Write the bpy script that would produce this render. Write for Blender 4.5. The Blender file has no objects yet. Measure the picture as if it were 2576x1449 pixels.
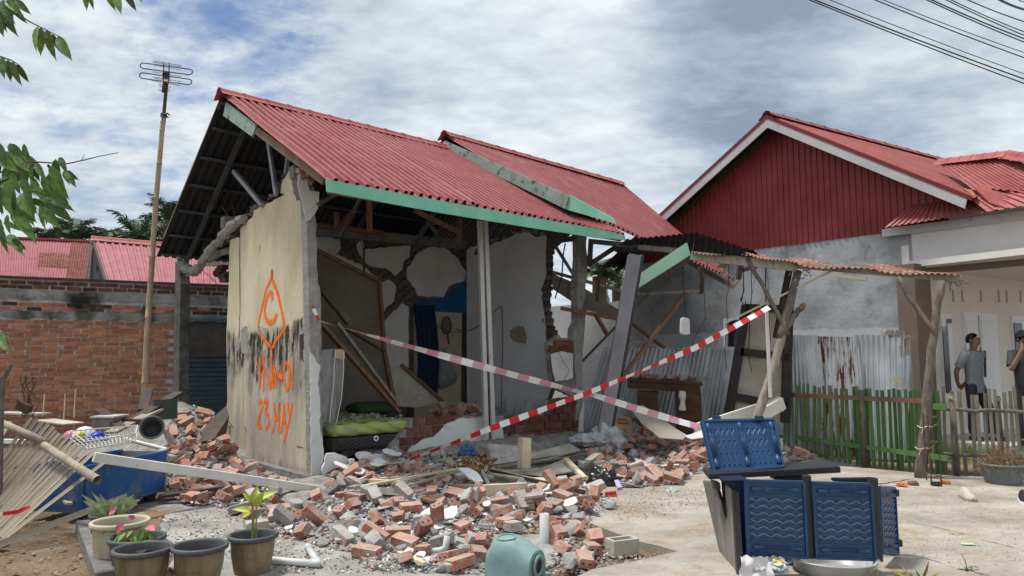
import bpy, bmesh, math, random
from mathutils import Vector as V, Matrix, noise as mn
R = math.radians
rnd = random.Random(11)
SC = bpy.context.scene
COL = SC.collection

# ---------------------------------------------------------------- camera
F, CX, CY, HZ, H = 1780.0, 1288.0, 724.5, 905.0, 1.4
TH = math.atan((HZ - CY) / F); _c, _s = math.cos(TH), math.sin(TH)
cam = bpy.data.cameras.new('camera'); camo = bpy.data.objects.new('camera', cam); COL.objects.link(camo)
cam.sensor_width = 36; cam.lens = F / 2576 * 36; cam.clip_start = .05; cam.clip_end = 2000
camo.location = (0, 0, H); camo.rotation_euler = (R(90) + TH, 0, 0)
SC.camera = camo

# ---------------------------------------------------------------- light, sky, exposure
SUN_EL, SUN_AZ = 70, -82          # azimuth measured from +Y towards +X
sl = bpy.data.lights.new('sun', 'SUN'); sl.energy = 3.1; sl.angle = R(9); sl.color = (1, .96, .9)
so = bpy.data.objects.new('sun', sl); COL.objects.link(so)
sd = V((math.sin(R(SUN_AZ)) * math.cos(R(SUN_EL)), math.cos(R(SUN_AZ)) * math.cos(R(SUN_EL)), math.sin(R(SUN_EL))))
so.rotation_euler = (-sd).to_track_quat('-Z', 'Y').to_euler(); so.location = (0, 0, 30)
vs = SC.view_settings; vs.view_transform = 'Standard'; vs.look = 'None'; vs.gamma = 1; vs.exposure = 0.38
vs.use_curve_mapping = False


def ray(x, y):
    dx = (x - CX) / F; dy = -(y - CY) / F
    return V((dx, _c - dy * _s, _s + dy * _c))


W = bpy.data.worlds.new('World'); SC.world = W; W.use_nodes = True
nt = W.node_tree; nt.nodes.clear(); N = nt.nodes.new; L = nt.links.new


def wmath(op, a, b=None, c=None, clamp=False):
    n = N('ShaderNodeMath'); n.operation = op; n.use_clamp = clamp
    for i, q in enumerate((a, b, c)):
        if q is None: continue
        if isinstance(q, (int, float)): n.inputs[i].default_value = q
        else: L(q, n.inputs[i])
    return n.outputs[0]


sky = N('ShaderNodeTexSky'); sky.sky_type = 'NISHITA'; sky.sun_disc = False
sky.sun_elevation = R(SUN_EL); sky.sun_rotation = R(SUN_AZ); sky.dust_density = .6; sky.ozone_density = 1.6
tcw = N('ShaderNodeTexCoord'); sep = N('ShaderNodeSeparateXYZ'); L(tcw.outputs['Generated'], sep.inputs[0])
zz = wmath('ADD', wmath('MAXIMUM', sep.outputs[2], 0.0), .16)
comb = N('ShaderNodeCombineXYZ'); L(wmath('DIVIDE', sep.outputs[0], zz), comb.inputs[0]); L(wmath('DIVIDE', sep.outputs[1], zz), comb.inputs[1])


def wnoise(scale, detail, rough, dist, off=(0, 0, 0), st=(1, 1, 1), rot=0):
    mp = N('ShaderNodeMapping'); mp.inputs['Location'].default_value = off; mp.inputs['Scale'].default_value = st
    mp.inputs['Rotation'].default_value = (0, 0, rot)
    L(comb.outputs[0], mp.inputs[0])
    n = N('ShaderNodeTexNoise'); n.inputs['Scale'].default_value = scale; n.inputs['Detail'].default_value = detail
    n.inputs['Roughness'].default_value = rough; n.inputs['Distortion'].default_value = dist
    L(mp.outputs[0], n.inputs['Vector']); return n.outputs['Fac']


def blob(px, py, inner, outer):
    d = ray(px, py).normalized()
    n = N('ShaderNodeVectorMath'); n.operation = 'DOT_PRODUCT'; L(tcw.outputs['Generated'], n.inputs[0]); n.inputs[1].default_value = d
    m = N('ShaderNodeMapRange'); m.interpolation_type = 'SMOOTHSTEP'; L(n.outputs['Value'], m.inputs[0])
    m.inputs[1].default_value = math.cos(R(outer)); m.inputs[2].default_value = math.cos(R(inner))
    return m.outputs[0]


def wramp(fac, stops):
    r_ = N('ShaderNodeValToRGB'); e = r_.color_ramp.elements
    while len(e) < len(stops): e.new(.5)
    for q, (p, cc) in zip(e, stops): q.position = p; q.color = (*cc, 1)
    L(fac, r_.inputs[0]); return r_.outputs[0]


big = wnoise(1.3, 9, .52, .12, (3.1, 1.7, 0), (1, 1.25, 1), .5)
fine = wnoise(5.0, 8, .58, .18, (7, 2, 0), (1, 1.25, 1), .6)
ripple = wnoise(11.0, 6, .6, .25, (2, 9, 0), (1, 1.35, 1), .75)
soft = wnoise(1.5, 5, .5, .1, (.4, 5.2, 0), (1, 1.5, 1), .2)
# coverage: mostly overcast, thin holes on the left of the view
hole = wmath('ADD', wmath('ADD', wmath('MULTIPLY', blob(120, 330, 2, 13), .10), wmath('MULTIPLY', blob(590, 90, 1, 9), .15)), wmath('MULTIPLY', blob(650, 420, 2, 20), .03))
cov = wmath('SUBTRACT', wmath('ADD', wmath('MULTIPLY', big, .48), wmath('ADD', wmath('MULTIPLY', fine, .34), wmath('MULTIPLY', ripple, .24))), hole)
mcov = N('ShaderNodeMapRange'); mcov.interpolation_type = 'SMOOTHSTEP'; L(cov, mcov.inputs[0])
mcov.inputs[1].default_value = .20; mcov.inputs[2].default_value = .46
# brightness of the cloud deck
dark = wmath('ADD', wmath('MULTIPLY', blob(2080, 190, 2, 17), .16), wmath('MULTIPLY', blob(1830, 130, 1, 9), .08))
brt = wmath('ADD', wmath('MULTIPLY', blob(1560, 20, 1, 12), .06), wmath('MULTIPLY', blob(2380, 330, 1, 12), .06))
tone = wmath('ADD', wmath('SUBTRACT', wmath('ADD', wmath('MULTIPLY', soft, .55), wmath('ADD', wmath('MULTIPLY', fine, .26), wmath('MULTIPLY', ripple, .19))), dark), brt)
ccol = wramp(tone, [(.25, (2.2, 2.75, 3.5)), (.38, (3.6, 4.3, 5.1)), (.48, (5.0, 5.6, 6.15)), (.60, (6.9, 7.25, 7.5))])
mixw = N('ShaderNodeMixRGB'); L(mcov.outputs[0], mixw.inputs[0]); L(ccol, mixw.inputs[2])
skm = N('ShaderNodeMixRGB'); skm.blend_type = 'MULTIPLY'; skm.inputs[0].default_value = 1; L(sky.outputs[0], skm.inputs[1]); skm.inputs[2].default_value = (.75, .8, .9, 1)
L(skm.outputs[0], mixw.inputs[1])
bg = N('ShaderNodeBackground'); bg.inputs[1].default_value = .1; L(mixw.outputs[0], bg.inputs[0])
wo = N('ShaderNodeOutputWorld'); L(bg.outputs[0], wo.inputs[0])

# ---------------------------------------------------------------- pixel / plan helpers
CAMP = V((0, 0, H))


def P(x, y, Y): d = ray(x, y); return CAMP + d * (Y / d.y)
def G(x, y, z=0.0): d = ray(x, y); return CAMP + d * ((z - H) / d.z)


A1 = R(48.3)
U1 = V((math.sin(A1), math.cos(A1), 0)); U2 = V((-math.cos(A1), math.sin(A1), 0)); Z = V((0, 0, 1))
C0 = G(785, 1212)


def onA(x, y, a, O=C0): d = ray(x, y); return CAMP + d * ((a - (CAMP - O).dot(U1)) / d.dot(U1))
def onB(x, y, b, O=C0): d = ray(x, y); return CAMP + d * ((b - (CAMP - O).dot(U2)) / d.dot(U2))
def HW(a, b, z, O=C0): p = O + U1 * a + U2 * b; return V((p.x, p.y, z))
def K(ox, oy, k): return lambda x, y: (ox + x * k, oy + y * k)


c1 = K(0, 0, 1 / 3); c2 = K(0, 483, 1 / 3); c3 = K(0, 966, 1 / 3); c4 = K(523.2, 201.2, 1 / 3); c5 = K(536.7, 563.5, .2431)
c6 = K(536.7, 845.2, .2779); c7 = K(644, 1046.5, .2778); c8 = K(805, 563.5, .3472)
d1 = K(1274.6, 563.5, .3472); d2 = K(1610, 268.3, .375); d3 = K(1878.3, 670.8, .3611); d4 = K(1677, 1006.2, .3056)
d5 = K(2213.7, 1006.2, .3054); d6 = K(1140.4, 1006.2, .3056); d7 = K(2280.8, 771.5, .2777); d8 = K(1945.4, 0, .2448)

# ---------------------------------------------------------------- materials
MATS = {}


def mat(name, c1_, c2_=None, scale=6, rough=.8, metal=0.0, bump=0.0, bscale=60, rn=0.0, st=(1, 1, 1), lo=.35, hi=.65, detail=6, c3_=None, spec=.3, trans=0.0, coat=0.0, dirt=None):
    m = bpy.data.materials.new(name); m.use_nodes = True; t = m.node_tree; n = t.nodes; l = t.links
    b = n['Principled BSDF']; b.inputs['Roughness'].default_value = rough; b.inputs['Metallic'].default_value = metal
    b.inputs['Specular IOR Level'].default_value = spec
    if trans: b.inputs['Transmission Weight'].default_value = trans
    if coat: b.inputs['Coat Weight'].default_value = coat
    tc = n.new('ShaderNodeTexCoord'); mp = n.new('ShaderNodeMapping'); mp.inputs['Scale'].default_value = st
    l.new(tc.outputs['Object'], mp.inputs[0])
    out = None
    if c2_ is not None:
        ns = n.new('ShaderNodeTexNoise'); ns.inputs['Scale'].default_value = scale; ns.inputs['Detail'].default_value = detail
        ns.inputs['Roughness'].default_value = .62
        if rn:
            oi0 = n.new('ShaderNodeObjectInfo'); sc0 = n.new('ShaderNodeVectorMath'); sc0.operation = 'SCALE'
            cx = n.new('ShaderNodeCombineXYZ'); l.new(oi0.outputs['Random'], cx.inputs[0]); l.new(oi0.outputs['Random'], cx.inputs[1])
            l.new(cx.outputs[0], sc0.inputs[0]); sc0.inputs['Scale'].default_value = 37
            ad = n.new('ShaderNodeVectorMath'); l.new(mp.outputs[0], ad.inputs[0]); l.new(sc0.outputs[0], ad.inputs[1])
            l.new(ad.outputs[0], ns.inputs['Vector'])
        else: l.new(mp.outputs[0], ns.inputs['Vector'])
        rp = n.new('ShaderNodeValToRGB'); e = rp.color_ramp.elements
        e[0].position = lo; e[0].color = (*c1_, 1); e[1].position = hi; e[1].color = (*c2_, 1)
        if c3_ is not None: q = e.new(min(.98, hi + .12)); q.color = (*c3_, 1)
        l.new(ns.outputs['Fac'], rp.inputs[0]); out = rp.outputs[0]
    else:
        rg = n.new('ShaderNodeRGB'); rg.outputs[0].default_value = (*c1_, 1); out = rg.outputs[0]
    if dirt:
        dc, dl, dh, ds = dirt
        n3 = n.new('ShaderNodeTexNoise'); n3.inputs['Scale'].default_value = ds; n3.inputs['Detail'].default_value = 8; n3.inputs['Roughness'].default_value = .7
        l.new(tc.outputs['Object'], n3.inputs['Vector'])
        mr = n.new('ShaderNodeMapRange'); mr.inputs[1].default_value = dl; mr.inputs[2].default_value = dh; l.new(n3.outputs['Fac'], mr.inputs[0])
        mx = n.new('ShaderNodeMixRGB'); l.new(mr.outputs[0], mx.inputs[0]); l.new(out, mx.inputs[1]); mx.inputs[2].default_value = (*dc, 1); out = mx.outputs[0]
    if rn:
        oi = n.new('ShaderNodeObjectInfo'); mr = n.new('ShaderNodeMapRange'); l.new(oi.outputs['Random'], mr.inputs[0])
        mr.inputs[3].default_value = 1 - rn; mr.inputs[4].default_value = 1 + rn
        hs = n.new('ShaderNodeHueSaturation'); l.new(mr.outputs[0], hs.inputs['Value']); l.new(out, hs.inputs['Color']); out = hs.outputs[0]
    l.new(out, b.inputs['Base Color'])
    if bump:
        nb = n.new('ShaderNodeTexNoise'); nb.inputs['Scale'].default_value = bscale; nb.inputs['Detail'].default_value = 6
        l.new(mp.outputs[0], nb.inputs['Vector'])
        bp = n.new('ShaderNodeBump'); bp.inputs['Strength'].default_value = bump; bp.inputs['Distance'].default_value = .02
        l.new(nb.outputs['Fac'], bp.inputs['Height']); l.new(bp.outputs[0], b.inputs['Normal'])
    MATS[name] = m; return m


def zmix(m, color, z0, z1, scale=4, amt=1.0, st=(1, 1, 1), nlo=.4, nhi=.6, lo2=None, wob=0.0):
    """stain of its own colour on a wall: height band (world z) broken up by noise"""
    t = m.node_tree; n = t.nodes; l = t.links; b = n['Principled BSDF']
    src = b.inputs['Base Color'].links[0].from_socket
    ge = n.new('ShaderNodeNewGeometry'); sp = n.new('ShaderNodeSeparateXYZ'); l.new(ge.outputs['Position'], sp.inputs[0])
    zs_ = sp.outputs[2]
    if wob:
        wn = n.new('ShaderNodeTexNoise'); wn.inputs['Scale'].default_value = 1.7; wn.inputs['Detail'].default_value = 3; l.new(ge.outputs['Position'], wn.inputs['Vector'])
        wm = n.new('ShaderNodeMath'); wm.operation = 'MULTIPLY_ADD'; l.new(wn.outputs['Fac'], wm.inputs[0]); wm.inputs[1].default_value = wob; l.new(sp.outputs[2], wm.inputs[2])
        wm2 = n.new('ShaderNodeMath'); wm2.operation = 'SUBTRACT'; l.new(wm.outputs[0], wm2.inputs[0]); wm2.inputs[1].default_value = wob * .5; zs_ = wm2.outputs[0]
    mr = n.new('ShaderNodeMapRange'); mr.interpolation_type = 'SMOOTHSTEP'; l.new(zs_, mr.inputs[0]); mr.inputs[1].default_value = z0; mr.inputs[2].default_value = z1
    f = mr.outputs[0]
    if lo2:
        m2 = n.new('ShaderNodeMapRange'); m2.interpolation_type = 'SMOOTHSTEP'; l.new(zs_, m2.inputs[0]); m2.inputs[1].default_value = lo2[0]; m2.inputs[2].default_value = lo2[1]
        mm = n.new('ShaderNodeMath'); mm.operation = 'MULTIPLY'; l.new(f, mm.inputs[0]); l.new(m2.outputs[0], mm.inputs[1]); f = mm.outputs[0]
    mp = n.new('ShaderNodeMapping'); mp.inputs['Scale'].default_value = st; l.new(ge.outputs['Position'], mp.inputs[0])
    ns = n.new('ShaderNodeTexNoise'); ns.inputs['Scale'].default_value = scale; ns.inputs['Detail'].default_value = 9; ns.inputs['Roughness'].default_value = .68
    l.new(mp.outputs[0], ns.inputs['Vector'])
    # band shifts the threshold so that the stain breaks up at its rim
    ad = n.new('ShaderNodeMath'); ad.operation = 'MULTIPLY_ADD'; l.new(f, ad.inputs[0]); ad.inputs[1].default_value = .5; l.new(ns.outputs['Fac'], ad.inputs[2])
    m3 = n.new('ShaderNodeMapRange'); l.new(ad.outputs[0], m3.inputs[0]); m3.inputs[1].default_value = nlo + .5; m3.inputs[2].default_value = nhi + .5; m3.inputs[4].default_value = amt
    mx = n.new('ShaderNodeMixRGB'); l.new(m3.outputs[0], mx.inputs[0]); l.new(src, mx.inputs[1]); mx.inputs[2].default_value = (*color, 1)
    l.new(mx.outputs[0], b.inputs['Base Color']); return m


def spotmix(m, color, c, rad, amt=.95, scale=3, sz=(1, 1, 1)):
    """soot blotch on a wall round a world point, its rim broken up by noise"""
    t = m.node_tree; n = t.nodes; l = t.links; b = n['Principled BSDF']; src = b.inputs['Base Color'].links[0].from_socket
    ge = n.new('ShaderNodeNewGeometry'); sb = n.new('ShaderNodeVectorMath'); sb.operation = 'SUBTRACT'; l.new(ge.outputs['Position'], sb.inputs[0]); sb.inputs[1].default_value = c
    ml = n.new('ShaderNodeVectorMath'); ml.operation = 'MULTIPLY'; l.new(sb.outputs[0], ml.inputs[0]); ml.inputs[1].default_value = sz
    ln = n.new('ShaderNodeVectorMath'); ln.operation = 'LENGTH'; l.new(ml.outputs[0], ln.inputs[0])
    ns = n.new('ShaderNodeTexNoise'); ns.inputs['Scale'].default_value = scale; ns.inputs['Detail'].default_value = 9; ns.inputs['Roughness'].default_value = .7; l.new(ge.outputs['Position'], ns.inputs['Vector'])
    ad = n.new('ShaderNodeMath'); ad.operation = 'MULTIPLY_ADD'; l.new(ns.outputs['Fac'], ad.inputs[0]); ad.inputs[1].default_value = rad * 1.6; l.new(ln.outputs['Value'], ad.inputs[2])
    mr = n.new('ShaderNodeMapRange'); mr.interpolation_type = 'SMOOTHSTEP'; l.new(ad.outputs[0], mr.inputs[0]); mr.inputs[1].default_value = rad * 1.9; mr.inputs[2].default_value = rad * 1.1; mr.inputs[4].default_value = amt
    mx = n.new('ShaderNodeMixRGB'); l.new(mr.outputs[0], mx.inputs[0]); l.new(src, mx.inputs[1]); mx.inputs[2].default_value = (*color, 1); l.new(mx.outputs[0], b.inputs['Base Color']); return m


def dusty(m, color=(.46, .43, .40), lo=.15, hi=.95, amt=.8, scale=12):
    """mortar dust settled on upward faces, broken up by noise"""
    t = m.node_tree; n = t.nodes; l = t.links; b = n['Principled BSDF']; src = b.inputs['Base Color'].links[0].from_socket
    ge = n.new('ShaderNodeNewGeometry'); sp = n.new('ShaderNodeSeparateXYZ'); l.new(ge.outputs['True Normal'], sp.inputs[0])
    ns = n.new('ShaderNodeTexNoise'); ns.inputs['Scale'].default_value = scale; ns.inputs['Detail'].default_value = 7; l.new(ge.outputs['Position'], ns.inputs['Vector'])
    ad = n.new('ShaderNodeMath'); ad.operation = 'MULTIPLY_ADD'; l.new(sp.outputs[2], ad.inputs[0]); ad.inputs[1].default_value = .45; l.new(ns.outputs['Fac'], ad.inputs[2])
    mr = n.new('ShaderNodeMapRange'); l.new(ad.outputs[0], mr.inputs[0]); mr.inputs[1].default_value = lo + .35; mr.inputs[2].default_value = hi + .1; mr.inputs[4].default_value = amt
    mx = n.new('ShaderNodeMixRGB'); l.new(mr.outputs[0], mx.inputs[0]); l.new(src, mx.inputs[1]); mx.inputs[2].default_value = (*color, 1); l.new(mx.outputs[0], b.inputs['Base Color']); return m


ROOF = mat('roof_paint', (.28, .07, .07), (.38, .115, .115), 3, .42, 0, .05, 30, 0, lo=.3, hi=.75, dirt=((.17, .06, .055), .54, .80, 5), st=(1, 1, 1))
zmix(ROOF, (.44, .20, .19), -2, -1, 1.6, .55, (1, 1, 1), .52, .68)
zmix(ROOF, (.16, .05, .045), -2, -1, 9, .5, (1, 1, 1), .58, .68)
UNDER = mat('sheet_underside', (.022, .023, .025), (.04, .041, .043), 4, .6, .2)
WALLY = mat('yellow_plaster', (.54, .46, .29), (.72, .66, .50), 2.2, .9, 0, .25, 25, st=(1, 1, .45), lo=.3, hi=.7)
zmix(WALLY, (.38, .31, .19), 9, 8, 2.2, .4, (1.6, 1.6, .5), .5, .7)
zmix(WALLY, (.33, .305, .27), 1.9, 1.2, 3, .9, (2, 2, .35), .3, .6, None, .5)
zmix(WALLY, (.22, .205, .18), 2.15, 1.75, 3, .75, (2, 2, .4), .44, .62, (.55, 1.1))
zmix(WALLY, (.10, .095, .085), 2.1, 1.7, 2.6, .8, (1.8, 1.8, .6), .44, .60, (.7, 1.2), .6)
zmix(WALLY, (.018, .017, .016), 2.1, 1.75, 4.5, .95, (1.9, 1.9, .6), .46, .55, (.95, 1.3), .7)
zmix(WALLY, (.17, .105, .05), .5, .05, 4, .85, (2.5, 2.5, .6), .42, .62)
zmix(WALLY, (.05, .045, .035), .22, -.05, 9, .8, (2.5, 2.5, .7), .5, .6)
PLAST = mat('white_plaster', (.60, .60, .58), (.74, .74, .72), 3, .9, 0, .15, 30, dirt=((.36, .35, .33), .6, .8, 3))
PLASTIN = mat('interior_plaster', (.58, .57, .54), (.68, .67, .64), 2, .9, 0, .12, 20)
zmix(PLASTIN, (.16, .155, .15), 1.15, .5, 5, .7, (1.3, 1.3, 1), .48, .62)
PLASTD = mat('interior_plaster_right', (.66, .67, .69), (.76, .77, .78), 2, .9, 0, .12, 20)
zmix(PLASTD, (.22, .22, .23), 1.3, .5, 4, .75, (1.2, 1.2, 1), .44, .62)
CONC = mat('concrete_grey', (.22, .215, .205), (.40, .39, .37), 7, .95, 0, .6, 30, lo=.3, hi=.7)
CONCD = mat('concrete_dark', (.12, .115, .11), (.25, .24, .225), 7, .95, 0, .6, 30, lo=.3, hi=.7)
MORTAR = mat('mortar', (.22, .205, .185), (.36, .345, .32), 12, .95, 0, .7, 50)
BRICK = mat('red_brick', (.34, .115, .065), (.47, .195, .125), 14, .92, 0, .5, 60, .30, lo=.3, hi=.7, dirt=((.44, .38, .33), .47, .68, 9))
dusty(BRICK, amt=.5)
BRICKW = mat('wall_brick', (.34, .125, .065), (.50, .21, .125), 9, .92, 0, .5, 50, .30, lo=.3, hi=.7, dirt=((.30, .26, .22), .62, .8, 13))
BRICKD = mat('dark_brick', (.13, .05, .038), (.21, .085, .062), 9, .92, 0, .5, 50, .25, dirt=((.2, .18, .16), .58, .75, 11))
HOLE = mat('hole_dark', (.03, .015, .012))
WOOD = mat('brown_timber', (.13, .068, .038), (.23, .13, .08), 5, .8, 0, .2, 40, .15, (6, 6, 1))
WOODG = mat('weathered_timber', (.26, .225, .18), (.42, .375, .31), 5, .88, 0, .3, 40, .15, (5, 5, 1))
WOODD = mat('dark_timber', (.045, .033, .027), (.085, .062, .048), 6, .7, 0, .2, 40)
WOODL = mat('pale_timber', (.55, .45, .31), (.70, .60, .44), 5, .8, 0, .2, 40, .1)
WOODW = mat('white_painted_timber', (.62, .60, .55), (.72, .70, .66), 4, .75, 0, .2, 40, dirt=((.25, .14, .08), .64, .7, 9))
PLY = mat('plywood', (.36, .32, .265), (.50, .455, .385), 3, .8, 0, .1, 30, .12, dirt=((.6, .58, .54), .6, .8, 5))
PLYB = mat('brown_ceiling_board', (.12, .105, .088), (.185, .16, .135), 2, .85, 0, .1, 20)
GREENB = mat('bright_green_board', (.36, .62, .47), (.44, .70, .55), 2.5, .5, 0, .05, 20, dirt=((.2, .3, .15), .68, .8, 4))
GREEN = mat('green_fascia', (.18, .49, .35), (.26, .58, .43), 2.5, .55, 0, .05, 20, dirt=((.12, .2, .14), .68, .85, 6))
GREENP = mat('pale_green_board', (.22, .30, .255), (.31, .40, .345), 3, .7, 0, .1, 30, dirt=((.04, .045, .04), .54, .66, 7))
STEEL = mat('galvanised_steel', (.085, .09, .095), (.14, .145, .15), 5, .5, .5)
ALU = mat('light_steel', (.50, .49, .46), (.60, .59, .56), 4, .5, .4)
PURP = mat('violet_grey_steel', (.19, .18, .205), (.27, .255, .285), 3, .5, .3)
ZINC = mat('zinc_sheet', (.38, .40, .42), (.58, .60, .62), 4, .45, .45, st=(1, 1, .4), dirt=((.15, .06, .03), .69, .76, 5))
ZINCR = zmix(mat('rusty_zinc_sheet', (.38, .40, .42), (.55, .57, .59), 4, .55, .35, st=(1, 1, .4)), (.13, .035, .018), -1, 0, 5.5, 1, (2.4, 2.4, .32), .53, .56)
RUST = mat('rusty_roof_sheet', (.15, .06, .04), (.30, .15, .11), 5, .8, .1, .2, 30, dirt=((.36, .31, .275), .52, .66, 7))
ORANGE = mat('spray_paint', (1, .2, .012), (.95, .14, .008), 14, .7, dirt=((.5, .35, .2), .70, .8, 26))
REDT = mat('tape_red', (.62, .025, .03), rough=.35); WHT = mat('tape_white', (.8, .8, .8), rough=.35); PINKT = mat('tape_pink', (.62, .33, .38), rough=.35)
BLACKP = mat('black_plastic', (.012, .012, .014), (.025, .025, .027), 8, .35, spec=.5)

# ---------------------------------------------------------------- mesh builder
def wloc(o):
    p = V((0, 0, 0))
    while o is not None: p += o.location; o = o.parent
    return p


class MB:
    def __init__(s): s.v = []; s.f = []; s.m = []
    def add(s, vs_, fs_, mi=0):
        k = len(s.v); s.v += [V(q) for q in vs_]; s.f += [tuple(i + k for i in f) for f in fs_]; s.m += [mi] * len(fs_); return s
    def box(s, c, size, M=None, mi=0):
        c = V(c); hx, hy, hz = [q / 2 for q in size]; M = M or Matrix.Identity(3)
        s.add([c + M @ V((x, y, z)) for z in (-hz, hz) for y in (-hy, hy) for x in (-hx, hx)],
              [(0, 2, 3, 1), (4, 5, 7, 6), (0, 1, 5, 4), (2, 6, 7, 3), (0, 4, 6, 2), (1, 3, 7, 5)], mi); return s
    def beam(s, p0, p1, w, h, up=Z, mi=0, taper=1.0):
        p0 = V(p0); p1 = V(p1); d = (p1 - p0).normalized(); x = d.cross(up)
        if x.length < 1e-4: x = d.cross(V((1, 0, 0)))
        x.normalize(); y = x.cross(d).normalized(); q = []
        for p, k in ((p0, 1), (p1, taper)):
            for a, b in ((-1, -1), (1, -1), (1, 1), (-1, 1)): q.append(p + x * (a * w / 2 * k) + y * (b * h / 2 * k))
        s.add(q, [(0, 3, 2, 1), (4, 5, 6, 7), (0, 1, 5, 4), (1, 2, 6, 5), (2, 3, 7, 6), (3, 0, 4, 7)], mi); return s
    def tube(s, pts, r, n=8, mi=0, cap=True):
        pts = [V(p) for p in pts]; rs = r if isinstance(r, (list, tuple)) else [r] * len(pts); q = []; ref = None
        for i, p in enumerate(pts):
            d = (pts[min(i + 1, len(pts) - 1)] - pts[max(i - 1, 0)]).normalized()
            if ref is None: ref = d.cross(Z) if abs(d.z) < .95 else d.cross(V((1, 0, 0)))
            ref = (ref - d * ref.dot(d)); ref.normalize(); y = d.cross(ref)
            for k in range(n): a = 2 * math.pi * k / n; q.append(p + (ref * math.cos(a) + y * math.sin(a)) * rs[i])
        f = []
        for i in range(len(pts) - 1):
            for k in range(n): f.append((i * n + k, i * n + (k + 1) % n, (i + 1) * n + (k + 1) % n, (i + 1) * n + k))
        if cap: f.append(tuple(range(n))[::-1]); f.append(tuple(range((len(pts) - 1) * n, len(pts) * n)))
        s.add(q, f, mi); return s
    def prism(s, pts, ext, mi=0, mi_side=None):
        pts = [V(p) for p in pts]; n = len(pts); ext = V(ext)
        k = len(s.v); s.v += pts + [p + ext for p in pts]
        s.f += [tuple(range(k, k + n)), tuple(range(k + 2 * n - 1, k + n - 1, -1))]; s.m += [mi, mi]
        ms = mi if mi_side is None else mi_side
        for i in range(n): j = (i + 1) % n; s.f.append((k + i, k + n + i, k + n + j, k + j)); s.m.append(ms)
        return s
    def grid(s, fn, nu, nv, mi=0, wrap=False):
        q = [fn(i / nu, j / nv) for j in range(nv + 1) for i in range(nu + 1)]
        s.add(q, [(j * (nu + 1) + i, j * (nu + 1) + i + 1, (j + 1) * (nu + 1) + i + 1, (j + 1) * (nu + 1) + i) for j in range(nv) for i in range(nu)], mi); return s
    def lathe(s, c, prof, n=20, M=None, mi=0, rib=0.0, nr=0):
        """prof: list of (radius, height)"""
        c = V(c); M = M or Matrix.Identity(3); q = []
        for r_, z in prof:
            for k in range(n):
                a = 2 * math.pi * k / n; rr = r_ * (1 + (rib if (nr and k % 2) else 0)); q.append(c + M @ V((rr * math.cos(a), rr * math.sin(a), z)))
        s.add(q, [(j * n + k, j * n + (k + 1) % n, (j + 1) * n + (k + 1) % n, (j + 1) * n + k) for j in range(len(prof) - 1) for k in range(n)], mi)
        return s
    def hull(s, pts, mi=0):
        bm = bmesh.new()
        for p in pts: bm.verts.new(p)
        bmesh.ops.convex_hull(bm, input=bm.verts); bm.verts.ensure_lookup_table()
        vv = [v_ for v_ in bm.verts if v_.link_faces]; ix = {v_: i for i, v_ in enumerate(vv)}
        s.add([v_.co.copy() for v_ in vv], [tuple(ix[q] for q in f.verts) for f in bm.faces], mi); bm.free(); return s
    def mesh(s, name, mats, off=V((0, 0, 0)), smooth=False):
        me = bpy.data.meshes.new(name); me.from_pydata([tuple(p - off) for p in s.v], [], s.f)
        for m in (mats if isinstance(mats, (list, tuple)) else [mats]): me.materials.append(m)
        for p, mi in zip(me.polygons, s.m): p.material_index = mi; p.use_smooth = smooth
        me.update(); return me
    def build(s, name, mats, parent=None, smooth=False, label=None):
        off = wloc(parent) if parent else V((0, 0, 0))
        o = bpy.data.objects.new(name, s.mesh(name, mats, off, smooth)); COL.objects.link(o); o.parent = parent
        if label: o['label'] = label
        return o
    def solo(s, name, mats, label, cat, group=None, smooth=False):
        xs = [p.x for p in s.v]; ys = [p.y for p in s.v]; zs = [p.z for p in s.v]
        off = V(((min(xs) + max(xs)) / 2, (min(ys) + max(ys)) / 2, min(zs)))
        o = bpy.data.objects.new(name, s.mesh(name, mats, off, smooth)); COL.objects.link(o); o.location = off
        tag(o, label, cat, group); return o


def tag(o, label=None, cat=None, group=None, kind=None):
    if label: o['label'] = label
    if cat: o['category'] = cat
    if group: o['group'] = group
    if kind: o['kind'] = kind
    return o


def thing(name, label, cat, loc=(0, 0, 0), group=None):
    o = bpy.data.objects.new(name, None); COL.objects.link(o); o.location = loc; o.empty_display_size = .1
    return tag(o, label, cat, group)


def parts(name, mats, parent, fns):
    """one object per callable, each filling a builder of its own"""
    for fn in fns: q = MB(); fn(q); q.build(name, mats, parent)


def inst(me, name, M, parent=None):
    o = bpy.data.objects.new(name, me); COL.objects.link(o)
    if parent is not None: o.parent = parent; M = Matrix.Translation(-wloc(parent)) @ M
    o.matrix_local = M; return o


def bevel(o, w, seg=1):
    m = o.modifiers.new('bevel', 'BEVEL'); m.width = w; m.segments = seg; m.limit_method = 'ANGLE'; return o


def rotm(rx, ry, rz): return (Matrix.Rotation(rz, 3, 'Z') @ Matrix.Rotation(ry, 3, 'Y') @ Matrix.Rotation(rx, 3, 'X'))


def frame(xd, yd, zd): return Matrix((xd, yd, zd)).transposed()


def jag(pts, amp, seg, r_=rnd, skip=()):
    out = []; n = len(pts)
    for i in range(n):
        p = V(pts[i]); q = V(pts[(i + 1) % n]); out.append(p)
        if i in skip: continue
        d = q - p; k = int(d.length / seg)
        for j in range(1, k + 1):
            t = j / (k + 1); out.append(p + d * t + e_perp(d, pts) * r_.uniform(-amp, amp) + d.normalized() * r_.uniform(-.3, .3) * seg)
    return out


def e_perp(d, pts):
    n = (V(pts[1]) - V(pts[0])).cross(V(pts[2]) - V(pts[1]))
    return d.cross(n).normalized() if n.length > 1e-9 else Z


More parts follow.
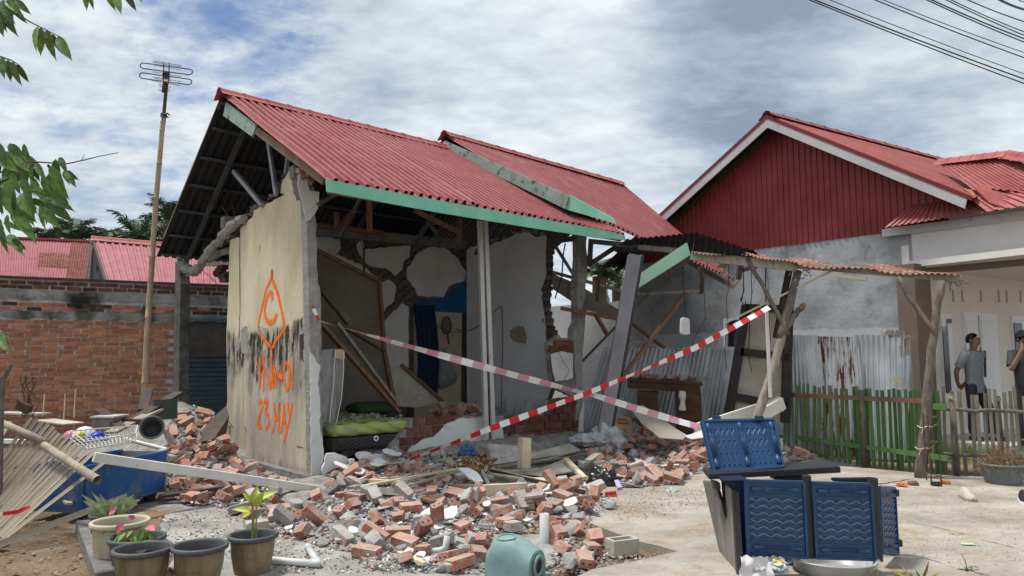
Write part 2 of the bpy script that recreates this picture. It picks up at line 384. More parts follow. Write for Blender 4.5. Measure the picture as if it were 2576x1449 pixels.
def corrq(mb, p00, p10, p01, p11, nw, amp, nv=1, prof='trap', mi=0, under=None, ofs=None, gap=.004):
    """corrugated sheet: u runs across the waves p00->p10, v along them p00->p01"""
    p00, p10, p01, p11 = V(p00), V(p10), V(p01), V(p11)
    nm = (p10 - p00).cross(p01 - p00).normalized()
    if nm.z < 0 or (abs(nm.z) < .2 and nm.y > 0): nm = -nm
    us = []
    for i in range(nw):
        if prof == 'trap': us += [((i + a) / nw, h) for a, h in ((0, 0), (.52, 0), (.62, 1), (.90, 1))]
        else: us += [((i + k / 6) / nw, .5 + .5 * math.sin(2 * math.pi * k / 6)) for k in range(6)]
    us.append((1, us[0][1]))
    def layer(off, mi_, flip):
        q = []
        for j in range(nv + 1):
            v_ = j / nv
            for u, h in us:
                p = (p00 * (1 - u) + p10 * u) * (1 - v_) + (p01 * (1 - u) + p11 * u) * v_ + nm * (h * amp + off)
                if ofs: p = p + ofs(u, v_)
                q.append(p)
        n = len(us); f = []
        for j in range(nv):
            for i in range(n - 1):
                g = (j * n + i, j * n + i + 1, (j + 1) * n + i + 1, (j + 1) * n + i); f.append(g[::-1] if flip else g)
        mb.add(q, f, mi_)
    layer(0, mi, False)
    if under is not None: layer(-gap, under, True)
    return mb


# rubble pieces shared by copies
def brick_mesh(name, l, w, h, m, seed, broken=0, holes=True, rough_=.006):
    r_ = random.Random(seed); mb = MB(); pts = []
    for sx in (-1, 1):
        for sy in (-1, 1):
            for sz in (-1, 1):
                cut = r_.uniform(.0, broken) if sx > 0 else 0
                x, y, z = sx * l / 2 - cut * l, sy * w / 2, sz * h / 2
                e = r_.uniform(.004, .004 + rough_ * 1.6)
                for k in range(3):
                    q = [x, y, z]; q[k] -= (sx, sy, sz)[k] * e * r_.uniform(.6, 1.6); pts.append(V(q))
    mb.hull(pts)
    if holes:
        for sy in (-.22, .22):
            for sgn in (-1, 1):
                if broken and sgn > 0: continue
                cx = sgn * (l / 2 + .0006); mb.add([V((cx, sy * w + .008 * math.cos(a * math.pi / 3) * sgn, .008 * math.sin(a * math.pi / 3))) for a in range(6)], [(0, 1, 2, 3, 4, 5)], 1)
    return mb.mesh(name, [m, HOLE])


def chunk_mesh(name, m, seed, n=15, flat=.6):
    r_ = random.Random(seed); mb = MB(); pts = []
    for i in range(n):
        d = V((r_.gauss(0, 1), r_.gauss(0, 1), r_.gauss(0, 1))).normalized(); pts.append(V((d.x * r_.uniform(.35, .5), d.y * r_.uniform(.3, .5), d.z * flat * r_.uniform(.3, .5))))
    mb.hull(pts); return mb.mesh(name, [m])


def shard_mesh(name, m, seed, t=.05):
    r_ = random.Random(seed); n = r_.randint(6, 9); mb = MB()
    mb.prism([V((math.cos(2 * math.pi * i / n) * r_.uniform(.28, .55), math.sin(2 * math.pi * i / n) * r_.uniform(.25, .45), -t / 2 + r_.uniform(-.02, .02))) for i in range(n)], (0, 0, t))
    return mb.mesh(name, [m])


BRK = [brick_mesh('brick', .195, .098, .062, BRICK, i) for i in range(4)]
BRKB = [brick_mesh('broken_brick', .13, .098, .062, BRICK, 20 + i, .35) for i in range(4)]
BRKM = [brick_mesh('mortared_brick', .19, .10, .068, mat('mortared_brick', (.30, .28, .26), (.42, .40, .375), 9, .95, 0, .6, 40, .2, dirt=((.36, .14, .085), .55, .66, 9)), 40 + i, .1, False, .012) for i in range(3)]
CHK = [chunk_mesh('mortar_chunk', mat('mortar_chunk', (.30, .295, .285), (.46, .455, .44), 8, .95, 0, .6, 40, .25), 60 + i) for i in range(6)]
SHD = [shard_mesh('plaster_shard', mat('plaster_shard', (.62, .63, .62), (.76, .76, .75), 8, .9, 0, .2, 40, .12), 80 + i) for i in range(6)]

# ---------------------------------------------------------------- the ground
def bump_(x, y, c, rx, ry, h, rot=0.0):
    dx, dy = x - c.x, y - c.y; ca, sa = math.cos(rot), math.sin(rot)
    u, v_ = (dx * ca + dy * sa) / rx, (-dx * sa + dy * ca) / ry; return h * math.exp(-(u * u + v_ * v_))


UA = math.atan2(U1.y, U1.x)
HEAPS = [(HW(-.35, 4.0, 0), .8, 1.3, .72, UA), (HW(-.5, 2.6, 0), .55, .9, .28, UA), (HW(2.2, -.35, 0), 2.2, .5, .27, UA), (HW(3.4, 1.1, 0), 1.1, .9, .62, UA), (HW(1.8, 1.2, 0), 1.2, 1.0, .3, UA),
         (HW(5.6, -.4, 0), 1.5, .9, .3, UA), (HW(6.6, .4, 0), 1.2, 1.6, .25, UA), (G(1880, 1160), .9, .7, .16, 0), (HW(1.6, -1.3, 0), 1.5, .5, .10, UA), (HW(3.9, -.9, 0), .8, .5, .16, UA)]


def hg(x, y):
    h = 0.0
    for c, rx, ry, hh, rt in HEAPS: h += bump_(x, y, c, rx, ry, hh, rt)
    return h


def GH(x, y, dz=0.0):
    d = ray(x, y); t = 4.0 / d.y; st = .12 / d.y; tmax = 18 / d.y
    while t < tmax:
        p = CAMP + d * t
        if p.z - dz <= hg(p.x, p.y): break
        t += st
    for _ in range(5):
        st /= 2; p = CAMP + d * t; t += -st if p.z - dz <= hg(p.x, p.y) else st
    return CAMP + d * t


DIRT = mat('dirt_ground', (.085, .06, .038), (.24, .165, .10), 1.3, .97, 0, .8, 30, lo=.3, hi=.7, dirt=((.22, .21, .19), .52, .66, .9))
YARD = mat('concrete_yard', (.24, .215, .18), (.45, .41, .355), 1.1, .9, 0, .3, 45, lo=.32, hi=.66, dirt=((.30, .20, .115), .52, .70, 2.2), st=(1, 1.7, 1))
zmix(YARD, (.20, .175, .14), -2, -1, 7, .55, (1, 1.6, 1), .53, .66)
zmix(YARD, (.58, .54, .47), -2, -1, 26, .7, (1, 1.3, 1), .58, .66)
SLABM = mat('old_slab', (.22, .21, .19), (.38, .365, .335), 2.5, .95, 0, .5, 40, dirt=((.14, .11, .08), .55, .7, 3))
RUBM = mat('fine_rubble', (.17, .155, .14), (.36, .345, .32), 9, .97, 0, 1.0, 55, lo=.35, hi=.65, dirt=((.30, .12, .075), .6, .7, 6))
GRASSM = mat('grass_blade', (.07, .14, .025), (.15, .24, .05), 6, .7, 0, 0, 1, .2)
mb = MB(); S = 220
mb.add([(-S, -40, -.012), (S, -40, -.012), (S, 400, -.012), (-S, 400, -.012)], [(0, 1, 2, 3)])
tag(mb.build('ground', DIRT), kind='structure')
# raised rubble relief: a fine height-field sheet where the debris lies
mb = MB(); x0, x1, y0, y1 = -6.6, 5.2, 4.4, 14.2; nx, ny = 190, 160
def relief(u, v_):
    x = x0 + (x1 - x0) * u; y = y0 + (y1 - y0) * v_; h = hg(x, y)
    e = min(1, h * 14)
    return V((x, y, h - .022 + e * (.05 * mn.noise(V((x * 3, y * 3, 1))) + .035 * mn.noise(V((x * 9, y * 9, 5))) + .012)))
mb.grid(relief, nx, ny); tag(mb.build('rubble_bed', RUBM, smooth=True), 'grey crumbled mortar and brick dust heaped about the house', kind='stuff')
# yard slab on the right with its broken edge
edge = [G(*d6(560, 900)), G(*d6(800, 985)), G(*d6(1010, 1010)), G(*d6(1150, 1065)), G(*d6(1380, 1165)), G(*d6(1520, 1208)), G(*d6(1700, 1255)), G(*d6(1850, 1296))]
e2 = [G(*d6(1840, 1300)), G(*d6(1500, 1380)), G(*d6(1160, 1449)), G(*d6(900, 1560))]
poly = [V((p.x + rnd.uniform(-.012, .012), p.y + rnd.uniform(-.02, .02), 0)) for p in edge] + [V((p.x, p.y, 0)) for p in e2] + [V((1.2, 1.0, 0)), V((9.5, 1.0, 0)), V((9.5, 8.3, 0)), V((5.2, 8.45, 0)), V((4.3, 9.2, 0)), V((3.2, 10.0, 0)), V((1.6, 10.6, 0))]
# the slab is cracked: the two cracks on the right cut it into pieces
mb = MB(); mb.prism([p + Z * -.05 for p in poly], (0, 0, .095))
yard = tag(mb.build('concrete_yard', [YARD]), kind='structure')
mb = MB()
def crack(pts, w):
    q = [V((p.x, p.y, .0495)) for p in pts]; out = []
    for i in range(len(q) - 1):
        n = max(2, int((q[i + 1] - q[i]).length / .06))
        for k in range(n): out.append(q[i].lerp(q[i + 1], k / n) + V((rnd.uniform(-.012, .012), rnd.uniform(-.018, .018), 0)))
    out.append(q[-1])
    for i in range(len(out) - 1):
        ww = [w * rnd.uniform(.5, 1.3) * min(1, 4 * t, 4 * (1 - t) + .1) for t in (i / len(out), (i + 1) / len(out))]
        a, b = out[i], out[i + 1]; mb.add([a - V((0, ww[0], 0)), b - V((0, ww[1], 0)), b + V((0, ww[1], 0)), a + V((0, ww[0], 0))], [(0, 1, 2, 3)])
crack([G(*d5(120, 960), .05), G(*d5(330, 1018), .05), G(*d5(580, 1072), .05), G(*d5(760, 1125), .05), G(*d5(1100, 1215), .05), G(*d5(1400, 1300), .05)], .011)
crack([G(*d5(200, 1262), .05), G(*d5(400, 1308), .05), G(*d5(640, 1385), .05), G(*d5(900, 1440), .05)], .009)
crack([G(*d5(-520, 640), .05), G(*d5(-10, 690), .05), G(*d5(160, 670), .05), G(*d5(280, 645), .05)], .012)
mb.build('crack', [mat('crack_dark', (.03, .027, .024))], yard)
# thin old slab in front of the yellow wall
sp_ = [G(*c3(1240, 1000)), G(*c3(1330, 960)), G(*c3(1640, 925)), G(*c3(1900, 960)), G(850, 1290), G(1000, 1330), G(1200, 1345), G(1420, 1350), G(1400, 1420), G(1250, 1475), G(980, 1475), G(700, 1480), G(440, 1480), G(430, 1380), G(405, 1330)]
mb = MB(); mb.prism([V((p.x, p.y, -.03)) for p in jag(sp_, .03, .15)], (0, 0, .04)); tag(mb.build('old_slab', [SLABM]), kind='structure')
# dark kerb behind the pots
mb = MB(); mb.beam(G(218, 1335) + Z * .04, G(275, 1470) + Z * .04, .16, .10); bevel(mb.solo('kerb_stone', [CONCD], 'dark damp kerb block beside the flower pots', 'kerb'), .01)

# ================================================================ the damaged house
house = thing('damaged_house', 'collapsed house with pink corrugated roof, green fascia and spray-painted yellow gable wall', 'house', C0)


def polyA(px, a): return [onA(x, y, a) for x, y in px]
def polyB(px, b): return [onB(x, y, b) for x, y in px]
def ab(p): return ((p - C0).dot(U1), (p - C0).dot(U2), p.z)


def inside(x, y, poly):
    c = False; j = len(poly) - 1
    for i in range(len(poly)):
        xi, yi = poly[i]; xj, yj = poly[j]
        if (yi > y) != (yj > y) and x < (xj - xi) * (y - yi) / (yj - yi) + xi: c = not c
        j = i
    return c


# --- yellow gable wall
wl = [(563, 1152), (572, 1000), (569, 850), (576, 700), c4(160, 1300), c4(166, 1212), c4(215, 1188), c4(238, 1193), c4(236, 1300), (602, 700), (603, 775), (601, 850), (605, 776), (605, 700), c4(244, 1300), c4(243, 1115), c4(335, 1035), c4(345, 985), c4(455, 930), c4(580, 862), c4(545, 852), c4(560, 765), c4(595, 715), c4(622, 660), c4(640, 642), c4(672, 668), c4(664, 740), c4(672, 812), c4(700, 905), c4(735, 1070), c4(741, 1260), (774, 690), (779, 800), (774, 812), (783, 812), (783, 1000), (787, 1216)]
wp = polyA(wl, 0)
mb = MB(); mb.prism(jag(wp, .008, .07, skip=(7, 8, 9, 10, 11, 12, 13, 14, len(wp) - 1)), U1 * .13, 0, 1)
gw = mb.build('gable_wall', [WALLY, CONC], house, label='stained yellow plastered wall sprayed with orange marks')
mb = MB()     # scars where the skim coat has come off
for pg in ([c5(*q) for q in ((300, 1080), (345, 1050), (362, 1120), (352, 1250), (385, 1270), (350, 1360), (290, 1330), (280, 1200))], [c5(*q) for q in ((215, 1235), (265, 1205), (270, 1290), (230, 1330))], [c5(*q) for q in ((455, 1065), (490, 1060), (495, 1120), (465, 1160))], [c5(*q) for q in ((505, 1075), (545, 1080), (548, 1180), (525, 1150))], [c5(*q) for q in ((960, 1005), (985, 1015), (975, 1110), (890, 1155), (915, 1080))]):
    mb = MB(); mb.prism(jag(polyA(pg, -.0035), .004, .03), U1 * .003); mb.build('bare_patch', [CONC], gw)
mb = MB()
for pts in ([c5(480, 215), c5(478, 290)], [c5(270, 960), c5(268, 1190)], [c6(425, 700), c6(420, 820)], [c6(130, 760), c6(180, 830)], [c6(790, 400), c6(790, 470)], [c6(280, 820), c6(300, 860)], [c6(755, 998), c6(810, 1010)]):
    a_, b_ = [onA(*q, -.002) for q in pts]; mb.beam(a_, b_, .008, .003, U1)
tag(mb.build('hairline_cracks', [MATS['crack_dark']], gw), kind='stuff')

# --- spray-painted marks
def stroke(mb_, pts, w, r_=random.Random(4)):
    q = [onA(*p, -.0032) for p in pts]; out = []
    for i in range(len(q) - 1):
        n = max(2, int((q[i + 1] - q[i]).length / .025))
        for k in range(n): out.append(q[i].lerp(q[i + 1], k / n))
    out.append(q[-1]); Lr = []
    for i, p in enumerate(out):
        d = (out[min(i + 1, len(out) - 1)] - out[max(0, i - 1)]).normalized(); s_ = d.cross(U1).normalized(); ww = w / 2 * r_.uniform(.75, 1.15)
        if i in (0, len(out) - 1): ww *= .5
        Lr.append((p - s_ * ww, p + s_ * ww))
    for i in range(len(Lr) - 1): mb_.add([Lr[i][0], Lr[i + 1][0], Lr[i + 1][1], Lr[i][1]], [(0, 1, 2, 3)])
def curve(pts, n=6):
    o = []
    for i in range(len(pts) - 1):
        p0 = pts[max(0, i - 1)]; p1 = pts[i]; p2 = pts[i + 1]; p3 = pts[min(len(pts) - 1, i + 2)]
        for k in range(n):
            t = k / n; o.append(tuple(.5 * (2 * p1[j] + (p2[j] - p0[j]) * t + (2 * p0[j] - 5 * p1[j] + 4 * p2[j] - p3[j]) * t * t + (3 * p1[j] - p0[j] - 3 * p2[j] + p3[j]) * t ** 3) for j in (0, 1)))
    o.append(pts[-1]); return o
WK = 1.7
MIST = mat('spray_mist', (.95, .2, .03), rough=.8); _t = MIST.node_tree; _n = _t.nodes.new('ShaderNodeTexNoise'); _n.inputs['Scale'].default_value = 38; _n.inputs['Detail'].default_value = 4; _m = _t.nodes.new('ShaderNodeMapRange'); _m.inputs[1].default_value = .42; _m.inputs[2].default_value = .7; _m.inputs[4].default_value = .75; _t.links.new(_n.outputs['Fac'], _m.inputs[0]); _t.links.new(_m.outputs[0], _t.nodes['Principled BSDF'].inputs['Alpha'])
def mark(name, items):
    q = MB()
    for pts, w in items: stroke(q, pts, w * WK)
    n0 = len(q.f)
    for pts, w in items: stroke(q, pts, w * WK * 1.75)
    q.m = [0] * n0 + [1] * (len(q.f) - n0)
    k0 = q.f[n0][0]
    for i_ in range(k0, len(q.v)): q.v[i_] = q.v[i_] + U1 * .0012
    q.build(name, [ORANGE, MIST], gw, label='orange spray-painted ' + name.replace('spray_', ''))
S6 = lambda *p: curve([c6(*q) for q in p])
mark('spray_triangle', [(curve([c5(605, 465), c5(600, 560), c5(545, 680), c5(505, 850), c5(470, 1000), c5(462, 1075)]), .028), (curve([c5(605, 465), c5(612, 580), c5(665, 720), c5(705, 900), c5(735, 1060), c5(735, 1110)]), .03), ([c5(605, 470), c5(603, 570)], .04), (curve([c5(462, 1060), c5(490, 1120), c5(540, 1210), c5(590, 1270)]), .026), (curve([c5(735, 1080), c5(690, 1150), c5(640, 1215), c5(610, 1290)]), .026), ([c5(600, 1270), c5(605, 1400), c6(530, 190)], .022)])
mark('spray_letter_c', [(curve([c5(612, 785), c5(600, 715), c5(560, 745), c5(532, 880), c5(545, 980), c5(590, 1020), c5(635, 985), c5(655, 925)]), .034)])
mark('spray_letter_i', [(S6((418, 185), (420, 475)), .024)])
mark('spray_letter_n', [(S6((450, 165), (455, 300), (450, 505)), .024), (S6((452, 290), (490, 360), (515, 495)), .024), (S6((520, 200), (530, 320), (518, 490)), .024)])
mark('spray_letter_a', [(S6((552, 260), (540, 390), (538, 470)), .022), (S6((552, 260), (572, 470)), .024), (S6((540, 390), (570, 380)), .018)])
mark('spray_dash', [(S6((580, 345), (628, 375)), .042)])
mark('spray_digit_0', [(S6((660, 235), (640, 300), (645, 430), (665, 490), (688, 430), (688, 300), (660, 235)), .022)])
mark('spray_digit_1', [(S6((715, 200), (710, 490)), .022)])
mark('spray_digit_2', [(S6((405, 605), (435, 590), (442, 650), (410, 730), (395, 800), (440, 830)), .026)])
mark('spray_digit_3', [(S6((455, 595), (490, 600), (470, 680), (495, 720), (500, 800), (470, 840)), .026)])
mark('spray_letter_m', [(S6((548, 600), (560, 760), (530, 880)), .022), (S6((550, 640), (575, 760), (600, 600)), .022), (S6((598, 600), (590, 740), (600, 885)), .024)])
mark('spray_letter_a', [(S6((640, 610), (615, 880)), .02), (S6((640, 610), (655, 840)), .022), (S6((620, 790), (655, 780)), .018)])
mark('spray_letter_y', [(S6((670, 600), (690, 720)), .024), (S6((715, 600), (690, 740), (660, 880), (632, 970)), .022)])

# --- corner column and torn plaster on the front side
mb = MB(); mb.prism(jag(polyB([(769, 470), (790, 470), (795, 560), (797, 640), (799, 700), (807, 740), (803, 880), (808, 1000), (812, 1100), (820, 1206), (787, 1216), (776, 700)], -.012), .012, .07, skip=(10, 11, 9)), U2 * .15 + U1 * .0)
mb.build('corner_column', [CONC], house)
mb = MB(); mb.prism(jag(polyB([c6(*q) for q in ((874, 140), (905, 180), (930, 240), (965, 265), (942, 440), (965, 600), (960, 800), (985, 960), (1000, 1090), (975, 1200), (990, 1290), (882, 1275))], -.02), .008, .05), -U2 * .014); mb.build('plaster', [PLAST], house)
mb = MB(); mb.prism(jag(polyB([c4(*q) for q in ((672, 790), (690, 700), (740, 745), (760, 830), (835, 842), (826, 955), (800, 1010), (770, 1050), (735, 1062), (704, 910))], -.03), .01, .05), -U2 * .02 - Z * .01); mb.build('plaster', [PLAST], house)
mb = MB(); mb.prism(jag(polyB([c4(*q) for q in ((640, 645), (690, 640), (745, 700), (790, 760), (800, 830), (770, 900), (700, 900), (670, 780))], .03), .015, .05), U2 * .12); mb.build('broken_column_head', [CONCD], house)
for i, q in enumerate([(700, 690), (730, 720), (715, 745), (755, 770)]):
    inst(BRKB[i], 'brick', Matrix.Translation(onB(*c4(*q), .0)) @ rotm(.2 * i, .3, A1 * -.8 + i).to_4x4(), house)
# crumbled tops
def crumbs(mb_, pts, n, s0, s1, spread=.04, r_=random.Random(8)):
    for i in range(n):
        t = r_.random() * (len(pts) - 1); k = int(t); p = V(pts[k]).lerp(V(pts[k + 1]), t - k) + V((r_.gauss(0, spread), r_.gauss(0, spread), r_.gauss(0, spread))); s_ = r_.uniform(s0, s1)
        mb_.hull([p + V((r_.uniform(-1, 1), r_.uniform(-1, 1), r_.uniform(-.7, .7))) * s_ for _ in range(9)])
mb = MB(); crumbs(mb, [onA(*c4(*q), .06) for q in ((170, 1200), (215, 1170), (250, 1100), (340, 1010), (350, 975), (450, 925), (585, 855))], 60, .03, .075, .025); crumbs(mb, [onA(*c4(*q), .06) for q in ((545, 845), (565, 760), (640, 640), (690, 650))], 22, .03, .06, .02)
tag(mb.build('crumbled_edge', [CONCD], house), kind='stuff')
MATS['rusty_bar'] = mat('rusty_bar', (.07, .045, .035), (.13, .075, .05), 20, .8)
for p0, p1 in (((200, 1110), (110, 960)), ((215, 1060), (178, 935)), ((290, 1010), (293, 955)), ((235, 1270), (200, 1100)), ((655, 740), (668, 780)), ((770, 760), (772, 700)), ((790, 830), (785, 740))): mb = MB(); mb.tube([onA(*c4(*p0), .05), onA(*c4(*p1), -.02)], .006, 5); mb.build('reinforcing_bar', [MATS['rusty_bar']], house)
# fallen ring beam hanging in a loop towards the far post
lp = [onA(*c2(*q), -.06) for q in ((1335, 475), (1360, 520), (1400, 575), (1440, 600), (1490, 585), (1540, 510), (1590, 440), (1650, 380), (1720, 290), (1790, 230), (1850, 190))]
mb = MB(); lr = []
for i in range(len(lp) - 1):
    for k in range(4): lr.append(lp[i].lerp(lp[i + 1], k / 4) + V([rnd.gauss(0, .012) for _ in range(3)]))
mb.tube(lr, [rnd.uniform(.05, .09) for _ in lr], 7); crumbs(mb, lp[1:6], 20, .03, .06, .03)
mb.tube([onA(*c2(*q), .1) for q in ((1575, 515), (1640, 470), (1730, 440))], .05, 6)
mb.build('hanging_ring_beam', [CONC], house)
mb = MB(); mb.prism(jag(polyA([c2(*q) for q in ((1322, 490), (1352, 490), (1362, 690), (1358, 900), (1352, 1200), (1352, 1600), (1300, 1600), (1312, 1250), (1318, 900))], .0), .008, .1), U1 * .16); mb.build('far_post', [mat('sooty_post', (.06, .058, .055), (.15, .145, .135), 7, .95, 0, .5, 30)], house)
mb = MB(); mb.beam(onA(*c2(1640, 620), .3), onA(*c2(1730, 625), .3), .1, .1); [mb.box(onA(*c2(x, y), .25), (.1, .2, .07), rotm(0, 0, A1)) for x, y in ((1665, 590), (1650, 610), (1690, 640), (1700, 665), (1680, 570))]; mb.build('broken_wall_end', [WOODD], house)
mb = MB(); mb.beam(onA(*c2(1430, 445), .5), onA(*c2(1730, 370), .5), .05, .08); mb.build('steel_purlin', [STEEL], house)
mb = MB(); mb.prism(polyA([c2(*q) for q in ((1500, 560), (1560, 520), (1730, 510), (1730, 565))], 1.6), U1 * .02); mb.build('ceiling_strip', [PLYB], house)

# --- front wall remains (plane b = 0)
lw = polyB([c7(*q) for q in ((1320, 372), (1390, 290), (1500, 215), (1600, 190), (1700, 80), (1830, 22), (2060, 12), (2180, 60), (2235, 140), (2250, 290), (2200, 360))], -.012)
mb = MB(); mb.prism(jag(lw, .012, .07), -U2 * .014); mb.build('plaster', [PLAST], house, label='torn white plaster on the low front wall')
core = polyB([c7(*q) for q in ((1215, 380), (1225, 270), (1380, 100), (1400, 20), (1640, 25), (1840, 0), (2240, 0), (2240, 400))], .0)
mb = MB(); mb.prism(core, U2 * .11); fw = mb.build('low_front_wall', [MORTAR], house)
BW = [brick_mesh('wall_brick', .185, .07, .105, BRICKD, 100 + i, 0, False, .008) for i in range(3)]
FR = frame(U1, U2, Z)
def brickfill(poly_px, plane_b, parent, meshes, bl, bh, skip_polys=(), zmin=0, jit=.006):
    pl = [(ab(onB(*q, plane_b))[0], ab(onB(*q, plane_b))[2]) for q in poly_px]; sk = [[(ab(onB(*q, plane_b))[0], ab(onB(*q, plane_b))[2]) for q in s_] for s_ in skip_polys]
    a0 = min(p[0] for p in pl); a1 = max(p[0] for p in pl); z0 = min(p[1] for p in pl); z1 = max(p[1] for p in pl); k = 0; n = 0
    z = z0
    while z < z1:
        a = a0 - (bl / 2 if k % 2 else 0)
        while a < a1 + bl:
            if inside(a, z, pl) and not any(all(inside(a + dx, z + dz, s_) for dx in (-.45 * bl, .45 * bl) for dz in (-.4 * bh, .4 * bh)) for s_ in sk):
                inst(meshes[n % len(meshes)], 'brick', Matrix.Translation(HW(a + rnd.uniform(-jit, jit), plane_b + rnd.uniform(-.008, .006), z)) @ (FR @ rotm(rnd.uniform(-.02, .02), rnd.uniform(-.02, .02), rnd.uniform(-.03, .03))).to_4x4(), parent); n += 1
            a += bl
        z += bh; k += 1
    return n
brickfill([c7(*q) for q in ((1215, 400), (1225, 270), (1380, 90), (1400, 30), (1650, 30), (1840, 0), (1840, 60), (1700, 130), (1330, 400))], .02, fw, BW, .205, .118)
rp = [d6(*q) for q in ((415, 395), (400, 210), (470, 150), (690, 145), (750, 60), (760, 0), (1010, -30), (1015, 380))]
mb = MB(); mb.prism(polyB(rp, .03), U2 * .1); rw = mb.build('front_brick_wall', [MORTAR], house)
brickfill(rp, .03, rw, BW, .205, .118)
for pg in ([d1(*q) for q in ((318, 945), (390, 920), (475, 940), (478, 1110), (440, 1130), (350, 1140), (330, 1060))],):
    mb = MB(); mb.prism(jag(polyB(pg, .0), .008, .05), -U2 * .012); mb.build('plaster', [PLAST], house)
mb = MB(); mb.prism(jag(polyB([d1(*q) for q in ((310, 945), (300, 860), (380, 800), (400, 830), (500, 825), (500, 950), (480, 1250), (340, 1180))], .06), .01, .06), U2 * .09); rs = mb.build('broken_sill_wall', [MORTAR], house)
brickfill([d1(*q) for q in ((315, 940), (305, 870), (380, 805), (400, 835), (495, 830), (495, 945))], .05, rs, BW, .2, .085)
mb = MB(); mb.tube([onB(*d1(*q), -.014) for q in ((380, 935), (410, 1000), (455, 1060), (420, 1120))], .004, 4); mb.build('crack', [MATS['crack_dark']], rs)
mb = MB(); mb.prism(jag(polyB([d1(*q) for q in ((515, 60), (575, 60), (580, 200), (590, 300), (572, 450), (578, 560), (565, 760), (550, 1000), (545, 1300), (552, 1470), (500, 1470), (500, 1100), (490, 880), (488, 760), (515, 700), (505, 480), (525, 250))], .0), .014, .08), U2 * .14); mb.build('front_post', [CONC], house, label='splintered concrete post at the front corner')
mb = MB(); mb.prism(jag(polyB([d6(*q) for q in ((1040, 120), (1070, 20), (1068, 280), (1020, 310))], -.03), .008, .05), -U2 * .012); mb.build('plaster', [PLAST], house)
# white slabs of plaster slumped at the foot of the opening
for i, pg in enumerate((((598, 500), (640, 342), (745, 345), (838, 388), (828, 440), (700, 480), (612, 545)), ((935, 400), (1052, 358), (1200, 350), (1335, 382), (1330, 432), (1180, 462), (1052, 472), (960, 482)), ((905, 345), (975, 325), (1050, 340), (1010, 380), (935, 395)), ((840, 400), (890, 390), (905, 430), (850, 440)))):
    mb = MB(); ps = [onB(*c7(*q), -.28 - .05 * i) for q in pg]; mb.prism(jag(ps, .012, .06), U2 * .02 + Z * .004); mb.build('plaster', [PLAST], house, label='white plaster slab slumped at the foot of the opening')

# --- back wall of the open room (plane b = 3)
opening = [c8(*q) for q in ((1058, 410), (1000, 430), (905, 505), (890, 535), (700, 530), (655, 572), (648, 605), (650, 1400), (1058, 1400))]
bw = polyB([c8(-330, 1450), c8(-330, 20), c8(0, 55), c8(1065, 130), c8(1064, 410)] + opening[1:8], 3.0)
mb = MB(); mb.prism(bw, U2 * .1); backw = mb.build('room_back_wall', [CONCD], house)
plp = [[(-330, 60), (0, 95), (140, 112), (146, 180), (108, 222), (180, 245), (300, 300), (420, 400), (432, 420), (436, 640), (300, 640), (-330, 640)],
       [(262, 118), (300, 105), (318, 185), (650, 152), (646, 240), (603, 272), (592, 332), (545, 376), (470, 322), (382, 312), (330, 285), (270, 190)],
       [(700, 215), (780, 170), (900, 170), (985, 240), (1058, 360), (1045, 410), (985, 428), (930, 450), (905, 500), (890, 530), (700, 518), (690, 470), (625, 400), (625, 330), (660, 280)],
       [(437, 422), (500, 405), (546, 450), (530, 560), (440, 645)], [(470, 700), (592, 573), (640, 600), (640, 1040), (450, 1040), (450, 720)], [(-330, 640), (436, 640), (450, 1400), (-330, 1400)]]
plp = [[c8(*q) for q in p] for p in plp]
for p in plp:
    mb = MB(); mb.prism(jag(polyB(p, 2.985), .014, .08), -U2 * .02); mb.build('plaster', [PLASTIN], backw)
BI = [brick_mesh('inner_brick', .2, .06, .068, mat('dusty_inner_brick', (.085, .055, .045), (.14, .095, .08), 9, .95, 0, .5, 50, .25, dirt=((.2, .19, .175), .5, .68, 8)), 120 + i, 0, False, .008) for i in range(3)]
brickfill([c8(*q) for q in ((130, 110), (1060, 140), (1060, 420), (640, 600), (440, 700), (430, 400), (100, 215))], 3.012, backw, BI, .212, .078, plp)
mb = MB(); mb.beam(HW(-.1, 2.97, ab(onB(*c8(0, 75), 2.95))[2]), HW(4.5, 2.97, ab(onB(*c8(1060, 155), 2.95))[2]), .16, .17); mb.build('ring_beam', [CONCD], backw)
# small room behind the opening
BLUEW = mat('blue_wall_paint', (.015, .11, .26), (.025, .15, .33), 3, .9); CREAM = mat('cream_wall_paint', (.52, .44, .32), (.62, .53, .40), 2, .9)
zc = ab(onB(*c8(930, 640), 4.0))[2]
mb = MB(); mb.box(HW(4.6, 4.06, zc / 2), (4.2, .1, zc), FR); mb.box(HW(4.6, 4.06, zc + .65), (4.2, .098, 1.3), FR, 1); brw = mb.build('rear_room_wall', [CREAM, BLUEW], house)
mb = MB(); mb.tube([onB(*c8(*q), 3.99) for q in ((820, 725), (880, 760), (940, 780), (1000, 788), (1030, 782))], .006, 5); mb.tube([onB(*c8(*q), 3.99) for q in ((860, 650), (830, 700), (845, 800))], .003, 4); mb.build('crack', [MATS['crack_dark']], brw)
parts('door_jamb', [WOODD], house, [lambda q: q.beam(onB(*c8(1048, 640), 3.12), onB(*c8(1042, 1400), 3.12), .05, .1), lambda q: q.beam(onB(*c8(652, 600), 2.99), onB(*c8(655, 1400), 2.99), .05, .12)])
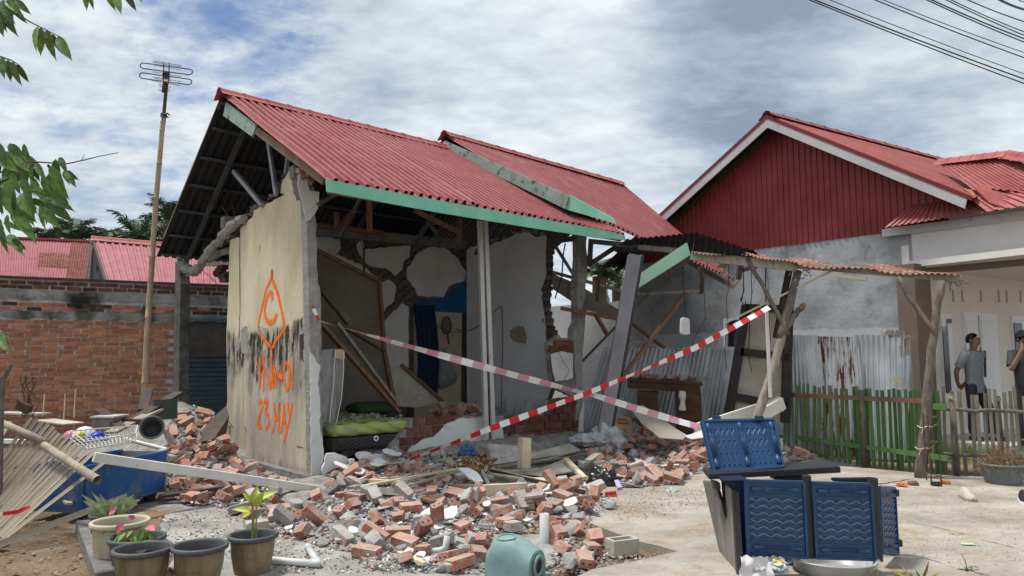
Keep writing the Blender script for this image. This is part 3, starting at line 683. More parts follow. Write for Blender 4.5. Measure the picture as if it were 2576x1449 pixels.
# right-hand wall of the room (plane a = 4.5)
rwp = [onA(*c8(*q), 4.5) for q in ((1065, 1500), (1062, 190), (1100, 165), (1240, 150), (1330, 115), (1440, 60), (1500, 50), (1560, 95), (1640, 85), (1636, 200), (1642, 350), (1606, 470), (1610, 560), (1638, 760), (1640, 850), (1662, 940), (1690, 1040), (1700, 1130), (1650, 1260), (1610, 1320), (1560, 1390), (1500, 1500))]
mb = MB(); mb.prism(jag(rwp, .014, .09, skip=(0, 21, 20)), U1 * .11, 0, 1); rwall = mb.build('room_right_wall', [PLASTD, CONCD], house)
mb = MB(); mb.prism(jag([onA(*c8(*q), 4.53) for q in ((1600, 90), (1672, 88), (1674, 200), (1670, 340), (1660, 470), (1652, 560), (1664, 680), (1690, 780), (1720, 890), (1700, 950), (1640, 950), (1600, 560))], .02, .07), U1 * .06); mb.build('broken_core', [CONCD], rwall)
for i, (x, y) in enumerate(((1660, 100), (1662, 135), (1660, 170), (1662, 205), (1662, 250), (1658, 300), (1660, 360), (1655, 420), (1645, 480), (1640, 520), (1642, 560), (1650, 600), (1655, 650), (1660, 700), (1668, 745), (1685, 780), (1695, 820), (1700, 850), (1715, 890), (1730, 915))):
    inst(BI[i % 3], 'brick', Matrix.Translation(onA(*c8(x + rnd.uniform(-14, 2), y + rnd.uniform(-8, 8)), 4.545)) @ (FR @ rotm(rnd.uniform(-.12, .12), rnd.uniform(-.1, .1), R(90) + rnd.uniform(-.25, .25))).to_4x4(), rwall)
mb = MB(); crumbs(mb, [onA(*c8(*q), 4.55) for q in ((1240, 140), (1330, 110), (1440, 62), (1520, 55), (1630, 90))], 40, .03, .08, .03); tag(mb.build('crumbled_edge', [CONC], rwall), kind='stuff')
mb = MB(); mb.prism(jag([onA(*c8(*q), 4.497) for q in ((1375, 770), (1440, 735), (1480, 745), (1500, 830), (1490, 872), (1400, 850), (1380, 820))], .01, .05), -U1 * .002); mb.build('plaster_scar', [mat('ochre_scar', (.30, .25, .17), (.40, .34, .25), 10, .9)], rwall)
mb = MB(); mb.tube([onA(*c8(*q), 4.49) for q in ((1165, 730), (1090, 770), (1030, 780), (985, 762))], .008, 5); mb.tube([onA(*c8(*q), 4.485) for q in ((1258, 640), (1300, 600), (1318, 597), (1325, 800), (1318, 1100), (1312, 1390))], .006, 5); mb.build('wire', [BLACKP], rwall)
mb = MB(); mb.prism([HW(-.1, -.05, .0), HW(4.6, -.05, 0), HW(4.6, 5, 0), HW(-.1, 5, 0)], Z * .08); mb.build('floor_slab', [CONCD], house)

# --- main roof
RB, RZ, GA, EB, EZ, LB, LZ, AE = 2.2, 5.13, -.45, -1.05, 3.27, 5.02, 3.13, 4.36
n_sh = 5; RIBS = 8
for i in range(n_sh):
    a0 = GA + (AE - GA) * i / n_sh; a1 = GA + (AE - GA) * (i + 1) / n_sh + .04; dz = .004 * (i % 2)
    e0, e1 = EZ + rnd.uniform(-.01, .01), EZ + rnd.uniform(-.01, .01)
    if i == n_sh - 1: e1 -= .03
    mb = MB(); corrq(mb, HW(a0, RB - .02, RZ + dz), HW(a1, RB - .02, RZ + dz), HW(a0, EB + rnd.uniform(-.02, .01), e0 + dz), HW(a1, EB + rnd.uniform(-.02, .01), e1 + dz), RIBS, .045, 8, 'trap', 0, 1, ofs=lambda u, v_: Z * (.006 * math.sin(v_ * 9 + u * 5) - .009 * (v_ < .47)))
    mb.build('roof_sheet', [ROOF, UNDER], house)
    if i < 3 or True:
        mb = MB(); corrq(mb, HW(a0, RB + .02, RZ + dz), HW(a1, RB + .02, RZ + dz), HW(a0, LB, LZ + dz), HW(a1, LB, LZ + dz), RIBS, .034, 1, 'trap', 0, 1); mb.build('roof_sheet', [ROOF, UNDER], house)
# screw heads and lap lines
mb = MB()
for i in range(6):
    t = (i + .5) / 6
    for k in range(24): a = GA + .1 + k * .198; p = HW(a, RB + (EB - RB) * t, RZ + (EZ - RZ) * t + .026); mb.box(p, (.018, .018, .012))
tag(mb.build('roof_screws', [STEEL], house), kind='stuff')
def ridge_caps(parent, p0, p1, n, mat_, r0=.085):
    d = (p1 - p0) / n; dn = d.normalized(); s_ = dn.cross(Z).normalized()
    for i in range(n):
        q = MB(); prof = [(-.17, -.075), (-.09, -.02), (-.06, .03), (0, .055), (.06, .03), (.09, -.02), (.17, -.075)]
        for j, (t, k) in enumerate(((0, 1.12), (.12, 1.12), (.13, 1.0), (1.06, .97))):
            for x, z in prof: q.v.append(p0 + d * (i + t) + s_ * x * k + Z * (z * k + .012))
        for j in range(3):
            for x in range(6): q.f.append((j * 7 + x, j * 7 + x + 1, j * 7 + x + 8, j * 7 + x + 7)); q.m.append(0)
        q.build('ridge_cap', [mat_], parent)
RIDGE = mat('ridge_cap_paint', (.30, .065, .065), (.42, .11, .10), 4, .55, dirt=((.12, .05, .045), .58, .75, 8))
ridge_caps(house, HW(GA - .05, RB, RZ + .03), HW(3.55, RB, RZ + .03), 12, RIDGE)
# second, higher roof behind
Q = dict(r0=HW(3.45, RB, 5.37), r1=onB(1562, 466, RB), e0=onA(1430, 521, 3.5), e1=V((0, 0, 0)))
ra1 = ab(Q['r1'])[0]; Q['e1'] = onA(1842, 703, ra1 - .05)
ns2 = 5
for i in range(ns2):
    t0, t1 = i / ns2, (i + 1) / ns2 + .008
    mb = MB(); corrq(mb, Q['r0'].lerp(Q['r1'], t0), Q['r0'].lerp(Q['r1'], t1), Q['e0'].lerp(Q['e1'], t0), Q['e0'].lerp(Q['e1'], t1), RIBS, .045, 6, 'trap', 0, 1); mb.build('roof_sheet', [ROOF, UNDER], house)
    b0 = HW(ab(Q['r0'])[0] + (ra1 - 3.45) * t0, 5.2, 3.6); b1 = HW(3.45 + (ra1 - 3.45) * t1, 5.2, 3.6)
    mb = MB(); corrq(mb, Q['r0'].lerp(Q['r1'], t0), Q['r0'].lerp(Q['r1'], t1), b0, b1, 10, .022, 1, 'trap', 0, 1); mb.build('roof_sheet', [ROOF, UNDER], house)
ridge_caps(house, Q['r0'] + Z * .03 - U1 * .04, Q['r1'] + Z * .03, 12, RIDGE)
# boards: second-roof verge, first verge, front fascia
mb = MB(); mb.prism([onA(*q, 3.44) for q in ((1113, 358), (1120, 354), (1431, 493), (1422, 526), (1128, 382))], U1 * .025); mb.build('verge_board', [GREENP], house, label='mildewed pale green board along the upper roof edge')
mb = MB(); mb.prism([onA(*q, 3.46) for q in ((1432, 490), (1540, 548), (1548, 562), (1424, 527))], U1 * .02); mb.build('verge_board', [GREEN], house)
mb = MB(); mb.prism([onA(*c4(*q), GA + .02) for q in ((133, 168), (143, 172), (362, 335), (335, 430), (113, 268))], U1 * .022); mb.build('verge_board', [GREENP], house)
parts('verge_batten', [mat('verge_wood', (.13, .085, .055), (.24, .16, .10), 6, .85, 0, .3, 40)], house, [lambda q: q.beam(onA(*c4(345, 360), GA + .05), onA(*c4(880, 758), GA + .05), .04, .10), lambda q: q.beam(onA(556, 252, GA + .03), onA(*c2(1240, 350), GA + .03), .03, .06)])
ft = [(821, 451), (1100, 503), (1330, 545), (1500, 575), (1572, 592)]; fb = [(823, 482), (1100, 534), (1330, 572), (1500, 598), (1574, 604)]
for (t0, t1), (q0, q1) in zip(((0, 2), (2, 4)), ((0, 2), (2, 4))):
    mb = MB(); mb.prism([onB(*q, EB - .015) for q in ft[t0:t1 + 1]] + [onB(*q, EB - .015) for q in reversed(fb[t0:t1 + 1])], U2 * .02); mb.build('fascia_board', [GREEN], house)
mb = MB(); mb.beam(onB(826, 478, EB + .06), onB(1560, 600, EB + .06), .05, .08); mb.build('eave_timber', [WOOD], house)
# roof frame: steel purlins, chords and struts, brown hangers
for t in (.03, 1 / 6, 2 / 6, 3 / 6, 4 / 6, 5 / 6, .97):
    for (bb, zz_) in ((LB, LZ), (EB, EZ)):
        mb = MB(); mb.beam(HW(GA + .05, RB + (bb - RB) * t, RZ + (zz_ - RZ) * t - .03), HW(AE - .05, RB + (bb - RB) * t, RZ + (zz_ - RZ) * t - .03), .05, .04); mb.build('purlin', [STEEL], house)
for aa in (.0, 1.35, 2.7, 4.0):
    mb = MB(); mb.beam(HW(aa, RB, RZ - .1), HW(aa, LB - .05, LZ - .08), .05, .09); mb.beam(HW(aa, RB, RZ - .1), HW(aa, EB + .1, EZ - .03), .05, .09)
    if aa: mb.beam(HW(aa, RB - 1.3, RZ - .9), HW(aa, RB - .2, LZ + .15), .04, .06)
    mb.build('roof_truss', [STEEL], house)
parts('steel_strut', [mat('grey_strut', (.22, .23, .24), (.3, .31, .32), 5, .5, .4)], house, [lambda q: q.beam(onA(*c4(450, 425), -.05), onA(*c4(515, 870), -.05), .04, .06), lambda q: q.beam(onA(*c4(605, 565), .1), onA(*c4(585, 720), .1), .04, .06), lambda q: q.beam(onA(*c4(195, 690), -.03), onA(*c4(410, 945), -.03), .05, .06)])
for q0, q1, bb, w in (((1215, 905), (1220, 1140), .5, .07), ((970, 1000), (972, 1100), 1.5, .07), ((1105, 985), (1000, 1100), 1.5, .07), ((1900, 1045), (1890, 1240), .5, .07), ((1560, 985), (1900, 1150), .4, .07), ((815, 1100), (1320, 1155), 2.4, .1), ((990, 850), (830, 940), -.4, .06), ((1660, 1060), (1770, 1230), 1.2, .06)):
    mb = MB(); mb.beam(onB(*c4(*q0), bb), onB(*c4(*q1), bb), w, w * .7); mb.build('hanger_timber', [WOOD if bb > 0 and w > .06 else STEEL], house)

# --- fallen ceiling boards and timbers inside the open room
mb = MB(); mb.prism(polyB([c8(*q) for q in ((-120, 140), (425, 415), (440, 640), (470, 950), (525, 1300), (300, 1340), (-120, 1340))], 1.75), U2 * .012); cb = mb.build('fallen_ceiling_board', [PLYB], house, label='brown ceiling board hanging down inside the open room')
mb = MB(); mb.beam(onB(*c8(-20, 190), 1.72), onB(*c8(430, 415), 1.72), .03, .06); mb.beam(onB(*c8(432, 415), 1.72), onB(*c8(470, 940), 1.72), .04, .05); mb.beam(onB(*c8(470, 940), 1.72), onB(*c8(540, 1300), 1.72), .05, .06); mb.build('board_trim', [WOOD], cb)
mb = MB(); mb.prism(polyB([c8(*q) for q in ((500, 1040), (590, 1020), (890, 1285), (700, 1330), (560, 1320))], 1.9), U2 * .012); cb2 = mb.build('fallen_ceiling_board', [PLY], house)
mb = MB(); mb.beam(onB(*c8(590, 1020), 1.87), onB(*c8(890, 1285), 1.87), .04, .05); mb.build('board_trim', [WOOD], cb2)
for q0, q1, b0, b1, w, m_ in (((-20, 690), (570, 1365), .55, .75, .085, WOOD), ((120, 715), (545, 1285), 1.0, 1.1, .075, WOODG), ((190, 760), (465, 925), 1.4, 1.6, .05, WOODD), ((20, 480), (215, 720), 1.2, 1.1, .16, PLYB), ((690, 1290), (725, 1240), 1.2, 1.5, .07, WOODL)):
    mb = MB(); mb.beam(onB(*c8(*q0), b0), onB(*c8(*q1), b1), w, w * .5); mb.build('fallen_timber', [m_], house)
mb = MB(); mb.tube([onB(*c8(*q), 2.2) for q in ((318, 180), (318, 320), (330, 500), (345, 640), (360, 780), (368, 860))], .018, 6); mb.tube([onB(*c8(*q), 2.3) for q in ((210, 200), (290, 110), (318, 178), (400, 168), (650, 150))], .012, 5); mb.build('hanging_wire', [BLACKP], house)

# --- twin steel posts
def channel(mb_, p0, p1, w, d, fx):
    ax = (p1 - p0).normalized(); y = ax.cross(fx).normalized(); x = y.cross(ax).normalized()
    for c_, s_ in ((V((0, 0, 0)), None),):
        mb_.beam(p0 - y * (d / 2), p1 - y * (d / 2), w, .006, y); mb_.beam(p0 - x * (w / 2 - .004), p1 - x * (w / 2 - .004), d, .007, x); mb_.beam(p0 + x * (w / 2 - .004), p1 + x * (w / 2 - .004), d, .007, x)
tp = thing('steel_twin_post', 'pair of pale galvanised channel posts standing in the broken house front', 'post', onB(1232, 1128, -.16))
for q0, q1 in (((1207, 555), (1224, 1130)), ((1221, 555), (1242, 1128))):
    mb = MB(); p0, p1 = onB(*q0, -.16), onB(*q1, -.16); mb.beam(p0, p1, .055 if q0[0] < 1210 else .045, .07, U1); bevel(mb.build('channel', [ALU], tp), .006)
mb = MB(); mb.beam(onB(1212, 556, -.11), onB(1232, 1128, -.11), .05, .03, U1); mb.build('dark_groove', [BLACKP], tp)
mb = MB(); mb.beam(onB(*c8(1208, 950), -.205), onB(*c8(1255, 950), -.205), .03, .006); mb.build('bracket', [ALU], tp)
pp = thing('leaning_steel_post', 'violet-grey steel channel post leaning beside the collapsed corner', 'post', GH(1512, 1128))
p0, p1 = P(1512, 1130, ab(GH(1512, 1128))[0] * 0 + GH(1512, 1128).y), P(1598, 640, GH(1512, 1128).y - .1)
mb = MB(); mb.beam(p0, p1, .17, .012, V((0, -1, 0))); mb.beam(p0 + V((.085, .05, 0)), p1 + V((.085, .05, 0)), .012, .11, V((0, -1, 0))); mb.beam(p0 + V((-.085, .05, 0)), p1 + V((-.085, .05, 0)), .012, .11, V((0, -1, 0)))
mb.build('channel', [PURP], pp)
mb = MB(); mb.beam(p0 + V((.115, .03, 0)), p1 + V((.115, .03, 0)), .03, .06, V((0, -1, 0))); mb.build('dark_groove', [BLACKP], pp)

# --- wreckage to the right of the front post: sagging ceiling, beams, wires
def lean(name, q0, q1, Y0, Y1, w, h, m_, label, cat='timber', k=d1, parent=None):
    mb_ = MB(); mb_.beam(P(*k(*q0), Y0), P(*k(*q1), Y1), w, h)
    return mb_.build(name, [m_], parent) if parent else mb_.solo(name, [m_], label, cat)
mb = MB(); mb.prism([P(*d1(*q), Y) for q, Y in (((330, 362), 11.6), ((520, 440), 11.5), ((820, 630), 11.3), ((950, 697), 11.2), ((880, 700), 11.2), ((560, 620), 11.4), ((330, 470), 11.6))], V((0, .02, .01))); mb.build('sagging_ceiling_board', [PLYB], house, label='grey ceiling board sagging out of the broken side room')
for q0, q1, Y0, Y1, w, m_ in (((390, 610), (900, 705), 11.3, 11.2, .11, WOOD), ((335, 350), (830, 485), 11.8, 11.6, .10, WOODG), ((340, 140), (495, 385), 11.5, 11.5, .09, STEEL), ((535, 105), (492, 395), 11.5, 11.5, .09, STEEL), ((330, 125), (490, 105), 11.4, 11.4, .14, WOODD), ((600, 125), (960, 160), 11.2, 10.9, .13, STEEL), ((610, 130), (600, 300), 11.3, 11.3, .14, WOODD), ((590, 300), (800, 160), 11.3, 11.2, .12, WOODD), ((960, 170), (1300, 200), 10.9, 10.6, .14, WOODG)):
    lean('house_timber', q0, q1, Y0, Y1, w, w * .5, m_, None, parent=house)
for q0, q1, Y0, Y1, w, m_, lb in (((1300, 500), (790, 1175), 10.7, 10.5, .075, WOOD, 'long brown timber leaning from the canopy down past the desk'), ((548, 995), (805, 728), 10.9, 10.8, .06, WOODD, 'thin dark timber slanting behind the leaning steel post'), ((640, 650), (730, 805), 11.2, 11.3, .07, WOOD, 'short brown timber hanging below the sagging ceiling'), ((895, 710), (1140, 895), 11.2, 11.6, .06, WOOD, 'brown timber sloping down onto the zinc sheets'), ((1055, 465), (905, 632), 10.9, 10.9, .035, WOODD, 'thin dark stick slanting beside the green bent board'), ((930, 510), (1400, 488), 12.6, 12.2, .08, WOODG, 'grey rail hanging level before the mottled grey wall'), ((870, 840), (1340, 930), 12.4, 12.0, .06, WOODG, 'weathered timber lying along the top of the zinc sheets'), ((670, 370), (655, 560), 11.4, 11.4, .06, WOODD, 'short dark stub post standing under the palm')):
    lean('loose_timber', q0, q1, Y0, Y1, w, w * .6, m_, lb)
# green fascia end bent down under the canopy
mb = MB(); g4 = [P(*d1(*q), Y) for q, Y in (((820, 455), 10.35), ((1305, 133), 10.15), ((1330, 225), 10.15), ((850, 528), 10.35))]; mb.prism(g4, V((.01, .02, 0))); mb.build('bent_fascia_board', [GREENB], house, label='bright green fascia board bent down below the canopy')
mb = MB(); mb.beam(P(*d1(1165, 345), 10.3), P(*d1(1345, 225), 10.2), .05, .12); mb.beam(P(*d1(1172, 330), 10.32), P(*d1(1172, 385), 10.32), .07, .07); mb.build('bracket_timber', [WOODD], house)
# edge timber of the fallen corner of the upper roof
mb = MB(); mb.beam(onA(*d1(1320, 275), ra1 - .1), onA(*d1(1640, 455), ra1 - .1), .04, .09); mb.beam(onA(*d1(1640, 458), ra1 - .1), onA(*d1(1690, 395), ra1), .04, .06); mb.build('eave_timber', [WOODG], house)
parts('hanging_frame', [WOODD], house, [lambda q: q.beam(P(*d1(1690, 250), 11.6), P(*d1(1680, 400), 11.6), .12, .06), lambda q: q.beam(P(*d1(1690, 340), 11.6), P(*d1(1830, 300), 11.4), .06, .06), lambda q: q.beam(P(*d1(1405, 310), 12.2), P(*d1(1405, 505), 12.2), .13, .06)])

# ================================================================ things inside the open room
FABG = mat('green_sheet', (.30, .38, .085), (.43, .52, .16), 5, .85, 0, .2, 14, dirt=((.33, .32, .28), .5, .7, 6)); FABD = mat('dark_quilt', (.035, .033, .035), (.055, .052, .055), 8, .7)
PLAS = mat('clear_wrap', (.16, .16, .155), (.34, .335, .32), 6, .28, 0, .5, 9, spec=.6, st=(3, 3, .6)); TAN = mat('tan_edge', (.45, .36, .2), (.55, .46, .3), 6, .4)
mz = onB(*c7(690, 315), .1); mx_ = onB(*c7(1315, 295), .1); a0, a1 = ab(mz)[0], ab(mx_)[0]; zb = max(.1, mz.z - .02)
zt = ab(onB(*c7(1000, 178), .1))[2]; zg = ab(onB(*c7(1000, 60), .1))[2]
bed = thing('quilted_mattress', 'dark grey quilted mattress lying under the green one', 'mattress', HW((a0 + a1) / 2, 1, zb))
def pillowy(a0_, a1_, b0, b1, z0, z1, rr=.05, nu=24, nv=8, fold=0.0):
    q = MB(); prof = [(0, 0), (-rr * .8, rr * .6), (-rr, (z1 - z0) / 2), (-rr * .8, z1 - z0 - rr * .4), (0, z1 - z0), ]
    def fn(u, v_):
        k = v_ * 4; i = min(3, int(k)); t = k - i; e = prof[i][0] + (prof[i + 1][0] - prof[i][0]) * t; h = prof[i][1] + (prof[i + 1][1] - prof[i][1]) * t
        per = u * 4; s_ = int(per) % 4; t2 = per - int(per); cs = [(a0_, b0), (a1_, b0), (a1_, b1), (a0_, b1), (a0_, b0)]; A = cs[s_]; B = cs[s_ + 1]
        a = A[0] + (B[0] - A[0]) * t2; b = A[1] + (B[1] - A[1]) * t2; nx = [(0, 1), (-1, 0), (0, -1), (1, 0)][s_]
        w = fold * math.sin(u * 95 + v_ * 9) * (.4 + v_)
        return HW(a + nx[0] * (e + w), b + nx[1] * (e + w), z0 + h + w * .4)
    q.grid(fn, nu * 4, nv); m_ = 14
    q.grid(lambda u, v_: HW(a0_ + (a1_ - a0_) * u, b0 + (b1 - b0) * v_, z1 + .012 * mn.noise(V((u * 9, v_ * 9, z1))) + fold * .5 * math.sin(u * 21 + v_ * 7)), m_, m_)
    return q
qm = pillowy(a0, a1, .12, 1.9, zb, zt, .03, 40, 10)
qm.build('cover', [FABD], bed, True)
mb = MB()
for i in range(-6, 40):
    for s_ in (1, -1):
        p = [(a0 + .1 * i + s_ * t * (zt - zb) * 1.6, zb + .03 + t * (zt - zb - .05)) for t in (0, .33, .66, 1)]
        p = [q for q in p if a0 + .02 < q[0] < a1 - .02]
        if len(p) > 1: mb.tube([HW(q[0], .088 - .004, q[1]) for q in p], .006, 4)
mb.build('quilting', [mat('quilt_seam', (.075, .072, .075))], bed)
mb = MB(); e_ = onB(*c7(1085, 202), .085); mb.lathe(e_, [(.02, 0), (.034, .004), (.034, .01), (.018, .012)], 14, frame(U1, Z, -U2)); mb.build('eyelet', [WHT], bed)
gm = thing('green_mattress', 'mattress in a rumpled lime green sheet strewn with debris', 'mattress', HW((a0 + a1) / 2, 1, zt + .02))
pillowy(a0 + .01, ab(onB(*c7(1420, 20), .1))[0], .1, 1.9, zt + .015, zg, .045, 40, 10, .012).build('sheet', [FABG], gm, True)
mb = MB()
for i in range(60): p = HW(rnd.uniform(a0 + .1, a1 + .2), rnd.uniform(.15, 1.2), zg + .015); s_ = rnd.uniform(.01, .05); mb.hull([p + V((rnd.uniform(-1, 1), rnd.uniform(-1, 1), rnd.uniform(-.4, .8))) * s_ for _ in range(8)])
tag(mb.build('bed_debris', [CONC]), 'crumbs of mortar and dust on the green mattress', kind='stuff')
mb = MB(); pc = onB(*c8(370, 1335), 1.6); mb.grid(lambda u, v_: pc + U1 * ((u - .5) * .7) + U2 * (.2 * math.cos(v_ * 2 * math.pi)) + Z * (.10 * math.sin(v_ * 2 * math.pi) * (max(0, 1 - (2 * u - 1) ** 6)) ** .5), 20, 14); mb.solo('pillow', [mat('dark_green_cloth', (.03, .06, .02), (.05, .09, .03), 5, .85)], 'dark green bolster lying behind the green mattress', 'pillow', None, True)
um = thing('wrapped_mattress', 'upright mattress in clear plastic leaning inside the corner', 'mattress', onB(*c6(1030, 1045), .33))
mb = MB(); pg = [onB(*c6(*q), .33) for q in ((930, 128), (1100, 112), (1160, 114), (1186, 135), (1192, 190), (1185, 420), (1165, 560), (1120, 760), (1075, 1045), (985, 1045), (930, 600))]
mb.prism(pg, U2 * .24 - U1 * .1); o = mb.build('wrapped_core', [PLAS], um); bevel(o, .03, 3)
mb = MB(); mb.tube([onB(*c6(*q), .30) for q in ((1105, 130), (1100, 190), (1092, 330), (1085, 480), (1065, 640), (1045, 830), (1030, 1040))], .006, 5); mb.tube([onB(*c6(*q), .30) for q in ((1175, 150), (1180, 300), (1160, 560), (1110, 800), (1070, 1040))], .006, 5); mb.build('wrap_fold', [WHT], um)
mb = MB(); mb.prism(polyB([c6(*q) for q in ((1092, 125), (1165, 118), (1185, 140), (1188, 205), (1150, 215), (1092, 195))], .318), -U2 * .012); mb.build('edge_band', [TAN], um)
# curtain, racket, bag
mb = MB(); mb.grid(lambda u, v_: onB(*c8(672 + 150 * u + (1 - abs(2 * v_ - 1.2)) * 0 + 18 * math.sin(v_ * 3.0) + (30 * v_ if v_ < .68 else 20), 585 + 640 * v_), 3.04) + U2 * (.03 * math.sin(u * 30)), 48, 14)
mb.solo('curtain', [mat('navy_curtain', (.012, .02, .045), (.02, .04, .09), 6, .85, st=(20, 20, 1.2), lo=.45, hi=.55)], 'dark navy striped curtain tied in the broken doorway', 'curtain', None, True)
rk = thing('racket', 'black racket hanging on the cream rear wall', 'racket', onB(*c8(920, 800), 3.99))
mb = MB(); mb.tube([onB(*c8(917 + 34 * math.sin(t), 735 - 62 * math.cos(t)), 3.985) for t in [i * math.pi / 12 for i in range(25)]], .012, 6); mb.build('hoop', [BLACKP], rk)
mb = MB(); [mb.tube([onB(*c8(917 + k * 6, 735 - 58 * math.sqrt(1 - (k / 5.6) ** 2)), 3.985), onB(*c8(917 + k * 6, 735 + 58 * math.sqrt(1 - (k / 5.6) ** 2)), 3.985)], .003, 4) for k in range(-5, 6)]; [mb.tube([onB(*c8(917 - 33 * math.sqrt(1 - (k / 5.6) ** 2), 735 + 11 * k), 3.985), onB(*c8(917 + 33 * math.sqrt(1 - (k / 5.6) ** 2), 735 + 11 * k), 3.985)], .003, 4) for k in range(-5, 6)]; mb.build('mesh_strings', [BLACKP], rk)
mb = MB(); mb.tube([onB(*c8(925, 800), 3.985), onB(*c8(936, 872), 3.985)], .018, 6); mb.build('handle', [BLACKP], rk)
mb = MB(); bc = [(905, 890, 4), (905, 930, 14), (908, 980, 34), (912, 1040, 52), (914, 1100, 64), (912, 1150, 60), (905, 1165, 40), (893, 1195, 8)]; nb_ = 14
for x, y, r_ in bc:
    c_ = onB(*c8(x, y), 3.9); k_ = (onB(*c8(x + r_, y), 3.9) - c_).length
    for i in range(nb_): a = 2 * math.pi * i / nb_; mb.v.append(c_ + U1 * (k_ * math.cos(a) * (1 + .18 * (i % 2))) + U2 * (k_ * .5 * math.sin(a)))
for j in range(len(bc) - 1):
    for i in range(nb_): mb.f.append((j * nb_ + i, j * nb_ + (i + 1) % nb_, (j + 1) * nb_ + (i + 1) % nb_, (j + 1) * nb_ + i)); mb.m.append(0)
mb.solo('hanging_bag', [mat('grey_film', (.22, .22, .22), (.32, .32, .32), 8, .4)], 'grey plastic bag hanging under the racket', 'bag', None, True)

# ================================================================ red house on the right
D0 = P(2305, 700, 11.6); D0.z = 0
red = thing('red_house', 'neighbouring house with red corrugated gable, grey rendered wall and white porch', 'house', D0)
RCLAD = mat('red_cladding', (.215, .034, .038), (.28, .05, .054), 2, .45, .1, .04, 20); GREYW = mat('mottled_grey_render', (.26, .27, .285), (.52, .54, .56), 1.5, .92, 0, .25, 18, lo=.32, hi=.68, dirt=((.20, .205, .21), .52, .66, 1.3)); zmix(GREYW, (.56, .58, .60), 2.05, 1.9, 2, .85, (1, 1, 1), .35, .5)
BARGE = mat('pale_bargeboard', (.44, .43, .44), (.53, .52, .53), 3, .7, 0, .1, 30, dirt=((.06, .06, .055), .62, .74, 4)); CREAMW = mat('cream_house_paint', (.74, .71, .66), (.80, .77, .72), 2, .85); BROWNC = mat('brown_column_paint', (.16, .115, .09), (.2, .145, .115), 3, .8); WPAINT = mat('white_door_paint', (.80, .81, .82), (.84, .85, .86), 3, .5)
ROOF2 = mat('red_roof_paint', (.30, .07, .065), (.40, .105, .095), 3, .55, 0, .05, 30, dirt=((.44, .2, .17), .58, .8, 5))
gp = .45; pk = onA(1930, 292, -gp, D0); lft = onA(1517, 672, -gp, D0); rgt = onA(2446, 497, -gp, D0)
bz = [onA(x, y, 0, D0).z for x, y in ((2240, 577), (1870, 627))]; zr = sum(bz) / 2
def db(p): return (p - D0).dot(U2)
# grey wall and clad gable
bL = db(lft) - .35; LW = HW
mb = MB(); mb.prism([HW(0, 0, 0, D0), HW(0, 0, zr, D0), HW(0, bL, zr, D0), HW(0, bL, 0, D0)], U1 * .12); mb.build('side_wall', [GREYW], red)
mb = MB(); mb.prism([HW(.02, bL, 0, D0), HW(.02, bL, 2.75, D0), HW(.02, bL + 4, 2.75, D0), HW(.02, bL + 4, 0, D0)], U1 * .1); mb.build('yard_wall', [mat('pale_grey_render', (.42, .43, .44), (.55, .56, .57), 1.5, .92)], red)
def roofz(b, pk_=pk): # underside height of roof at gable position b
    if b > db(pk): t = (b - db(pk)) / (db(lft) - db(pk)); return pk.z + (lft.z - pk.z) * t
    t = (b - db(pk)) / (db(rgt) - db(pk)); return pk.z + (rgt.z - pk.z) * t
b = -.75; k = 0
while b < bL:
    b1 = min(b + 1.0, bL); mb = MB(); n = 9; am = .022; q = []
    for i in range(n):
        for t, h in ((0, 0), (.7, 0), (.78, 1), (.92, 1), (1, 0)):
            bb = b + (b1 - b) * (i + t) / n; q.append((bb, h))
    for i in range(len(q) - 1):
        (ba, ha), (bb, hb) = q[i], q[i + 1]; zlo = zr - .04 if ba > -.05 else 3.55
        mb.add([HW(-.01 - ha * am, ba, zlo, D0), HW(-.01 - hb * am, bb, zlo, D0), HW(-.01 - hb * am, bb, max(zlo, roofz(bb) - .06), D0), HW(-.01 - ha * am, ba, max(zlo, roofz(ba) - .06), D0)], [(0, 1, 2, 3)])
    mb.build('cladding_sheet', [RCLAD], red); b = b1; k += 1
# roof slopes
apk, ael = pk, lft
FD = V((math.cos(R(31)), math.sin(R(31)), 0)); FN = V((FD.y, -FD.x, 0))
for i in range(5):
    a0_, a1_ = i * 1.25, (i + 1) * 1.25 + .02
    for e in (lft, rgt):
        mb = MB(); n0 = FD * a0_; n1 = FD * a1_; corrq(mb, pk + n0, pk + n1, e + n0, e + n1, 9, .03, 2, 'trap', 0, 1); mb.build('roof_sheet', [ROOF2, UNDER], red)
ridge_caps(red, pk + Z * .03 - FD * .03, pk + Z * .03 + FD * 6.2, 15, RIDGE)
for e, t0, t1 in ((rgt, 0, .98), (lft, 0, .60)):
    dn = V((0, 0, -.19)); mb = MB(); s0 = pk.lerp(e, t0) - Z * .035 - U1 * .012; s1 = pk.lerp(e, t1) - Z * .035 - U1 * .012
    mb.prism([s0, s1, s1 + dn + (pk - e).normalized() * .05, s0 + dn], U1 * .025); mb.build('bargeboard', [BARGE], red)
    mb = MB(); s0 = pk - U1 * .02 + Z * .02; s1 = e - U1 * .02 + Z * .02; mb.prism([s0, s1, s1 - Z * .075, s0 - Z * .075], U1 * .006); mb.build('edge_flashing', [mat('dark_red_flashing', (.17, .03, .035))], red)
for t in (.25, .5, .75, .95):
    for e in (lft, rgt): p = pk.lerp(e, t) - Z * .09; mb = MB(); mb.beam(p, p + U1 * .45, .06, .05); mb.build('soffit_purlin', [WOODD], red)
for e in (lft, rgt): mb = MB(); mb.beam(pk - Z * .12 + U1 * .38, e - Z * .12 + U1 * .38, .05, .1); mb.build('soffit_rafter', [WOODD], red)
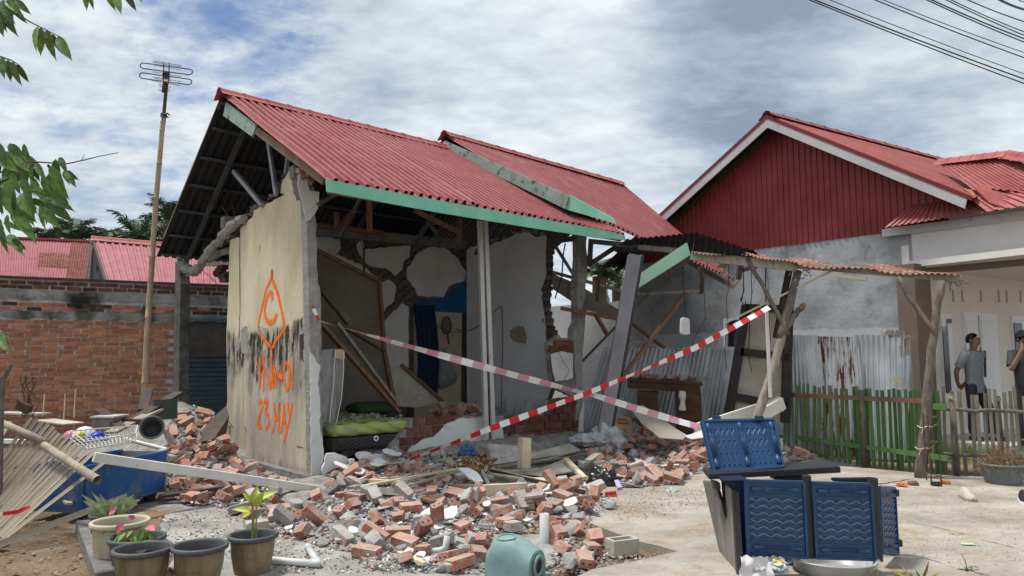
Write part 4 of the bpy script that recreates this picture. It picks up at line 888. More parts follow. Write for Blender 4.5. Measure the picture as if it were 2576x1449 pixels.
# porch: lean-to roof, beam, columns
pr = [onA(*d2(*q), aa, D0) for q, aa in (((1640, 812), -.35), ((2440, 690), -.35))]; pt = [onA(*d2(*q), .0, D0) for q, aa in (((1820, 660), 0), ((2250, 615), 0))]
mb = MB(); corrq(mb, pt[0], pt[1] + U2 * 0, pr[0], pr[1], 17, .022, 1, 'trap', 0, 1); mb.build('porch_roof_sheet', [ROOF, UNDER], red)
# main porch roof, hipped, to the right
q = [onA(*d2(2240, 560), -.3, D0), onA(*d2(2440, 690), -.38, D0), P(*d2(2700, 640), 8.6), P(*d2(2640, 420), 10.2), P(*d2(2480, 330), 11.4), P(*d2(2010, 385), 12.6)]
mb = MB(); corrq(mb, q[5], q[4], q[0], q[1] + V((.9, -.6, .02)), 16, .022, 2, 'trap', 0, 1, ofs=lambda u, v_: Z * (.03 * math.sin(u * 7) * v_)); mb.build('porch_roof_sheet', [ROOF, UNDER], red)
mb = MB(); corrq(mb, q[4], q[3], q[1] + V((.9, -.6, .02)), q[2] + V((.6, -.4, 0)), 12, .022, 1, 'trap', 0, 1); mb.build('porch_roof_sheet', [ROOF, UNDER], red)
ridge_caps(red, q[5] + Z * .03, q[4] + Z * .03, 6, RIDGE); ridge_caps(red, q[4] + Z * .03, q[3] + V((.4, -.3, -.02)), 5, RIDGE)
mb = MB(); corrq(mb, q[0].lerp(q[1], .1) + V((-.1, .3, .12)), q[1] + V((.9, -.6, .12)), onA(*d2(2330, 705), -.42, D0), HW(-.42, -3.2, pr[1].z + .02, D0), 14, .022, 1, 'trap', 0, 1); mb.build('porch_roof_sheet', [ROOF2, UNDER], red)
mb = MB(); mb.prism([q[0] + V((-.02, -.03, .03)), q[0].lerp(q[1], .5) + V((-.03, -.05, -.06)), q[1] + V((0, -.04, .0)), q[1] + V((.12, -.05, .1)), q[0] + V((.2, -.05, .06))], Z * .02); mb.build('bent_flashing', [ROOF2], red)
bt = [onA(*d2(*t), -.02, D0) for t in ((1690, 815), (2600, 665))]; bb_ = [onA(*d2(*t), .03, D0) for t in ((1838, 1092), (2600, 1038))]; bt2 = onA(*d2(1848, 845), .0, D0)
zf0 = onA(*d2(1840, 835), 0, D0).z; zf1 = onA(*d2(1840, 1090), 0, D0).z
mb = MB(); mb.prism([HW(-.05, .02, zf0, D0), HW(-.05, -3.2, zf0 + .02, D0), HW(-.05, -3.2, zf1 + .02, D0), HW(-.05, .02, zf1, D0)], U1 * .2); mb.build('porch_beam', [mat('porch_white', (.60, .58, .57), (.66, .64, .63), 2, .8)], red)
mb = MB(); mb.prism([HW(-.12, .45, zf0 - .05, D0), HW(-.12, -3.2, zf0 - .03, D0), HW(-.12, -3.2, zf0 + .10, D0), HW(-.12, .45, zf0 + .08, D0)], U1 * .06); mb.build('porch_fascia', [BARGE], red)
mb = MB(); mb.prism([HW(-.10, -.55, zf0 + .075, D0), HW(-.10, -3.2, zf0 + .09, D0), HW(-.10, -3.2, zf0 + .26, D0), HW(-.10, -.55, zf0 + .16, D0)], U1 * .05); mb.build('eave_board', [BARGE], red)
mb = MB(); mb.prism([HW(-.03, 0, zf1 - .001, D0), HW(-.03, -3.2, zf1 + .02, D0), HW(-.03, -3.2, zf1 - .07, D0), HW(-.03, 0, zf1 - .09, D0)], U1 * .16); mb.build('beam_soffit', [BROWNC], red)
FO = P(2318, 900, 11.75); FO.z = 0      # porch facade line
def onF(x, y, off=0.0):
    o = FO + FN * off; d = ray(x, y); return CAMP + d * ((o - CAMP).dot(FN) / d.dot(FN))
mb = MB(); mb.prism([FO - FD * .2, FO + FD * 4.5, FO + FD * 4.5 + Z * 3.3, FO - FD * .2 + Z * 3.3], -FN * .12); mb.build('porch_wall', [CREAMW], red)
mb = MB(); mb.prism([FO - FD * .3 + FN * .0, FO + FD * 4.5, FO + FD * 4.5 + FN * 4, FO - FD * .3 + FN * 2.2], -Z * .1 + V((0, 0, 0))); mb.v = [p + Z * (zf1 + .12) for p in mb.v]; mb.build('porch_ceiling', [CREAMW], red)
mb = MB(); mb.prism([FO - FD * .2, FO + FD * 4.5, FO + FD * 4.5 + FN * 1.3, FO - FD * .2 + FN * 1.3], Z * .14); mb.build('porch_floor', [mat('porch_tile', (.45, .43, .40), (.52, .50, .47), 3, .6)], red)
mb = MB(); pc0 = onF(2312, 900, .25); pc1 = onF(2352, 900, .25); mb.prism([V((pc0.x, pc0.y, 0)), V((pc1.x, pc1.y, 0)), V((pc1.x, pc1.y, 0)) - FN * .3, V((pc0.x, pc0.y, 0)) - FN * .3], Z * (zf1 + .05)); mb.build('porch_column', [BROWNC], red)
FM = frame(FD, -FN, Z)
def fbox(x0_, y0_, x1_, y1_, off, th, name, m_, par):
    p = onF(x0_, y0_, off); q_ = onF(x1_, y1_, off); mid = (p + q_) / 2; w = abs((q_ - p).dot(FD)); h = abs(p.z - q_.z); mb_ = MB(); mb_.box(mid - FN * th / 2 * 0, (w, th, h), FM); return mb_.build(name, [m_], par)
PANE = mat('dark_glass', (.012, .016, .02), (.02, .026, .032), 3, .08, spec=.6)
for x0_, x1_, y0_, y1_ in ((2361, 2402, 788, 1000), (2542, 2592, 795, 1010)):
    wf = fbox(x0_, y0_, x1_, y1_, .01, .06, 'window', WPAINT, red); fbox(x0_ + 8, y0_ + 17, x1_ - 9, y1_ - 12, .045, .02, 'pane', PANE, wf); fbox(x0_ - 2, y1_ + 1, x1_ + 3, y1_ + 8, .05, .1, 'sill', WPAINT, wf)
    fbox(x0_ - 2, y1_ + 9, x1_ + 2, 1092, .012, .03, 'apron', CREAMW, wf)
wf = [c for c in red.children if c.name.startswith('window')][0]
fbox(*d7(312, 108), *d7(355, 180), .06, .004, 'paper', WPAINT, wf); fbox(*d7(370, 110), *d7(410, 150), .06, .004, 'paper', mat('violet_paper', (.2, .17, .25)), wf); fbox(*d7(312, 175), *d7(350, 225), .06, .004, 'paper', mat('photo_paper', (.5, .42, .4)), wf)
dr = fbox(*d7(500, 45), *d7(875, 1150), .008, .05, 'double_door', WPAINT, red)
for x0_, x1_ in ((518, 645), (655, 820)):
    lf = fbox(*d7(x0_, 75), *d7(x1_ + 35, 1140), .03, .04, 'door_leaf', WPAINT, dr)
    for y0_, y1_ in ((120, 330), (360, 1080)): fbox(*d7(x0_ + 22, y0_), *d7(x1_ - 5, y1_), .055, .012, 'door_panel', mat('white_panel_paint', (.76, .78, .79), (.80, .82, .83), 3, .5) if 'white_panel_paint' not in MATS else MATS['white_panel_paint'], dr)
mb = MB(); mb.beam(onF(*d7(650, 75), .056), onF(*d7(705, 1140), .056), .008, .004); mb.build('leaf_gap', [MATS['crack_dark']], dr)
for x_ in (676, 708):
    mb = MB(); mb.beam(onF(*d7(x_, 398), .11), onF(*d7(x_ + 6, 638), .11), .03, .03); [mb.beam(onF(*d7(x_ + 2, y_), .11), onF(*d7(x_ + 2, y_), .05), .02, .02) for y_ in (440, 600)]; mb.build('door_handle', [mat('bronze', (.09, .075, .06), rough=.35, metal=.6)], dr)
for i, x_ in enumerate((2395, 2418, 2465, 2510, 2530, 2565)):
    fbox(x_, 728 + i * .6, x_ + 5, 760 + i * .6, .004, .012, 'vent_slot', CREAMW if 0 else mat('vent_shade_paint', (.40, .365, .32)) if 'vent_shade_paint' not in MATS else MATS['vent_shade_paint'], red)

# ================================================================ timber canopy with rusty sheets
can = thing('canopy', 'low rusty sheet canopy on forked branch posts between the two houses', 'canopy', G(2310, 1212))
BARK = mat('weathered_branch', (.10, .085, .07), (.20, .17, .14), 7, .9, 0, .4, 30, st=(3, 3, .8), dirt=((.34, .31, .27), .6, .72, 9))
yL, yR = 10.0, 8.55
def cy(x): return yL + (yR - yL) * (x - 1735) / (2420 - 1735)
mb = MB(); mb.beam(P(1738, 643, cy(1738)), P(2005, 672, cy(2005)), .05, .12); mb.beam(P(1995, 668, cy(1995) + .03), P(2412, 702, cy(2412) + .03), .05, .07); mb.build('front_beam', [WOODG], can)
for i, (x0_, y0_, x1_, y1_, dk) in enumerate(((1740, 636, 1890, 648, .6), (1880, 642, 2010, 668, .7), (1998, 668, 2210, 684, .7), (2200, 683, 2422, 699, .6))):
    Y0, Y1 = cy(x0_) - .12, cy(x1_) - .12; f0, f1 = P(x0_, y0_, Y0), P(x1_, y1_, Y1); r_ = V((.25, .95, 0)) * dk
    up0, up1 = (.27, .20) if i > 1 else (.16, .25) if i == 1 else (.10, .16)
    mb = MB(); corrq(mb, f0 + r_ + Z * up0 * dk, f1 + r_ + Z * up1 * dk, f0, f1, 14, .022, 3, 'sine', 0, 1, ofs=lambda u, v_: Z * (.02 * math.sin(u * 6 + v_ * 3))); mb.build('rusty_sheet', [RUST, UNDER], can)
# dark bent sheet tying the canopy to the house eave
mb = MB(); w0, w1 = P(1600, 612, 10.75), P(1745, 592, 10.5); e0, e1 = P(1520, 616, 10.9), P(1890, 640, 9.95)
corrq(mb, P(1575, 604, 10.55), P(1750, 587, 10.3), P(1540, 634, 11.5), P(1740, 646, 11.5), 12, .022, 2, 'sine', 0, 1); corrq(mb, P(1750, 587, 10.3), P(1905, 636, 9.9), P(1740, 646, 11.5), P(1905, 660, 11.1), 10, .022, 2, 'sine', 0, 1); mb.build('bent_sheet', [mat('dark_rusty_sheet', (.035, .026, .022), (.09, .055, .04), 5, .8, .1), UNDER], can)
pb = G(2312, 1212)
def limb(pts, rs, name, m_=BARK, n=9):
    mb_ = MB(); p = []; r2 = []
    for i in range(len(pts) - 1):
        for k in range(5): p.append(V(pts[i]).lerp(V(pts[i + 1]), k / 5) + V([rnd.gauss(0, .006) for _ in range(3)])); r2.append((rs[i] + (rs[i + 1] - rs[i]) * k / 5) * rnd.uniform(.94, 1.06))
    p.append(V(pts[-1])); r2.append(rs[-1]); mb_.tube(p, r2, n); return mb_.build(name, [m_], can, True)
limb([pb - Z * .03, P(2330, 1000, pb.y), P(2345, 850, pb.y), P(2368, 708, pb.y + .05)], [.06, .052, .048, .045], 'branch_post')
limb([P(2355, 840, pb.y - .04), P(2300, 770, pb.y + .1), P(2258, 698, pb.y + .2)], [.03, .03, .032], 'branch_brace')
mb = MB(); mb.beam(V((pb.x + .1, pb.y + .12, 0)), P(2335, 1010, pb.y + .12), .07, .07); mb.build('stake', [WOODD], can)
mb = MB()
for y_ in (1073, 1127):
    c_ = P(2320 if y_ > 1100 else 2326, y_, pb.y); mb.tube([c_ + V((.072 * math.cos(t), .072 * math.sin(t), .01 * math.sin(3 * t))) for t in [k * .5 for k in range(14)]], .005, 4); mb.tube([c_ + V((-.05, -.06, 0)), c_ + V((-.08, -.07, -.07))], .004, 4); mb.tube([c_ + V((.06, -.05, 0)), c_ + V((.2, .1, .02))], .003, 4)
mb.build('twine', [WOODL], can)
fy = cy(1990) + .05; fb_ = G(1868, 1192); fb_ = V((P(1868, 1190, fy).x, fy, -.03))
limb([fb_, P(1905, 1048, fy), P(1945, 930, fy), P(1968, 840, fy)], [.062, .06, .058, .055], 'branch_post', WOODG)
limb([P(1962, 850, fy), P(1985, 770, fy), P(2008, 682, fy)], [.055, .055, .05], 'branch_fork'); limb([P(1975, 830, fy), P(2000, 790, fy - .02), P(2020, 768, fy - .04)], [.045, .04, .038], 'branch_fork')
limb([P(1985, 842, fy - .05), P(1930, 740, fy + .05), P(1880, 650, fy + .15)], [.03, .03, .028], 'branch_brace')
mb = MB(); mb.tube([P(2020, 768, fy - .04), P(2026, 763, fy - .05)], [.045, .02], 7); mb.build('snapped_end', [mat('torn_wood', (.40, .17, .08), (.5, .25, .13), 9, .9)], can)
mb = MB(); mb.beam(P(1985, 680, fy + .3), P(1952, 850, fy + .3), .11, .06); mb.beam(P(2004, 680, fy + .33), P(1972, 850, fy + .33), .05, .06); mb.build('dark_post', [WOODD], can)
mb = MB(); mb.beam(P(1928, 775, 9.4), P(1938, 1000, 9.4), .035, .035); mb.build('white_pole', [WOODW], can)
mb = MB(); mb.beam(P(1820, 815, 9.9), P(2095, 680, 9.3), .025, .025); mb.build('thin_rail', [WOODL], can)
mb = MB(); mb.beam(P(2100, 693, 9.2), P(2180, 703, 9.0), .09, .04); mb.build('packing_board', [WOODL], can)
mb = MB()
for k in range(26): c_ = P(2385 + rnd.uniform(-15, 40), 708 + rnd.uniform(-6, 8), 8.6); mb.tube([c_, c_ + V((rnd.uniform(-.1, .12), rnd.uniform(-.05, .05), rnd.uniform(-.1, .03)))], .003, 3)
tag(mb.build('tie_wire', [BLACKP], can), kind='stuff'); mb = MB()
for k in range(18): c_ = P(2000 + rnd.uniform(-12, 45), 690 + rnd.uniform(-12, 12), 9.3); mb.tube([c_, c_ + V((rnd.uniform(-.08, .08), 0, rnd.uniform(-.08, .05)))], .006, 4)
tag(mb.build('tie_wire', [BLACKP], can), kind='stuff')
# wires and bulbs that hang below it
for i, (pts, Y, r_) in enumerate(((((1275, 300), (1282, 450), (1297, 680)), 10.3, .009), (((1440, 330), (1425, 400), (1440, 690), (1350, 840), (1340, 1055)), 10.3, .006), (((1610, 260), (1605, 490), (1590, 520), (1600, 700), (1580, 900), (1595, 1070)), 10.6, .005), (((1712, 280), (1716, 480), (1700, 560), (1722, 600), (1700, 700)), 10.5, .009), (((1770, 300), (1775, 510), (1760, 700), (1750, 960), (1778, 1080)), 10.4, .006), (((1815, 300), (1780, 500), (1765, 580), (1760, 980)), 10.4, .004), (((1875, 250), (1878, 600)), 10.2, .01), (((1880, 300), (1895, 420), (1905, 760), (1915, 860)), 10.2, .004), (((1465, 250), (1430, 380)), 10.6, .006), (((425, 140), (410, 220), (400, 380), (350, 540)), 11.4, .012))):
    mb = MB(); ps = [P(*d1(*q), Y) for q in pts]; mb.tube(ps, r_, 5)
    if i == 3: [mb.tube([p + V((rnd.uniform(-.04, .04), 0, rnd.uniform(-.1, .1))), p + V((rnd.uniform(-.05, .05), 0, rnd.uniform(-.1, .1))), p + V((rnd.uniform(-.03, .03), 0, 0))], .008, 4) for p in ps]
    mb.build('hanging_wire', [BLACKP], can)
BULB = mat('bulb_glass', (.7, .72, .72), rough=.15)
for k, (q, Y, lb, shade) in enumerate(((d1(1578, 360), 11.0, 'white bulb under a small saucer shade by the roof corner', True), (d1(732, 545), 12.4, 'bare white bulb hanging before the grey wall', False))):
    bt_ = thing('light_bulb', lb, 'lamp', P(*q, Y)); c_ = P(*q, Y); mb = MB(); mb.lathe(c_, [(.005, -.055), (.03, -.045), (.04, -.015), (.03, .02), (.018, .045), (.018, .07)], 12); mb.build('bulb', [BULB], bt_, True)
    mb = MB(); mb.tube([c_ + Z * .06, c_ + Z * .35], .006, 5); mb.build('cord', [BLACKP], bt_)
    if shade: mb = MB(); mb.lathe(c_ + Z * .12, [(.02, .03), (.06, .025), (.11, -.01), (.11, -.015), (.05, .0)], 16); mb.build('lamp_shade', [WOODL], bt_, True)
mb = MB(); hb = [(1290, 672, 6), (1268, 690, 14), (1265, 740, 26), (1265, 790, 30), (1270, 805, 26)]
pg = [P(*d1(*q), 10.3) for q in ((1285, 672), (1262, 685), (1258, 795), (1290, 805), (1332, 800), (1328, 690), (1300, 676))]; mb.prism(pg, V((0, .07, 0))); o = mb.solo('hanging_paper_bag', [mat('white_film', (.6, .6, .62), (.72, .72, .73), 9, .5)], 'small white carrier bag hanging on a long black wire', 'bag'); bevel(o, .02, 2)

# ================================================================ brick boundary wall on the left
w0 = P(-160, 694, 11.6); w0.z = 0; w1 = P(600, 723, 13.55); w1.z = 0; WD = (w1 - w0).normalized(); WN = V((WD.y, -WD.x, 0)); WL = (w1 - w0).length
WT = P(0, 700, 12.0).z; WM = frame(WD, -WN, Z)
bwall = thing('brick_wall', 'long rough red brick boundary wall with concrete bands and blue door', 'wall', (w0 + w1) / 2)
def onW(x, y, off=0.0):
    o = w0 + WN * off; d = ray(x, y); return CAMP + d * ((o - CAMP).dot(WN) / d.dot(WN))
def wu(p): return (p - w0).dot(WD)
dl, drr, dt = wu(onW(452, 900)), wu(onW(592, 900)), onW(455, 800).z
WMORT = mat('wall_mortar', (.33, .315, .295), (.52, .50, .475), 9, .95, 0, .6, 50)
mb = MB(); mb.prism([w0 - WN * .0 + V((0, 0, 0)), w0 + WD * dl, w0 + WD * dl + Z * dt, w0 + WD * drr + Z * dt, w0 + WD * drr, w0 + WD * WL, w0 + WD * WL + Z * WT, w0 + Z * WT], -WN * .09); mb.v = [p + WN * .017 for p in mb.v]; mb.build('mortar_core', [WMORT], bwall)
WB = [brick_mesh('wall_brick', .212, .05, .056, BRICKW, 200 + i, 0, False, .007) for i in range(5)]; WBD = [brick_mesh('sooty_brick', .212, .05, .056, mat('sooty_brick', (.05, .03, .025), (.15, .06, .04), 8, .92, 0, .5, 50, .4, dirt=((.3, .1, .06), .6, .7, 5)), 210 + i, 0, False, .007) for i in range(3)]
BLn, BHn = .235, .0745
zc1, zc2 = onW(60, 725 + 10).z, onW(60, 750 - 3).z; zb1, zb2 = onW(60, 784).z, onW(60, 800).z
band1 = (onW(60, 752).z, onW(60, 728).z); band2 = (onW(60, 800).z, onW(60, 782).z)
spots = []; z = .04; k = 0
while z < WT - .02:
    if not (band1[0] - .02 < z < band1[1] + .02 or band2[0] - .02 < z < band2[1] + .02):
        a = rnd.uniform(-.05, 0) + (BLn / 2 if k % 2 else 0)
        while a < WL:
            if not (dl - .1 < a < drr + .1 and z < dt + .05): spots.append((a + rnd.uniform(-.008, .008), z + rnd.uniform(-.005, .005), z > band1[1] or (z > band2[1] and rnd.random() < .35)))
            a += BLn * rnd.uniform(.97, 1.03)
    z += BHn; k += 1
def vis(s_):
    p = w0 + WD * s_[0] + Z * s_[1]; q = p - CAMP; zc_ = q.y * _c + q.z * _s; x = CX + F * q.x / zc_; y = CY - F * (-q.y * _s + q.z * _c) / zc_
    return -30 < x < 575 and y < 1060 and not (x < 250 and y > 1045)
vs_ = [s_ for s_ in spots if vis(s_)]; rnd.shuffle(vs_); first = set(id(s_) for s_ in vs_[:300])
rest = MB(); 
for i, s_ in enumerate(spots):
    mm = (WBD if s_[2] else WB); me = mm[i % len(mm)]; off = rnd.uniform(.0, .016)
    M = Matrix.Translation(w0 + WD * s_[0] + WN * off + Z * s_[1]) @ (WM @ rotm(rnd.uniform(-.03, .03), rnd.uniform(-.02, .02), rnd.uniform(-.03, .03))).to_4x4()
    if id(s_) in first: inst(me, 'brick', M, bwall)
    else:
        b0 = len(rest.v); rest.v += [M @ v_.co for v_ in me.vertices]; rest.f += [tuple(b0 + j for j in p.vertices) for p in me.polygons]; rest.m += [1 if s_[2] else 0] * len(me.polygons)
tag(rest.build('brickwork', [BRICKW, MATS['sooty_brick']], bwall), kind='stuff')
CONCB = mat('stained_concrete_band', (.13, .13, .125), (.34, .34, .33), 2.2, .95, 0, .5, 30, lo=.32, hi=.62, dirt=((.03, .03, .026), .54, .68, 1.4))
for lo_, hi_ in (band1, band2):
    n = 60; top = [w0 + WD * (WL * i / n) + Z * (hi_ + rnd.uniform(-.012, .012)) for i in range(n + 1)]; bot = [w0 + WD * (WL * i / n) + Z * (lo_ + rnd.uniform(-.025, .012)) for i in range(n + 1)]
    mb = MB(); mb.prism([p + WN * .03 for p in top + bot[::-1]], -WN * .04); mb.build('concrete_band', [CONCB], bwall)
mb = MB(); mb.beam(w0 + Z * (WT + .02), w1 + Z * (WT + .02), .14, .04); mb.build('coping', [WOODD], bwall)
for m_ in (BRICKW, MATS['sooty_brick'], CONCB, WMORT):
    spotmix(m_, (.014, .014, .012), onW(*c2(620, 820)), .42, .95, 3, (1, 1, 1.5)); spotmix(m_, (.05, .055, .022), onW(*c2(640, 930)), .22, .8, 4, (1, 1, 1.7)); spotmix(m_, (.02, .018, .016), onW(*c2(1130, 930)), .25, .8, 4, (1.6, 1, 1))
# blue door with louvred lower half, set in the wall
BLUEP = mat('blue_door_frame', (.02, .15, .28), (.03, .19, .34), 4, .6, dirt=((.05, .05, .05), .6, .75, 6)); DKP = mat('dark_door_panel', (.06, .055, .052), (.10, .09, .085), 4, .7); TEALD = mat('slate_louvre', (.035, .06, .075), (.06, .09, .105), 5, .6)
def wbox(x0_, y0_, x1_, y1_, off, th, name, m_, par):
    p = onW(x0_, y0_, off); q_ = onW(x1_, y1_, off); mb_ = MB(); mb_.box((p + q_) / 2, (abs((q_ - p).dot(WD)), th, abs(p.z - q_.z)), WM); return mb_.build(name, [m_], par)
dd = wbox(456, 801, 592, 1055, -.03, .04, 'blue_door', TEALD, bwall)
wbox(455, 800, 461, 1055, .02, .08, 'frame', BLUEP, dd); wbox(461, 800, 592, 807, .02, .08, 'frame', BLUEP, dd); wbox(478, 815, 590, 897, .0, .03, 'upper_panel', DKP, dd)
for i in range(13): y_ = 903 + i * 11.6; o = wbox(463, y_, 590, y_ + 8, .012, .02, 'louvre', TEALD, dd)

# ================================================================ neighbouring roofs behind the wall
PINKR = mat('faded_pink_roof', (.31, .10, .115), (.40, .15, .165), 4, .6, 0, .05, 30); RUSTP = mat('rusted_patch', (.16, .045, .035), (.28, .10, .08), 6, .8, 0, .1, 30, dirt=((.38, .16, .15), .56, .68, 5))
nb1 = thing('rusty_roofed_house', 'house behind the brick wall whose pink roof has rust-brown sheets', 'house', P(120, 690, 17) * 1)
nb1.location.z = 0
rt = [P(-60, 598, 19), P(258, 612, 19.6)]; rb = [P(-60, 700, 16.5), P(236, 722, 17.1)]
def quad(t0, t1, v0, v1):
    f = lambda t, v_: (rt[0].lerp(rt[1], t)).lerp(rb[0].lerp(rb[1], t), v_)
    return f(t0, v0), f(t1, v0), f(t0, v1), f(t1, v1)
for t0, t1, v0, v1, m_ in ((0, .25, 0, 1, PINKR), (.25, .50, 0, 1, PINKR), (.5, .76, 0, .36, PINKR), (.5, .76, .34, .66, RUSTP), (.5, .76, .64, 1, PINKR), (.752, 1, 0, .40, RUSTP), (.752, 1, .38, .72, RUSTP), (.752, 1, .70, 1, RUSTP)):
    mb = MB(); corrq(mb, *quad(t0, t1, v0, v1), 12, .03, 1, 'sine', 0, 1, ofs=(lambda u, v_: Z * .015) if m_ is RUSTP else None); mb.build('roof_sheet', [m_, UNDER], nb1)
mb = MB(); mb.prism([V((rb[0].x, rb[0].y + .5, 0)), V((rb[1].x, rb[1].y + .5, 0)), V((rb[1].x, rb[1].y + .5, rb[1].z)), V((rb[0].x, rb[0].y + .5, rb[0].z))], V((0, .15, 0))); mb.build('wall', [CREAM], nb1)
mb = MB(); mb.beam(rt[0] + Z * .04, rt[1] + Z * .04, .2, .05); mb.build('ridge_cap', [RIDGE], nb1)
nb2 = thing('pink_gabled_house', 'house behind the wall with clean pink roof and open dark gable', 'house', V((P(400, 700, 15.5).x, 15.5, 0)))
r2 = [P(*c2(690, 360), 16.6), P(660, 640, 18.0)]; e2_ = [P(*c2(800, 690), 14.6), P(640, 728, 15.9)]; bk = [V((r2[0].x - 1.5, r2[0].y + 2.2, e2_[0].z - .1)), V((r2[1].x - 1.5, r2[1].y + 2.2, e2_[1].z - .1))]
for i in range(5):
    t0, t1 = i / 5, (i + 1) / 5 + .004
    mb = MB(); corrq(mb, r2[0].lerp(r2[1], t0), r2[0].lerp(r2[1], t1), e2_[0].lerp(e2_[1], t0), e2_[0].lerp(e2_[1], t1), 5, .03, 3, 'trap', 0, 1, ofs=lambda u, v_: Z * (-.05 * v_ * v_ * 0)); mb.build('roof_sheet', [PINKR, UNDER], nb2)
ridge_caps(nb2, r2[0] + Z * .03, r2[1] + Z * .03, 10, RIDGE)
gl = P(*c2(640, 668), 15.2)
mb = MB(); mb.beam(r2[0] - Z * .02, gl, .05, .05); mb.beam(r2[0] - Z * .02 + V((.03, 0, 0)), e2_[0], .05, .08); mb.beam(P(*c2(740, 560), 15.8), P(*c2(750, 690), 15.8), .06, .06); mb.build('gable_frame', [WOODD], nb2)
mb = MB(); mb.prism([r2[0] + V((.02, .04, -.06)), gl + V((.02, .04, -.6)), e2_[0] + V((.0, .04, -.6)), e2_[0] + V((-.02, .04, -.04))], V((.02, .1, 0))); mb.build('gable_infill', [MATS['crack_dark']], nb2)  # near-black sheet stands in for the shade inside the open gable
mb = MB(); mb.prism([V((gl.x, gl.y + .8, 0)), V((e2_[1].x, e2_[1].y + .5, 0)), V((e2_[1].x, e2_[1].y + .5, e2_[1].z)), V((gl.x, gl.y + .8, gl.z))], V((0, .15, 0))); mb.build('wall', [CREAM], nb2)

# ================================================================ bamboo antenna mast
am = thing('television_antenna', 'tall bamboo mast with a looped television antenna on top', 'antenna', G(362, 1042) * 1)
ay = 11.2; BAMB = mat('bamboo_pole', (.30, .235, .15), (.46, .37, .25), 5, .7, 0, .15, 30, st=(2, 2, .5), dirt=((.12, .09, .06), .58, .72, 5))
pm = [P(360, 1060, ay), P(373, 800, ay), P(393, 500, ay), P(408, 330, ay), P(413, 290, ay)]; pm[0].z = 0.0
am.location = pm[0]
mb = MB(); pts = []; rs_ = []
for i in range(len(pm) - 1):
    for k in range(10):
        p = pm[i].lerp(pm[i + 1], k / 10); pts.append(p); rs_.append(.052 - .016 * (p.z / 5.5))
        if k in (0, 5): pts += [p + Z * .012, p + Z * .024, p + Z * .036]; r0 = rs_[-1]; rs_ += [r0 * 1.18, r0 * 1.18, r0]
mb.tube(pts, rs_, 9); mb.build('bamboo_pole', [BAMB], am, True)
mb = MB(); mb.tube([P(411, 300, ay), P(419, 212, ay)], .028, 8); mb.tube([P(413, 232, ay), P(417, 208, ay)], .045, 8); mb.build('upper_pole', [WOODD], am)
mb = MB(); [mb.tube([P(x - 2, y, ay - .05), P(x + 10, y - 2, ay - .05), P(x + 16, y + 3, ay)], .012, 5) for x, y in ((407, 293), (411, 287))]; mb.lathe(P(412, 290, ay), [(.05, -.03), (.052, 0), (.05, .03)], 9); mb.build('tie', [BLACKP], am)
ANT = mat('antenna_tube', (.10, .11, .12), (.16, .17, .18), 8, .6)
for y_, yy, l, ln in ((171, 15, 66, 1), (196, 15, 66, 1)):
    x0_ = 351 if y_ < 180 else 349; a_ = [(x0_ + 8, y_ - 13), (x0_ + 2, y_ - 9), (x0_ + 2, y_ - 3), (x0_ + 8, y_ + 1), (x0_ + 60, y_ + 8), (x0_ + 126, y_ + 17), (x0_ + 133, y_ + 13), (x0_ + 133, y_ + 6), (x0_ + 126, y_ + 3), (x0_ + 60, y_ - 6), (x0_ + 8, y_ - 13)]
    mb = MB(); mb.tube([P(x, y, ay) for x, y in a_], .010, 5); mb.build('loop_element', [ANT], am)
for x0_, y0_, x1_, y1_, dy_ in ((386, 153, 457, 165, -.4), (384, 156, 455, 168, -.45), (384, 163, 454, 176, -.2), (385, 180, 455, 193, .25), (384, 193, 454, 205, .3), (382, 203, 452, 215, .35), (390, 197, 430, 203, .2), (400, 211, 430, 220, .1), (400, 216, 428, 225, .15), (399, 226, 427, 231, .2)): mb = MB(); mb.tube([P(x0_, y0_, ay + dy_), P(x1_, y1_, ay + dy_)], .007, 5); mb.build('element', [ANT], am)
mb = MB(); mb.beam(P(412, 158, ay - .4), P(411, 212, ay + .3), .016, .016); mb.beam(P(426, 158, ay - .4), P(424, 208, ay + .3), .016, .016); mb.box(P(418, 190, ay), (.09, .07, .09)); mb.build('boom', [BLACKP], am)

